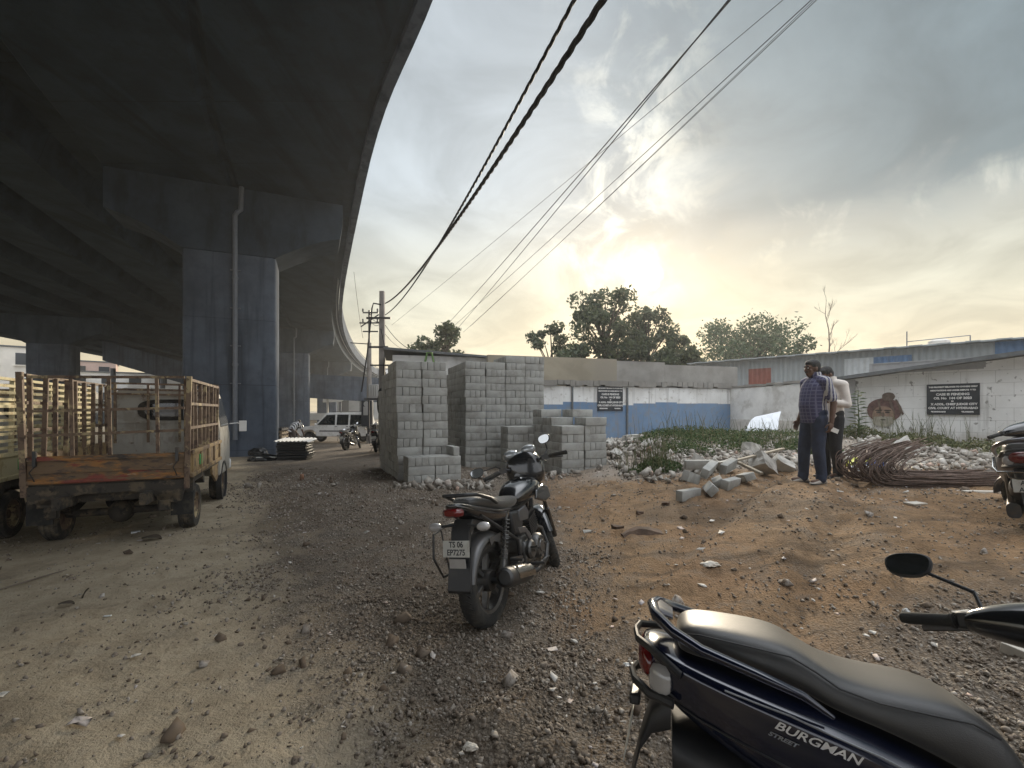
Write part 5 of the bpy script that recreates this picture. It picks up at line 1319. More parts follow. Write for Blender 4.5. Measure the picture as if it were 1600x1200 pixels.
    # front: leg shield, apron, fender
    mb = MB(); mb.loft([[Vector((x-.03*abs(y)/.2*0-abs(y)*.35, y, z)) for x, y in ((pivot-.02, -hw), (pivot+.02, -hw*.6), (pivot+.04, 0), (pivot+.02, hw*.6), (pivot-.02, hw), (pivot+.04, hw*1.0), (pivot+.13, hw*.6), (pivot+.18, 0), (pivot+.13, -hw*.6), (pivot+.04, -hw))] for z, hw in ((.26, .17), (.45, .21), (.65, .22), (.80, .19), (.90, .12))]); mb.build('leg_shield', P_, o, subdiv=1)
    mb = MB(); mb.M = SM; rings = []
    for k in range(11):
        a = math.radians(10+k*15); q = []
        for j in range(7): b = math.radians(-90+j*30); q.append(Vector((fx+.27*math.cos(a), .075*math.sin(b), .235+(.27-.03*(1-math.cos(b)))*math.sin(a))))
        q += [Vector((fx+(v.x-fx)*.96, v.y*.92, .235+(v.z-.235)*.96)) for v in reversed(q)]; rings.append(q)
    mb.loft(rings); mb.build('front_mudguard', P_, o)
    mb = MB(); mb.M = SM; mb.tube([(fx, .06, .235), (pivot+.08, .055, .60), (pivot, 0, .85)], .02, 8); mb.tube([(fx, -.06, .235), (pivot+.08, -.055, .60)], .02, 8); mb.build('front_fork', B_('dark_metal'), o)
    # handlebar with cover
    HB = (pivot-.02)
    mb = MB(); mb.M = SM; rings = []
    for y, hx, hz, z in ((-.25, .03, .03, .965), (-.17, .06, .055, .97), (-.08, .085, .075, .965), (0, .095, .085, .955), (.08, .085, .075, .965), (.17, .06, .055, .97), (.25, .03, .03, .965)):
        rings.append([Vector((HB-.08*abs(y)/.36+hx*math.cos(2*PI*k/14), y, z+hz*math.sin(2*PI*k/14))) for k in range(14)])
    mb.loft(rings); hb = mb.build('handlebar_cover', B_('black_gloss'), o, subdiv=1)
    mb = MB(); mb.M = SM; mb.tube([(HB-.05, -.24, .965), (HB-.08, -.39, .96)], .013, 8); mb.tube([(HB-.05, .24, .965), (HB-.08, .39, .96)], .013, 8); mb.build('handlebar', B_('dark_metal'), o)
    for s in (-1, 1):
        mb = MB(); mb.M = SM; mb.tube([(HB-.058, .265*s, .965), (HB-.06, .27*s, .965), (HB-.082, .385*s, .96), (HB-.084, .40*s, .96)], [.016, .019, .0185, .016], 12)
        mb.lathe([(.017, -.004), (.024, -.004), (.024, .004), (.017, .004)], 14, (HB-.06, .268*s, .965), 'y', closed=True); mb.build('grip', B_('rubber'), o)
        mb = MB(); mb.M = SM; mb.box((HB-.05, .235*s, .968), (.05, .05, .05)); mb.build('switch_housing', B_('black_plastic'), o, bevel=.01)
        mb = MB(); mb.M = SM; mb.tube([(HB-.01, .22*s, .95), (HB+.012, .26*s, .945), (HB-.02, .375*s, .93)], .007, 8, flat=1.6); mb.build('brake_lever', B_('dark_metal'), o)
        if mirrors: mirror(o, (HB-.02, .205*s, .99), (HB+.02, .23*s, 1.05), (HB+.0, .385*s, 1.13), (-1.59, -.35*s, .95), SM, .066, .046, 'mirror_glass')
    if name_text:
        from mathutils.bvhtree import BVHTree
        dg = bpy.context.evaluated_depsgraph_get(); dg.update(); ev = body.evaluated_get(dg); me = ev.to_mesh()
        bvh = BVHTree.FromPolygons([v.co.copy() for v in me.vertices], [tuple(p.vertices) for p in me.polygons]); ev.to_mesh_clear()
        for tx, size, x0, z0, mt, sl, xs in name_text:
            Mt = Matrix.Translation((x0, -.5, z0)) @ Matrix.Rotation(math.radians(sl), 4, 'Y') @ Matrix.Rotation(PI/2, 4, 'X')
            q = text_mesh(tx, size, B_(mt), 'lettering', body, Mt, .0, 'LEFT', shear=.25, offset=.0006, xscale=xs)
            bm = bmesh.new(); bm.from_mesh(q.data); bmesh.ops.triangulate(bm, faces=bm.faces); bm.to_mesh(q.data); bm.free()
            for v in q.data.vertices:
                h = bvh.ray_cast(Vector((v.co.x, -.6, v.co.z)), Vector((0, 1, 0)))
                v.co.y = (h[0].y if h[0] else -.2)-.0025
    return o
def trim_on(body, pts, r, m, name):
    from mathutils.bvhtree import BVHTree
    dg = bpy.context.evaluated_depsgraph_get(); dg.update(); ev = body.evaluated_get(dg); me = ev.to_mesh()
    bvh = BVHTree.FromPolygons([v.co.copy() for v in me.vertices], [tuple(p.vertices) for p in me.polygons]); ev.to_mesh_clear()
    for s in (-1, 1):
        q = []
        for a, b in zip(pts[:-1], pts[1:]):
            for k in range(8):
                x = a[0]+(b[0]-a[0])*k/8; z = a[1]+(b[1]-a[1])*k/8; h = bvh.ray_cast(Vector((x, s*.6, z)), Vector((0, -s, 0)))
                if h[0]: q.append(h[0]+Vector((0, s*r*.25, 0)))
        if len(q) > 3: mb = MB(); mb.tube(q, r, 6); mb.build(name, m, body, fix=False)
mat('badge_silver', (.78, .79, .80), .25, .5, var=.03)
mat('badge_grey', (.22, .23, .24), .4, .3, var=.03)
sx, sy = .785, 1.345
scooter('dark blue scooter with a broad black stepped seat filling the lower right foreground', (sx, sy, G(sx, sy)-.05), math.radians(-18.5), 8, 45, 'navy_gloss', ('TS 08', 'HX 4416'), None,
        [('BURGMAN', .031, -.04, .680, 'badge_silver', 14, 1.32), ('STREET', .0155, -.055, .654, 'badge_grey', 14, 1.35)], pivot=.80)
bg_ = [o for o in bpy.data.objects if o.get('category') == 'scooter'][0]; bgb = [c for c in bg_.children if c.name.startswith('body_panel')][0]
trim_on(bgb, [(-.36, .66), (-.2, .625), (0, .57), (.2, .505), (.42, .43)], .0035, B_('black_plastic'), 'panel_seam')
trim_on(bgb, [(-.16, .735), (0, .705), (.2, .648), (.40, .570), (.50, .51)], .0028, B_('badge_grey'), 'trim_strip')
trim_on(bgb, [(-.05, .53), (.05, .50), (.12, .478)], .005, B_('badge_grey'), 'trim_strip')
ax_, ay_ = 4.82, 4.2
s2 = scooter('grey scooter with silver rear rails at the right edge, seen from behind', (ax_, ay_, G(ax_, ay_)-.02), math.radians(41), 6, 42, 'scooter_grey', ('AP 14', 'AP 226'), mirrors=False)
mb = MB(); mb.tube([(-.46, -.19, .62), (-.46, .19, .62), (-.40, .215, .66), (-.34, .21, .74), (-.30, .205, .74), (-.32, .205, .62), (-.44, .19, .62)], .009, 8); mb.tube([(-.46, -.19, .62), (-.40, -.215, .66), (-.34, -.21, .74), (-.30, -.205, .74), (-.32, -.205, .62), (-.44, -.19, .62)], .009, 8)
mb.tube([(-.47, .13, .62), (-.475, .12, .575), (-.475, .07, .56), (-.475, -.07, .56), (-.475, -.12, .575), (-.47, -.13, .62)], .008, 8); mb.build('bumper_rail', B_('chrome'), s2)

def squeeze(root, x0, k, names):
    for ch in root.children_recursive:
        if ch.type == 'MESH' and ch.name.split('.')[0] in names:
            for v in ch.data.vertices:
                if v.co.x < x0: v.co.x = x0+(v.co.x-x0)*k
squeeze(mc, .0, .80, ('tail_cowl', 'silver_stripe', 'grab_rail', 'tail_lamp', 'mudguard', 'reflector', 'number_plate', 'lettering', 'seat'))
for sc_ in [o for o in bpy.data.objects if o.get('category') == 'scooter']:
    squeeze(sc_, -.22, .70, ('body_panel', 'grab_rail', 'rail_cap', 'tail_lamp', 'indicator_lens', 'lamp_bezel', 'mudguard', 'number_plate', 'plate_lamp', 'panel_seam'))
# ================= caged pickup trucks =================
def worn(name, cols, scale, rough=.7, stretch=(1, 1, 1)):
    """chipped paint: several flat colours broken up by noise"""
    m, t = newmat(name)
    out = t.n('ShaderNodeOutputMaterial'); b = t.n('ShaderNodeBsdfPrincipled'); t.l(b.outputs[0], out.inputs[0]); b.inputs['Roughness'].default_value = rough
    tc = t.n('ShaderNodeTexCoord'); mp = t.n('ShaderNodeMapping'); mp.inputs['Scale'].default_value = stretch; t.l(tc.outputs['Object'], mp.inputs[0])
    c = None
    for i, (col, lo, hi, sc) in enumerate(cols):
        va = t.n('ShaderNodeVectorMath', operation='ADD'); t.l(mp.outputs[0], va.inputs[0]); va.inputs[1].default_value = (7.3*i, 3.1*i, 1.7*i)
        n = t.noise(va.outputs[0], scale*sc, 6, .65)
        c = t.mix(t.step(n, lo, hi), c if c is not None else col, col)
    t.l(c, b.inputs['Base Color'])
    bp = t.n('ShaderNodeBump', inp={'Strength': .2, 'Distance': .01}); t.l(n, bp.inputs['Height']); t.l(bp.outputs[0], b.inputs['Normal'])
    return m
worn('truck_yellow', [((.30, .21, .10), 0, 1, 1), ((.17, .115, .065), .44, .58, 1), ((.085, .05, .032), .50, .62, 2), ((.30, .24, .16), .6, .7, .7)], 4)
worn('tailgate_paint', [((.15, .095, .05), 0, 1, 1), ((.30, .135, .035), .50, .58, .8), ((.20, .045, .03), .56, .62, .8), ((.035, .028, .025), .56, .63, 1.3), ((.30, .27, .22), .66, .70, 2.2), ((.075, .05, .035), .50, .64, 3)], 3.4, .65, (1, .55, 1.8))
worn('cage_rust', [((.15, .10, .065), 0, 1, 1), ((.34, .27, .15), .52, .62, 1), ((.07, .043, .03), .50, .62, 2)], 6)
worn('slat_paint', [((.55, .49, .30), 0, 1, 1), ((.40, .32, .17), .5, .62, 1), ((.22, .15, .09), .6, .68, 2)], 5)
worn('cab_grey', [((.37, .355, .315), 0, 1, 1), ((.27, .25, .21), .48, .62, 1), ((.16, .11, .075), .60, .68, 1.4)], 3)
worn('chassis_mud', [((.045, .038, .03), 0, 1, 1), ((.11, .085, .055), .5, .6, 1), ((.02, .018, .016), .55, .65, 2)], 6, .9)
mat('tyre_dusty', (.030, .028, .025), .9, var=.3, scale=9, bump=.3, bscale=60, dirt=((.17, .135, .09), .7, 6))
mat('glass_dark', (.02, .024, .026), .08, var=.1, coat=.6)
mat('green_sticker', (.05, .28, .08), .6); mat('white_paint', (.80, .80, .79), .35, var=.06, coat=.5, dirt=((.36, .33, .28), .35, 3))
def truck_wheel(parent, c, s):
    R, rr = .278, .17
    mb = MB(); mb.lathe([(.001, s*.03), (.05, s*.03), (.06, s*.0), (.105, -s*.01), (.125, s*.045), (rr-.012, s*.05), (rr+.004, s*.075), (rr+.004, -s*.075), (.02, -s*.075)], 28, c, 'y')
    for k in range(5): a = k*2*PI/5; mb.lathe([(.001, s*.035), (.012, s*.033), (.012, s*.0)], 8, (c[0]+.085*math.cos(a), c[1], c[2]+.085*math.sin(a)), 'y')
    w_ = mb.build('wheel', MAT['cage_rust'], parent)
    mb = MB(); mb.lathe([(rr-.004, -.07), (rr+.04, -.083), (R-.02, -.08), (R-.003, -.06), (R, 0), (R-.003, .06), (R-.02, .08), (rr+.04, .083), (rr-.004, .07)], 40, c, 'y', closed=True)
    for y in (-.04, 0, .04): mb.lathe([(R-.001, y-.012), (R+.006, y-.010), (R+.006, y+.010), (R-.001, y+.012)], 40, c, 'y', closed=True)
    mb.build('tyre', MAT['tyre_dusty'], w_)
def pickup(label, loc, yaw, bed, slats, cagem, panelm, group=None):
    o = thing('pickup_truck', label, 'pickup truck', loc, (0, 0, yaw), group); W = 1.47; h = W/2; ZB, ZP, ZC = .70, 1.0, 1.86
    wb = bed-.1
    for x in (.52, .52+wb):
        for s in (-1, 1): truck_wheel(o, (x, s*(h-.10), .278), s)
    # chassis
    mb = MB()
    for s in (-1, 1): mb.box((bed/2+.45, s*.36, .52), (bed+1.5, .07, .12))
    for x in (.1, .9, 1.7, bed): mb.box((x, 0, .52), (.07, .78, .09))
    mb.tube([(.52, -h+.12, .278), (.52, h-.12, .278)], .045, 10); mb.ell((.52, .05, .278), (.15, .13, .14)); mb.tube([(.52, .05, .28), (bed, .05, .42)], .035, 8)
    for s in (-1, 1):
        for k in range(4): mb.tube([(.02, s*.50, .46-.02*k), (.52, s*.50, .335-.02*k), (1.05, s*.50, .46-.02*k)], .014, 4)
    ch = mb.build('chassis', MAT['chassis_mud'], o)
    mb = MB(); mb.tube([(1.3, -.3, .42), (.9, -.32, .36), (.3, -.30, .42), (-.05, -.30, .43)], .025, 8); mb.build('exhaust', MAT['chassis_mud'], o)
    # floor and cross sill under the tailgate, bent and torn
    mb = MB(); mb.box((bed/2, 0, ZB-.03), (bed, W-.04, .05)); mb.box((-.01, 0, .63), (.07, W-.1, .10)); mb.prism([(h-.05, .60), (h-.06, .50), (h-.35, .47), (h-.42, .56), (h-.6, .60)], -.05, -.02, 'yz')
    mb.prism([(-h+.04, .60), (-h+.08, .44), (-h+.26, .42), (-h+.34, .54), (-h+.62, .60)], -.05, -.02, 'yz'); mb.build('floor', MAT['chassis_mud'], o)
    # boards
    mb = MB(); mb.box((-.02, 0, (ZB+ZP)/2), (.035, W-.10, ZP-ZB))
    for z in (ZB+.03, ZP-.03): mb.box((-.045, 0, z), (.025, W-.10, .045))
    mb.box((-.042, 0, ZB+.12), (.02, W-.14, .018)); tg_ = mb.build('tailgate', MAT['tailgate_paint'], o, bevel=.006)
    mb = MB()
    for y in (-h+.12, h-.12): mb.box((-.06, y, ZP-.02), (.03, .03, .16)); mb.tube([(-.06, y, ZP-.1), (-.09, y+.03, ZP-.16), (-.06, y, ZP-.26)], .006, 5)
    mb.build('latch', MAT['dark_metal'], tg_)
    for s in (-1, 1):
        mb = MB(); mb.box((bed/2, s*(h-.02), (ZB+ZP)/2), (bed-.06, .035, ZP-ZB)); mb.box((bed/2, s*(h+.002), ZP-.01), (bed, .05, .05)); mb.box((bed/2, s*(h+.002), ZB+.02), (bed, .05, .05))
        for k in range(5): mb.box((.1+(bed-.2)*k/4, s*(h+.004), (ZB+ZP)/2), (.045, .03, ZP-ZB))
        sp_ = mb.build('side_panel', MAT[panelm], o, bevel=.005)
        if s < 0:
            mb = MB(); mb.box((.62, -h-.005, .86), (.16, .014, .13)); mb.build('sticker', MAT['green_sticker'], sp_)
        mb = MB(); mb.prism([(.18, ZB), (.86, ZB), (.90, .52), (.84, .52), (.78, .62), (.26, .62), (.20, .52), (.14, .52)], s*(h-.17), s*(h-.0), 'xz'); mb.build('wheel_arch', MAT['chassis_mud'], o)
        mb = MB(); mb.prism([(bed-.55, ZB), (bed+.02, ZB), (bed+.02, .40), (bed-.12, .36), (bed-.5, .52)], s*(h-.06), s*(h-.03), 'xz'); mb.build('side_skirt', MAT[panelm], o)
        # cage side
        mb = MB(); zz = [ZC, ZC-.29, ZC-.58]
        if slats:
            for k in range(11): mb.box((bed/2, s*(h-.0), ZP+.07+k*.079), (bed, .016, .032))
            xs = [.02+(bed-.04)*k/6 for k in range(7)]
        else: xs = [.06+(bed-.1)*k/8 for k in range(9)]
        for z in zz: mb.box((bed/2, s*(h-.025), z), (bed, .022, .034))
        rj = random.Random(int(bed*10)+s)
        for x in xs: mb.bar((x, s*(h-.045), ZP-.15), (x+rj.uniform(-.02, .02), s*(h-.045)+rj.uniform(-.02, .02), ZC), .042, .026, up=(1, 0, 0))
        mb.build('cage_side', MAT[cagem], o)
        mb = MB(); mb.bar((-.03, s*(h-.03), .58), (-.05, s*(h-.0), ZC+.03), .05, .045, up=(1, 0, 0)); mb.build('corner_post', MAT['cage_rust'], o)
        # hanging lamp bracket
        mb = MB(); mb.box((-.02, s*(h-.22), .50), (.06, .18, .09)); mb.box((-.03, s*(h-.24), .40), (.05, .10, .12)); mb.tube([(-.02, s*(h-.3), .48), (-.02, s*(h-.3), .34), (.05, s*(h-.18), .32)], .012, 5); mb.build('tail_lamp', MAT['chassis_mud'], o, bevel=.012)
        mb = MB(); mb.box((.10, s*(h-.10), .38), (.012, .22, .26)); mb.build('mud_flap', MAT['rubber'], o)
    # open framed rear gate above the tailgate and the head rack
    mb = MB(); xr = -.03
    for z in (ZC+.0, ZC-.36, ZC-.62): mb.bar((xr, -h+.05, z+.02), (xr, h-.05, z-.02), .024, .030)
    for y in (-.43, .0, .32): mb.bar((xr, y, ZP), (xr-.01, y+.01, ZC), .032, .022, up=(1, 0, 0))
    if not slats: mb.build('rear_cage', MAT['cage_rust'], o)
    mb = MB()
    for z in (ZC+.03, ZC-.06, ZC-.13): mb.bar((bed-.04, -h+.02, z), (bed-.02, h-.02, z+.01), .02, .03)
    for y in (-.6, -.2, .2, .6): mb.bar((bed-.03, y, ZP), (bed-.03, y, ZC+.05), .03)
    mb.build('head_rack', MAT['cage_rust'], o)
    # cab
    x0, x1 = bed+.05, bed+1.25
    mb = MB(); hw = h-.02
    def cs(z, a, b_, w_): return [Vector((a, -w_, z)), Vector((a+.06, -w_-.02, z)), Vector((b_-.10, -w_-.02, z)), Vector((b_, -w_+.12, z)), Vector((b_+.03, 0, z)), Vector((b_, w_-.12, z)), Vector((b_-.10, w_+.02, z)), Vector((a+.06, w_+.02, z)), Vector((a, w_, z))]
    mb.loft([cs(.42, x0+.02, x1, hw), cs(.75, x0, x1+.04, hw), cs(1.10, x0, x1, hw), cs(1.25, x0, x1-.06, hw-.02), cs(1.78, x0+.03, x1-.42, hw-.10), cs(1.84, x0+.08, x1-.50, hw-.16)])
    cab = mb.build('cab', MAT['cab_grey'], o, bevel=.03, seg=2)
    def oval(hy, hz, n=28, p=3.2): return [(hy*math.copysign(abs(math.cos(2*PI*k/n))**(2/p), math.cos(2*PI*k/n)), hz*math.copysign(abs(math.sin(2*PI*k/n))**(2/p), math.sin(2*PI*k/n))) for k in range(n)]
    a, b_ = oval(.47, .165), oval(.40, .105); mb = MB()
    n = len(a); cy, cz = -.12, 1.50
    for ring, xx in ((a, x0+.012), (a, x0-.012), (b_, x0-.012), (b_, x0+.012)): mb.v += [(xx+.0, cy+y, cz+z) for y, z in ring]; mb.c += n
    for i in range(3):
        for k in range(n): k2 = (k+1) % n; mb.f.append((i*n+k, i*n+k2, (i+1)*n+k2, (i+1)*n+k)); mb.m.append(0)
    wn_ = mb.build('rear_window', MAT['rubber'], cab)
    mb = MB(); mb.prism([(cy+y*1.02, cz+z*1.02) for y, z in b_], x0-.004, x0+.004, 'yz'); mb.build('window_pane', MAT['glass_dark'], wn_)
    mb = MB()
    for y in (-.62, -.3, .05, .38): mb.box((x0-.006, y, 1.12), (.014, .03, .32))
    mb.box((x0-.006, 0, 1.30), (.014, W-.2, .02)); mb.build('cab_rib', MAT['cab_grey'], cab)
    for s in (-1, 1):
        mb = MB(); mb.prism([(x0+.12, 1.22), (x0+.16, 1.70), (x1-.48, 1.70), (x1-.16, 1.22)], s*(hw+.012), s*(hw-.055), 'xz')
        for i, v in enumerate(mb.v):
            x, y, z = v
            if z > 1.5: mb.v[i] = (x, y-s*.075, z)
        mb.build('side_window', MAT['glass_dark'], cab)
        mb = MB(); mb.tube([(x1-.12, s*(hw+.02), 1.25), (x1+.0, s*(hw+.14), 1.26), (x1+.02, s*(hw+.2), 1.22)], .010, 6); mb.box((x1+.02, s*(hw+.22), 1.20), (.05, .12, .2)); mb.build('mirror', MAT['white_paint'], cab, bevel=.02)
        mb = MB(); mb.lathe([(.30, -.03), (.34, -.03), (.34, .05), (.30, .05)], 28, (.52+wb, s*(hw), .30), 'y', closed=True); mb.build('wheel_arch', MAT['black_plastic'], o)
    mb = MB(); mb.box((x1+.06, 0, .50), (.12, W, .2)); mb.build('bumper', MAT['white_paint'], o, bevel=.04)
    mb = MB(); mb.prism([(-.55, 1.24), (.55, 1.24), (.48, 1.70), (-.48, 1.70)], x1-.03, x1-.01, 'yz')
    for i, v in enumerate(mb.v):
        if v[2] > 1.5: mb.v[i] = (v[0]-.36, v[1], v[2])
    mb.build('wind_screen', MAT['glass_dark'], cab)
    return o
TY = math.radians(114.8)
tx, ty = -4.47, 5.14
pickup('rusty yellow pickup truck with an open barred cage and orange smeared tailgate, parked left', (tx, ty, G(-4.2, 5.8)-.022), TY, 2.25, False, 'cage_rust', 'truck_yellow')
fx_, fy_ = math.cos(TY), math.sin(TY)
t2 = (tx-fy_*1.86+fx_*.35, ty+fx_*1.86+fy_*.35)
pickup('pickup truck with pale yellow slatted cage cut off by the left edge', (t2[0], t2[1], G(*t2)-.02), TY+.02, 2.9, True, 'slat_paint', 'slat_paint')

# ================= white car far off =================
def estate_car(label, loc, yaw):
    o = thing('estate_car', label, 'car', loc, (0, 0, yaw)); hw = .83
    low = [(-2.12, .42), (-2.15, .62), (-2.10, 1.02), (-1.0, 1.05), (.95, 1.04), (1.55, .98), (2.0, .86), (2.10, .70), (2.10, .42), (1.78, .40), (1.74, .60), (1.58, .74), (1.34, .78), (1.10, .74), (.94, .60), (.90, .40), (-.90, .40), (-.94, .60), (-1.10, .74), (-1.34, .78), (-1.58, .74), (-1.74, .60), (-1.78, .40)]
    mb = MB(); mb.prism(low, -hw, hw, 'xz'); bd = mb.build('body', MAT['white_paint'], o, bevel=.05, seg=3)
    mb = MB(); top = [(-2.06, 1.03), (-1.96, 1.72), (-1.85, 1.80), (.22, 1.80), (.38, 1.75), (1.02, 1.03)]
    mb.prism(top, -hw+.02, hw-.02, 'xz')
    for i, v in enumerate(mb.v):
        if v[2] > 1.5: mb.v[i] = (v[0], v[1]*.86, v[2])
    mb.build('cabin', MAT['white_paint'], bd, bevel=.04)
    for s in (-1, 1):
        for poly in ([(.30, 1.66), (-.22, 1.68), (-.22, 1.08), (.84, 1.08)], [(-.34, 1.68), (-1.02, 1.68), (-1.02, 1.08), (-.34, 1.08)], [(-1.14, 1.68), (-1.88, 1.66), (-1.95, 1.10), (-1.14, 1.08)]):
            mb = MB(); mb.prism(poly, s*(hw-.0), s*(hw-.04), 'xz')
            for i, v in enumerate(mb.v):
                if v[2] > 1.5: mb.v[i] = (v[0], v[1]-s*.105, v[2])
            mb.build('side_window', MAT['glass_dark'], bd)
        mb = MB(); mb.box((-.1, s*(hw+.003), .72), (1.6, .02, .07)); mb.build('side_stripe', MAT['silver_paint'], bd)
        mb = MB(); mb.box((.88, s*(hw+.10), 1.12), (.08, .18, .12)); mb.build('mirror', MAT['white_paint'], bd, bevel=.02)
        mb = MB(); mb.box((2.02, s*.6, .78), (.12, .3, .16)); mb.build('headlight', MAT['clear_lens'], bd, bevel=.03)
        for x in (-.30, -.98): mb = MB(); mb.box((x, s*(hw+.01), .98), (.14, .02, .03)); mb.build('door_handle', MAT['black_plastic'], bd)
        for x in (1.34, -1.34):
            mb = MB(); c = (x, s*(hw-.12), .34); mb.lathe([(.001, s*.09), (.06, s*.10), (.08, s*.07), (.19, s*.09), (.21, s*.10), (.21, -s*.08), (.001, -s*.08)], 24, c, 'y')
            for k in range(5): a = k*2*PI/5; mb.box((c[0]+.12*math.cos(a), c[1]+s*.095, c[2]+.12*math.sin(a)), (.06, .02, .06))
            wh = mb.build('wheel', MAT['alloy'], o); mb = MB(); mb.lathe([(.205, -.09), (.30, -.10), (.335, -.07), (.34, 0), (.335, .07), (.30, .10), (.205, .09)], 30, c, 'y', closed=True); mb.build('tyre', MAT['rubber'], wh)
    mb = MB(); mb.box((2.08, 0, .5), (.16, 1.66, .2)); mb.build('front_bumper', MAT['black_plastic'], o, bevel=.03)
    mb = MB(); mb.box((-2.14, 0, .5), (.14, 1.66, .18)); mb.build('rear_bumper', MAT['black_plastic'], o, bevel=.03)
    mb = MB()
    for s in (-1, 1): mb.tube([(-1.7, s*.6, 1.80), (-1.65, s*.6, 1.85), (0, s*.6, 1.85), (.05, s*.6, 1.80)], .015, 6)
    mb.build('roof_rail', MAT['dark_metal'], o)
    return o
p = at(527, 690, 27.8); estate_car('white estate car parked side on beyond the yard, under the flyover edge', (p.x, p.y, G(p.x, p.y)), math.radians(176))

# far parked two-wheelers: copies of the near motorcycle
def far_bike(px, py, d, yaw, lb, steer=0):
    c = copy_tree(mc); p = at(px, py, d); c.location = (p.x, p.y, G(p.x, p.y)); c.rotation_euler = (math.radians(-7), 0, math.radians(yaw)); c['label'] = lb; c['group'] = 'motorcycles parked far off by the piers'
    for ch in list(c.children):
        if ch.name.startswith(('number_plate', 'reflector')):
            for g in list(ch.children): bpy.data.objects.remove(g)
    return c
far_bike(541, 702, 21.5, 82, 'lone motorcycle parked in front of the white car')
far_bike(588, 708, 19.0, 100, 'motorcycle half hidden by the left side of the tall left block stack')
for i, (px, d, yw, lb) in enumerate([(438, 27.5, 20, 'motorcycle beside the pier just left of the bending man')]): far_bike(px, 690, d, yw, lb)
# ================= people =================
mat('skin', (.115, .062, .040), .55, var=.12, scale=20)
mat('hair', (.010, .009, .008), .6, var=.3, scale=60, bump=.5, bscale=160)
mat('jeans_navy', (.022, .032, .062), .85, var=.2, scale=14, bump=.25, bscale=60)
mat('trousers_black', (.014, .014, .016), .8, var=.2, scale=14, bump=.2, bscale=50)
mat('shirt_cream', (.66, .61, .55), .85, var=.08, scale=9, bump=.25, bscale=24)
mat('shoe_pale', (.36, .33, .29), .7, var=.2); mat('shoe_dark', (.03, .028, .026), .6, var=.2); mat('trousers_brown', (.085, .062, .055), .85, var=.2)
mat('phone_black', (.01, .01, .012), .2); mat('paper', (.62, .60, .55), .8, var=.08)
def striped(name, base, stripe, axis, period, duty, lo=None, hi=None, second=None):
    m, t = newmat(name); out = t.n('ShaderNodeOutputMaterial'); b = t.n('ShaderNodeBsdfPrincipled'); t.l(b.outputs[0], out.inputs[0]); b.inputs['Roughness'].default_value = .85
    tc = t.n('ShaderNodeTexCoord'); sp = t.n('ShaderNodeSeparateXYZ'); t.l(tc.outputs['Object'], sp.inputs[0]); c = sp.outputs[axis]
    n = t.noise(tc.outputs['Object'], 12, 4, .6); c2 = t.math('ADD', c, t.math('MULTIPLY_ADD', n, .02, -.01))
    fr = t.math('FRACT', t.math('DIVIDE', c2, period)); f = t.math('LESS_THAN', fr, duty)
    if lo is not None: f = t.math('MULTIPLY', f, t.math('MULTIPLY', t.math('GREATER_THAN', c2, lo), t.math('LESS_THAN', c2, hi)))
    if second: 
        chk = t.math('MAXIMUM', t.math('LESS_THAN', t.math('FRACT', t.math('DIVIDE', sp.outputs[2], .05)), .22), t.math('LESS_THAN', t.math('FRACT', t.math('DIVIDE', sp.outputs[1], .05)), .22)); base = t.mix(chk, base, second)
    col = t.mix(f, base, stripe); t.l(col, b.inputs['Base Color'])
    bp = t.n('ShaderNodeBump', inp={'Strength': .3, 'Distance': .02}); t.l(t.noise(tc.outputs['Object'], 16, 4, .6), bp.inputs['Height']); t.l(bp.outputs[0], b.inputs['Normal'])
striped('shirt_side_stripes', (.055, .055, .115), (.46, .45, .44), 0, .042, .5, -.13, .02, (.13, .13, .21))
striped('shirt_hoops', (.07, .07, .085), (.78, .78, .79), 0, .085, .5)
def hand(mb, w_, d, side, palm, curl=.5):
    """palm and five fingers from wrist w_, pointing along d; palm = palm normal"""
    d = Vector(d).normalized(); pn = Vector(palm).normalized(); sd = d.cross(pn).normalized()*side; w_ = Vector(w_)
    q = Matrix((d, sd, pn)).transposed()
    mb.ell(w_+d*.045, (.052, .040, .017), q); mb.ell(w_+d*.062, (.034, .041, .015), q)
    for k, (o, L, r) in enumerate(((-.030, .070, .0088), (-.010, .080, .0094), (.010, .074, .009), (.029, .058, .008))):
        a = w_+d*.088+sd*o; b = a+(d+pn*curl*.55+sd*o*1.5).normalized()*L*.45; c = b+(d+pn*curl*1.6).normalized()*L*.33; e = c+(d*.6+pn*curl*2.2).normalized()*L*.24
        mb.capsule(a-d*.02, b, r*1.05, r, 8); mb.capsule(b, c, r, r*.92, 8); mb.capsule(c, e, r*.92, r*.75, 8)
    a = w_+d*.028-sd*.030; b = a+(d*.6-sd*.75+pn*.45).normalized()*.038; c = b+(d*.9-sd*.25+pn*.5).normalized()*.034
    mb.capsule(a, b, .0135, .011, 8); mb.capsule(b, c, .011, .0085, 8)
def head(mb, c, R):
    c = Vector(c); v = lambda x, y, z: c+R @ Vector((x, y, z))
    mb.ell(v(-.008, 0, .025), (.098, .077, .098), R); mb.ell(v(.028, 0, -.045), (.066, .058, .072), R); mb.ell(v(.052, 0, -.088), (.032, .036, .026), R)
    mb.capsule(v(.088, 0, .018), v(.108, 0, -.022), .010, .015, 8); mb.ell(v(.080, 0, -.058), (.020, .027, .010), R); mb.ell(v(.080, 0, -.070), (.019, .023, .009), R)
    for s in (-1, 1):
        mb.ell(v(-.005, .078*s, -.008), (.022, .010, .032), R); mb.ell(v(.074, .032*s, .030), (.018, .026, .010), R); mb.ell(v(.062, .042*s, -.022), (.022, .022, .02), R)
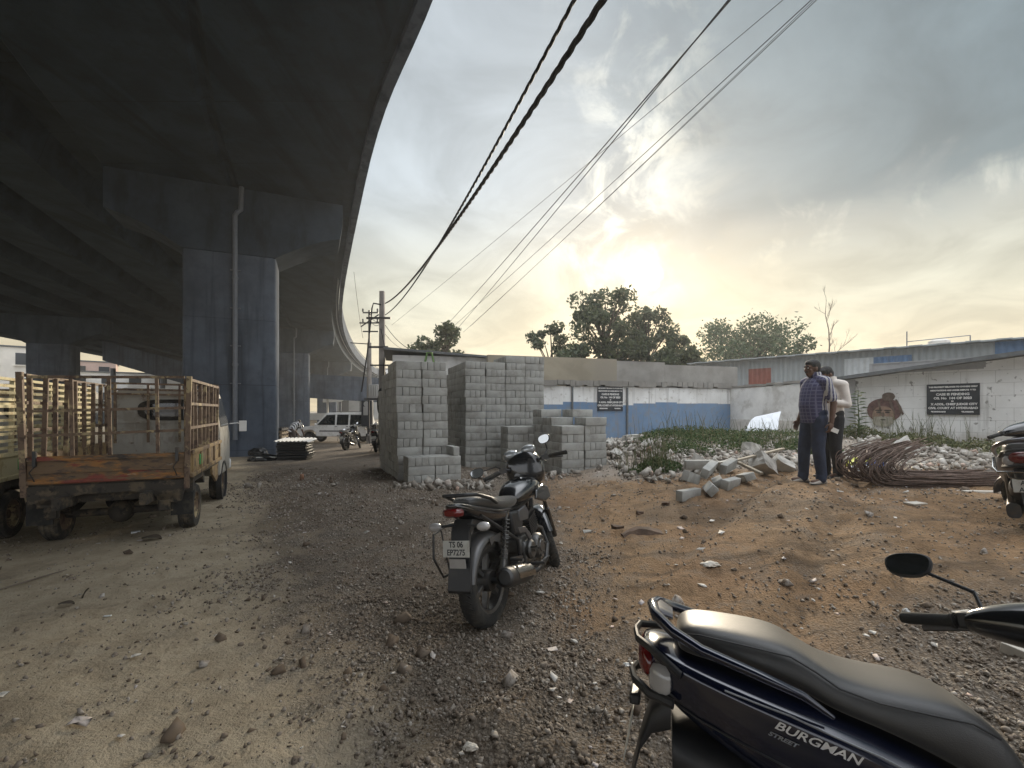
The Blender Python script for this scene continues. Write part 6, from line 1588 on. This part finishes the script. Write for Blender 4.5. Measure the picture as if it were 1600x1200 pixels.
def person(label, loc, yaw, J, shirtm, legm, shoem, short=True, belly=0, hairlen=1., hold=None, tuck=True):
    """J: joints of the pose in the person's own frame (x forwards, y to the left)"""
    o = thing('person', label, 'person', loc, (0, 0, yaw)); V_ = Vector
    mb = MB(); P = {k: V_(v) for k, v in J.items() if not isinstance(v, (int, float, Matrix))}; R = J['headR']
    mb.capsule(P['pelvis']+V_((0, -.07, 0)), P['pelvis']+V_((0, .07, 0)), .105, .105); mb.capsule(P['pelvis'], P['chest'], .12, .135); mb.capsule(P['shL']*.75+P['shR']*.25-V_((0, 0, .03)), P['shR']*.75+P['shL']*.25-V_((0, 0, .03)), .075, .075)
    mb.capsule(P['neck'], P['head']-R @ V_((.0, 0, .05)), .058, .054); mb.capsule(P['neck'], P['shL'], .05, .052); mb.capsule(P['neck'], P['shR'], .05, .052); mb.capsule(P['chest'], P['neck'], .10, .06)
    head(mb, P['head'], R)
    for s in 'LR':
        mb.capsule(P['sh'+s], P['el'+s], .054, .041); mb.capsule(P['el'+s], P['wr'+s], .043, .027)
        mb.capsule(P['hip'+s], P['kn'+s], .088, .058); mb.capsule(P['kn'+s]+V_((-.01, 0, -.02)), P['kn'+s].lerp(P['an'+s], .4)+V_((-.02, 0, 0)), .055, .055); mb.capsule(P['kn'+s].lerp(P['an'+s], .4)+V_((-.02, 0, 0)), P['an'+s], .053, .036)
        ft = (P['to'+s]-P['an'+s]); mb.capsule(P['an'+s]+V_((0, 0, -.035)), P['an'+s]+V_((ft.x*.8, ft.y*.8, -.045)), .036, .028)
        hand(mb, P['wr'+s], P.get('hd'+s, P['wr'+s]-P['el'+s]), 1 if s == 'L' else -1, P.get('pn'+s, V_((.2, -1 if s == 'L' else 1, 0))), J.get('curl'+s, .5))
    mb.build('body', MAT['skin'], o, remesh=.0062)
    # hair cap
    mb = MB(); c = P['head']; v = lambda x, y, z: c+R @ V_((x, y, z))
    mb.ell(v(-.018, 0, .042), (.102, .083, .094), R); mb.ell(v(-.045, 0, .0), (.072, .077, .082), R); mb.ell(v(.03, 0, .082), (.055, .062, .042), R)
    h_ = mb.build('hair', MAT['hair'], o, remesh=.008)
    mb = MB()
    for s in (-1, 1): mb.ell(v(.0845, .031*s, .012), (.009, .014, .008), R)
    mb.build('eyes', MAT['plate_white'], o); mb = MB(); mb.ell(v(.093, 0, -.047), (.013, .026, .007), R)
    for s in (-1, 1): mb.capsule(v(.090, .016*s, .036), v(.084, .048*s, .038), .006, .005, 8)
    mb.build('moustache_and_brows', MAT['hair'], o)
    # shirt
    mb = MB(); pe, ch, ne = P['pelvis'], P['chest'], P['neck']; up = (ch-pe).normalized(); fw = V_((0, 1, 0)).cross(up).normalized()
    fw = -fw if fw.dot(V_((1, 0, 0))) < 0 and abs(up.z) > .5 else fw
    def ring(c, hx, hy): return [c+fw*hx*math.cos(2*PI*k/20)+V_((0, hy*math.sin(2*PI*k/20), 0)) for k in range(20)]
    L = (ne-pe).length; sh = (P['shL']-P['shR']).length/2
    rg = [(-.10, .135+belly*.3, .185), (.0, .14+belly*.8, .182), (.30*L, .135+belly, .175), (.62*L, .135+belly*.4, .195), (.82*L, .115, sh*.98), (.95*L, .085, sh*.66), (1.02*L, .068, .075)]
    mb.loft([ring(pe+up*a+fw*(belly*.5 if 0 < a < .4*L else 0), hx, hy) for a, hx, hy in rg])
    mb.capsule(ne+up*.0, P['shL'], .078, .076); mb.capsule(ne+up*.0, P['shR'], .078, .076); mb.capsule(ne-up*.06, ne-up*.01, .085, .07)
    for s in 'LR':
        e = P['sh'+s].lerp(P['el'+s], .78) if short else P['el'+s]
        mb.capsule(P['sh'+s]+V_((0, 0, .0)), e, .073, .064 if short else .058)
        if not short: mb.capsule(P['el'+s], P['el'+s].lerp(P['wr'+s], .93), .058, .041)
    shirt = mb.build('shirt', MAT[shirtm], o, remesh=.011)
    mb = MB(); cc = ne+up*.012
    mb.loft([ring(cc+up*.03, .088, .092), ring(cc+up*.085, .074, .078), ring(cc+up*.087, .066, .070), ring(cc+up*.04, .07, .074)]); mb.build('collar', MAT[shirtm], shirt)
    # trousers
    mb = MB(); mb.capsule(pe+V_((0, -.06, .03)), pe+V_((0, .06, .03)), .128, .128)
    for s in 'LR':
        mb.capsule(P['hip'+s], P['kn'+s], .108, .082); mb.capsule(P['kn'+s], P['an'+s]+V_((0, 0, .03)), .082, .066); mb.capsule(P['an'+s]+V_((.01, 0, .03)), P['an'+s]+V_((.012, 0, -.01)), .066, .068)
    mb.capsule(pe, pe+V_((0, 0, -.06)), .12, .10); mb.build('trousers', MAT[legm], o, remesh=.011)
    for s in 'LR':
        a = P['an'+s]; t_ = P['to'+s]; d = V_((t_.x-a.x, t_.y-a.y, 0)).normalized(); sd = V_((-d.y, d.x, 0)); z0 = a.z-.09; mb = MB(); rgs = []
        for u, hw_, hh in ((-.075, .022, .05), (-.06, .036, .085), (.0, .038, .095), (.07, .043, .075), (.14, .047, .052), (.185, .036, .040), (.20, .015, .025)):
            c = V_((a.x, a.y, z0))+d*u; rgs.append([c+sd*hw_*math.cos(2*PI*k/14)+V_((0, 0, hh*.5+hh*.5*math.sin(2*PI*k/14))) for k in range(14)])
        mb.loft(rgs); so_ = mb.build('shoe', MAT[shoem], o, subdiv=1)
        mb = MB(); mb.prism([tuple((V_((a.x, a.y, 0))+d*u+sd*w_).xy) for u, w_ in ((-.078, -.02), (-.06, -.04), (.06, -.046), (.14, -.051), (.195, -.03), (.205, 0), (.195, .03), (.14, .051), (.06, .046), (-.06, .04), (-.078, .02))], z0-.002, z0+.022, 'xy'); mb.build('sole', MAT['shoe_dark'], so_)
    return o
def standing(h=1.72, headpitch=0, **kw):
    k = h/1.72; J = {}
    base = dict(pelvis=(0, 0, .95), chest=(.0, 0, 1.26), neck=(-.015, 0, 1.455), head=(.03, 0, 1.60), shL=(-.02, .185, 1.41), shR=(-.02, -.185, 1.41), elL=(-.06, .235, 1.12), elR=(-.05, -.235, 1.12), wrL=(.02, .25, .88), wrR=(.05, -.24, .88),
        hipL=(0, .095, .90), hipR=(0, -.095, .90), knL=(.02, .10, .49), knR=(.02, -.10, .49), anL=(-.03, .105, .09), anR=(-.03, -.105, .09), toL=(.16, .13, .03), toR=(.16, -.13, .03))
    base.update(kw)
    for n_, v in base.items(): J[n_] = tuple(c*k for c in v) if isinstance(v, tuple) else v
    J['headR'] = Matrix.Rotation(math.radians(headpitch), 3, 'Y'); return J
p = at(1272, 755, 6.5); zg = G(p.x, p.y)
J = standing(1.74, 4, chest=(.015, 0, 1.26), anR=(.07, -.11, .09), toR=(.26, -.12, .03), knR=(.07, -.10, .49), elL=(-.09, .24, 1.12), wrL=(-.05, .25, .86), hdL=(.10, -.02, -1), curlL=.8)
m1 = person('nearer of two standing men, in navy shirt with pale striped sleeves and dark jeans', (p.x, p.y, zg-.002), math.radians(186), J, 'shirt_side_stripes', 'jeans_navy', 'shoe_pale', belly=.035)
wl = m1.matrix_basis @ Vector(J['wrL'])
pp = link('paper_slip', None) if False else None
mb = MB(); mb.box((0, 0, 0), (.10, .004, .06), Matrix.Rotation(.4, 3, 'Y')); pp = mb.build('paper_slip', MAT['paper']); pp.location = wl+Vector((.045, .0, -.11)); tag(pp, 'small white folded paper held in the hand of the man in the navy shirt', 'paper')
p2 = at(1298, 745, 7.0); zg2 = G(p2.x, p2.y)
J2 = standing(1.70, 32, neck=(.01, 0, 1.45), head=(.085, 0, 1.575), chest=(-.01, 0, 1.26), elL=(-.03, .25, 1.12), wrL=(.20, .17, 1.16), elR=(0, -.25, 1.12), wrR=(.22, -.10, 1.18), hdL=(1, -.45, .15), hdR=(1, .4, .15), pnL=(0, -.6, .8), pnR=(0, .6, .8), curlL=.9, curlR=.9)
m2 = person('farther of two standing men, in loose cream shirt and black trousers, looking down', (p2.x, p2.y, zg2-.002), math.radians(192), J2, 'shirt_cream', 'trousers_black', 'shoe_dark', short=False, belly=.03)
wl = m2.matrix_basis @ Vector(((.33), .05, 1.24))
mb = MB(); mb.box((0, 0, 0), (.075, .15, .009), Matrix.Rotation(-.6, 3, 'Y')); ph = mb.build('mobile_phone', MAT['phone_black'], bevel=.004); ph.location = wl; ph.rotation_euler = (0, 0, math.radians(12)); tag(ph, 'black mobile phone held by the man in the cream shirt', 'phone')
# man bending down by the far pier
p3 = at(457, 702, 22.0); zg3 = G(p3.x, p3.y)
J3 = dict(pelvis=(-.10, 0, .88), chest=(.10, 0, 1.12), neck=(.25, 0, 1.25), head=(.37, 0, 1.30), shL=(.20, .19, 1.20), shR=(.20, -.19, 1.20), elL=(.36, .23, .94), elR=(.36, -.23, .94), wrL=(.50, .2, .74), wrR=(.48, -.2, .74), hipL=(-.10, .11, .85), hipR=(-.10, -.11, .85), knL=(-.02, .19, .47), knR=(-.02, -.19, .47), anL=(-.08, .24, .09), anR=(-.08, -.24, .09), toL=(.1, .27, .03), toR=(.1, -.27, .03), headR=Matrix.Rotation(math.radians(50), 3, 'Y'))
person('man bending down in a white and grey striped shirt near the far pier', (p3.x, p3.y, zg3), math.radians(70), J3, 'shirt_hoops', 'trousers_brown', 'shoe_dark')

# ================= reinforcing bars =================
mat('rebar_rust', (.095, .062, .046), .75, .2, var=.3, scale=30, bump=.3, bscale=120, dirt=((.22, .15, .12), .5, 9))
rbx, rby = 5.72, 6.35; rz = G(rbx, rby)
rbn = thing('rebar_bundle', 'tangled bundle of long rusty steel rods bent back on itself beside the men', 'steel rods', (rbx, rby, rz))
r = random.Random(5)
for k in range(96):
    u = r.random(); q = r.random(); lay = .012+.17*q; yo = -.36+.72*r.random()
    bx = -1.02+.50*u+.10*q; rad = .07+.10*(1-u)*r.uniform(.7, 1.1); sl = .30+.16*(u-.5)+r.uniform(-.05, .05)
    C = []
    for x in (2.5+r.uniform(-.3, .5), 1.7, 1.0, .4, -.1): C.append(Vector((x, yo*.75-.12+r.uniform(-.02, .02), lay+.03*math.sin(x*2+k))))
    for a in range(0, 7):          # one broad hairpin bend
        th = -PI/2-a*(PI+sl)/6.5; C.append(Vector((bx+rad+rad*math.cos(th)*1.25, yo+.02+.02*a, lay+rad+rad*math.sin(th))))
    ex = r.uniform(.45, .95); p = C[-1]
    for f in (.3, .65, 1.0): C.append(p+Vector((ex*f, .10+.30*f+r.uniform(-.02, .02), ex*f*sl*(1-.22*f))))
    for it in range(2):
        N = [C[0]]
        for a, b in zip(C[:-1], C[1:]): N += [a.lerp(b, .25), a.lerp(b, .75)]
        N.append(C[-1]); C = N
    mb = MB(); mb.tube(C, r.uniform(.0065, .009), 5); mb.build('rod', MAT['rebar_rust'], rbn, fix=False)
# ================= small things =================
mat('bag_yellow', (.55, .56, .08), .35, var=.2, scale=8); mat('cloth_blue', (.05, .10, .32), .8, var=.2); mat('plastic_pale', (.55, .56, .55), .3, var=.1, scale=12)
mat('tile_pale', (.52, .49, .43), .6, var=.12, scale=6, dirt=((.33, .25, .17), .5, 5)); mat('tarp_white', (.62, .65, .68), .5, var=.08); mat('leaf_brown', (.06, .045, .03), .8, var=.3, scale=20); mat('plank_grey', (.27, .235, .18), .8, var=.2, scale=9, stretch=(1, 8, 8)); mat('tyre_black', (.02, .02, .02), .8, var=.2); mat('green_plastic', (.12, .22, .06), .5, var=.2); mat('sheet_white', (.66, .66, .64), .6, var=.08); mat('black_film', (.012, .013, .014), .35, var=.2, bump=.6, bscale=9)
def crumple(name, label, cat, p, size, m, seed, flat=.4, rz=0, voxel=0):
    r = random.Random(seed); bm = bmesh.new(); bmesh.ops.create_icosphere(bm, subdivisions=3, radius=1)
    for v in bm.verts:
        n = fbm(np.array([v.co.x*2.1+seed]), np.array([v.co.y*2.1+v.co.z*1.7]), seed)[0]; k = .62+.8*n+r.uniform(-.05, .05)
        v.co = Vector((v.co.x*size[0]*k, v.co.y*size[1]*k, max(v.co.z*size[2]*k*(1 if v.co.z > 0 else .35), -size[2]*.3)))
    me = bpy.data.meshes.new(name); bm.to_mesh(me); bm.free(); me.materials.append(m); o = link(name, me); o.location = p; o.rotation_euler = (0, 0, rz); return tag(o, label, cat)
def gp(px, py, d0=4.0):
    """where the line of sight meets the ground"""
    d = d0
    for _ in range(30):
        z = CAMZ-(py-HY)/F*d; x = (px-800)/F*d; e = z-G(x, d); d += e*F/(py-HY)*.6
    return Vector(((px-800)/F*d, d, G((px-800)/F*d, d)))
q = at(1346, 727, 8.0); crumple('plastic_bag', 'bright yellow plastic bag on the rubble beside the steel rods', 'bag', q, (.26, .16, .14), MAT['bag_yellow'], 3)
q = at(1352, 735, 7.7); crumple('plastic_bag', 'clear pale plastic bag under the yellow bag', 'bag', q, (.24, .14, .10), MAT['plastic_pale'], 4)
q = at(1369, 727, 7.5); crumple('cloth_scrap', 'crumpled blue cloth beside the yellow plastic bag', 'cloth', q, (.13, .10, .09), MAT['cloth_blue'], 6)
q = gp(1416, 968, 1.8); crumple('plastic_cup', 'squashed clear plastic cup on the gravel under the handlebar', 'cup', q+Vector((0, 0, .02)), (.025, .025, .05), MAT['plastic_pale'], 7)
q = gp(1110, 884, 3.8); crumple('paper_wad', 'crumpled whitish paper wad on the red soil behind the blue scooter', 'paper', q+Vector((0, 0, .01)), (.085, .05, .03), MAT['tile_pale'], 9)
q = gp(765, 1190, 1.9); crumple('paper_wad', 'small crumpled pale wad at the bottom middle of the gravel', 'paper', gp(735, 1172, 1.9)+Vector((0, 0, .012)), (.03, .022, .018), MAT['tile_pale'], 12)
crumple('paper_wad', 'crumpled pale wad on the gravel left of the blue scooter', 'paper', gp(985, 1045, 2.5)+Vector((0, 0, .012)), (.05, .025, .02), MAT['plastic_pale'], 14)
def slab(name, label, cat, p, dims, m, rz=0, rx=0, ry=0, bevel=.004):
    mb = MB(); mb.box((0, 0, dims[2]/2), dims); o = mb.build(name, m, bevel=bevel); o.location = p; o.rotation_euler = (math.radians(rx), math.radians(ry), math.radians(rz)); return tag(o, label, cat)
slab('tile', 'pale broken tile slab lying right of the scooter handlebar', 'tile', gp(1555, 985, 2.6), (.30, .17, .035), MAT['tile_pale'], -8, 0, -3)
slab('tile', 'thin pale tile lying on top of the broken slab by the handlebar', 'tile', gp(1540, 975, 2.6)+Vector((-.06, .03, .036)), (.18, .13, .012), MAT['tile_pale'], 20, 3, 4)
slab('tile', 'small pale tile on the soil in front of the steel rods', 'tile', gp(1430, 788, 5.5), (.19, .12, .02), MAT['tile_pale'], 12)
slab('tile', 'long pale strip lying on the soil under the right end of the rods', 'tile', gp(1535, 772, 5.6), (.42, .07, .04), MAT['tile_pale'], -6)
slab('tile', 'pale stone piece at the right edge of the gravel', 'tile', gp(1585, 1022, 2.2), (.12, .10, .06), MAT['tile_pale'], 30, 8)
# tarpaulin board leaning on the far rubble
q = at(1198, 668, 13.2); mb = MB(); mb.loft([[Vector((-.62, 0, 0)), Vector((-.58, .03, 0)), Vector((.30, .05, 0)), Vector((.32, .0, 0))], [Vector((-.35, .22, .30)), Vector((-.33, .25, .30)), Vector((.45, .24, .33)), Vector((.46, .2, .33))], [Vector((-.12, .42, .40)), Vector((-.1, .45, .40)), Vector((.62, .42, .56)), Vector((.63, .38, .56))]]); o = mb.build('white_board', MAT['tarp_white']); o.location = q+Vector((0, 0, -.1)); tag(o, 'large white bent sheet lying on the rubble in the corner of the walls', 'sheet')
mb = MB(); a = at(1140, 722, 7.3); b = at(1224, 701, 7.9); mb.bar(a, b, .07, .03); o = mb.build('plank', MAT['plank_grey'], bevel=.004); tag(o, 'long thin wooden plank sticking out of the fallen blocks to the right', 'plank')
mb = MB(); a = at(1152, 722, 7.6); b = at(1190, 740, 7.0); mb.bar(a, b, .06, .04); o = mb.build('plank', MAT['plank_grey'], bevel=.004); tag(o, 'short plank end crossing under the long plank', 'plank')
# stick, leaves on the dusty lane
q0, q1 = gp(-10, 926, 3.6), gp(104, 892, 4.2); mb = MB(); mb.tube([q0+Vector((0, 0, .012)), q0.lerp(q1, .5)+Vector((.01, .03, .014)), q1+Vector((0, 0, .012))], [.007, .008, .004], 6); tag(mb.build('stick', MAT['bare_bark'], fix=False), 'thin dry stick lying on the dust at the left edge', 'stick')
def leaf(label, p, L, tilt, rz):
    mb = MB(); n = 9; top = []
    for i in range(n):
        u = i/(n-1); w_ = .36*L*math.sin(PI*u)**.8; z = .10*L*math.sin(PI*u)
        top.append([Vector((L*(u-.5), -w_, z+.06*L)), Vector((L*(u-.5), 0, z)), Vector((L*(u-.5), w_, z+.06*L)), Vector((L*(u-.5), 0, z-.004))])
    mb.loft(top); o = mb.build('dry_leaf', MAT['leaf_brown'], fix=False); o.location = p+Vector((0, 0, .012+abs(math.sin(tilt))*L*.3)); o.rotation_euler = (0, tilt, rz); tag(o, label, 'leaf', 'dry leaves on the dusty lane')
leaf('dark curled leaf lying on the dust just behind the rusty truck', gp(237, 844, 5.5), .21, .05, .1)
leaf('brown leaf standing on edge in the middle of the dusty lane', gp(134, 934, 3.7), .085, -1.1, .6)
leaf('brown leaf lying flat left of the upright leaf', gp(104, 947, 3.6), .10, .1, .3)
slab('paper_scrap', 'narrow white paper scrap on the dusty lane', 'paper', gp(168, 964, 3.4)+Vector((0, 0, .004)), (.05, .02, .008), MAT['plastic_pale'], 10)
slab('paper_scrap', 'white paper scrap on the dust under the rusty truck tail', 'paper', gp(212, 833, 5.6)+Vector((0, 0, .004)), (.09, .05, .02), MAT['plastic_pale'], 40)
# dug earth flap right of the dark brick
q = gp(1005, 838, 4.6); mb = MB(); r = random.Random(4); rg = []
for i in range(9):
    u = i/8; rg.append([q+Vector((-.22+.5*u, -.02+.03*math.sin(7*u), -.02)), q+Vector((-.22+.5*u, .02+.04*math.sin(5*u), .055*math.sin(PI*u)**.6+r.uniform(0, .02))), q+Vector((-.22+.5*u, .10+.05*math.sin(3*u), .07*math.sin(PI*u)**.7+r.uniform(0, .015))), q+Vector((-.22+.5*u, .22, -.02))])
mb.loft(rg); tag(mb.build('earth_clod', MAT['chunk_brown'], angle=25), 'low dark ridge of dug brown earth right of the dark brick', 'earth clod')
# pile of sheets with a white corrugated sheet on top, beside the near pier
q = at(462, 726, 15.2); q.z = G(q.x, q.y); sp3 = thing('sheet_pile', 'black wrapped pile topped by a white corrugated sheet, right of the near pier', 'pile', q, (0, 0, math.radians(8)))
mb = MB(); r = random.Random(8)
for k in range(7): mb.box((r.uniform(-.04, .04), r.uniform(-.04, .04), .04+.083*k), (.94+r.uniform(-.06, .06), .8, .075))
mb.build('wrapped_stack', MAT['black_film'], sp3, bevel=.015)
mb = MB(); n = 44; r0 = []; r1 = []
for k in range(n+1):
    x = -.53+1.06*k/n; z = .64+.018*math.sin(k*2*PI/5.0)-.02*(x > .45); r0.append(Vector((x, -.46, z-.01))); r1.append(Vector((x+.03, .46, z+.05)))
mb.loft([r0+[v-Vector((0, 0, .006)) for v in reversed(r0)], r1+[v-Vector((0, 0, .006)) for v in reversed(r1)]]); mb.build('corrugated_sheet', MAT['sheet_white'], sp3, smooth_on=False)
q = at(418, 724, 15.0); q.z = G(q.x, q.y); crumple('tarpaulin', 'low black tarpaulin heap on the ground in front of the near pier', 'tarpaulin', q, (.62, .3, .20), MAT['black_film'], 21)
slab('board', 'pale flat board lying on the black tarpaulin', 'board', q+Vector((.18, -.12, .14)), (.42, .14, .025), MAT['sheet_white'], -20, 4, 6)
slab('board', 'small pale board scrap at the left of the black tarpaulin', 'board', q+Vector((-.12, -.2, .13)), (.22, .14, .02), MAT['sheet_white'], 10, 4)
q = at(405, 702, 16.4); q.z = -.08; crumple('junk_heap', 'dark junk heap on the plinth of the near pier', 'junk', q, (.34, .2, .24), MAT['black_film'], 22)
# pallets/racks by the second pier
q = at(424, 702, 19.5); q.z = G(q.x, q.y); rk = thing('pallet_stack', 'dark stack of pallets to the left of the bending man', 'pallets', q, (0, 0, .2))
for k in range(7):
    mb = MB()
    for s in (-.45, -.15, .15, .45): mb.box((0, s, .16*k+.10), (1.1, .14, .025))
    for s in (-.5, 0, .5): mb.box((s, 0, .16*k+.045), (.08, 1.0, .08))
    mb.build('pallet', MAT['wood' if k % 3 else 'steel_dark'], rk)
# far clutter under the flyover
bn = at(523, 640, 62); o = thing('banner_board', 'white rounded sign panel fixed beyond the third pier', 'sign', (bn.x, bn.y, -.4)); mb = MB(); mb.prism([(-1.6, 3.0), (.9, 3.1), (1.5, 3.5), (1.5, 4.1), (.9, 4.5), (-1.6, 4.7)], -.06, .06, 'xz'); mb.build('panel', MAT['far_white'], o, bevel=.1); mb = MB(); mb.box((-1.2, .1, 1.5), (.15, .12, 3.2)); mb.box((.8, .1, 1.5), (.15, .12, 3.2)); mb.build('post', MAT['pipe_grey'], o)
bn = at(492, 640, 55); o = thing('sloping_gutter', 'white sloping roof edge seen between the second and third piers', 'roof', (bn.x, bn.y, -.4)); mb = MB(); mb.bar((-1.1, 0, 5.2), (1.6, 0, 3.4), .5, .45); mb.build('roof_edge', MAT['far_white'], o); mb = MB(); mb.box((1.5, 0, 1.8), (.2, .2, 3.4)); mb.box((-.9, 0, 2.5), (.2, .2, 5.0)); mb.box((.4, 0, 1.2), (2.4, .2, .8)); mb.build('frame', MAT['far_white'], o)
# bit of green plastic on top of the left stack
q = at(671, 567, 9.9); o = thing('plastic_stand', 'small green plastic stand on top of the tall left block stack', 'stand', (q.x, q.y, G(-2.3, 9.32)-.02+14*BH+.002))
mb = MB()
for sx_ in (-1, 1):
    for sy_ in (-1, 1): mb.bar((sx_*.10, sy_*.07, 0), (sx_*.05, sy_*.04, .22), .02)
mb.box((0, 0, .225), (.13, .10, .02)); mb.build('frame', MAT['green_plastic'], o); mb = MB(); mb.box((0, 0, .008), (.30, .2, .014)); mb.build('base', MAT['green_plastic'], o)

# ================= hazy air =================
m, t = newmat('hazy_air'); out = t.n('ShaderNodeOutputMaterial'); pv = t.n('ShaderNodeVolumePrincipled'); t.l(pv.outputs[0], out.inputs['Volume'])
pv.inputs['Color'].default_value = (.86, .88, .90, 1); pv.inputs['Density'].default_value = .0013; pv.inputs['Anisotropy'].default_value = .45
mb = MB(); mb.box((0, 80, 6), (420, 380, 16)); hz = mb.build('haze', m, smooth_on=False); hz['kind'] = 'stuff'; tag(hz, 'thin pale haze hanging over the whole place', 'haze')
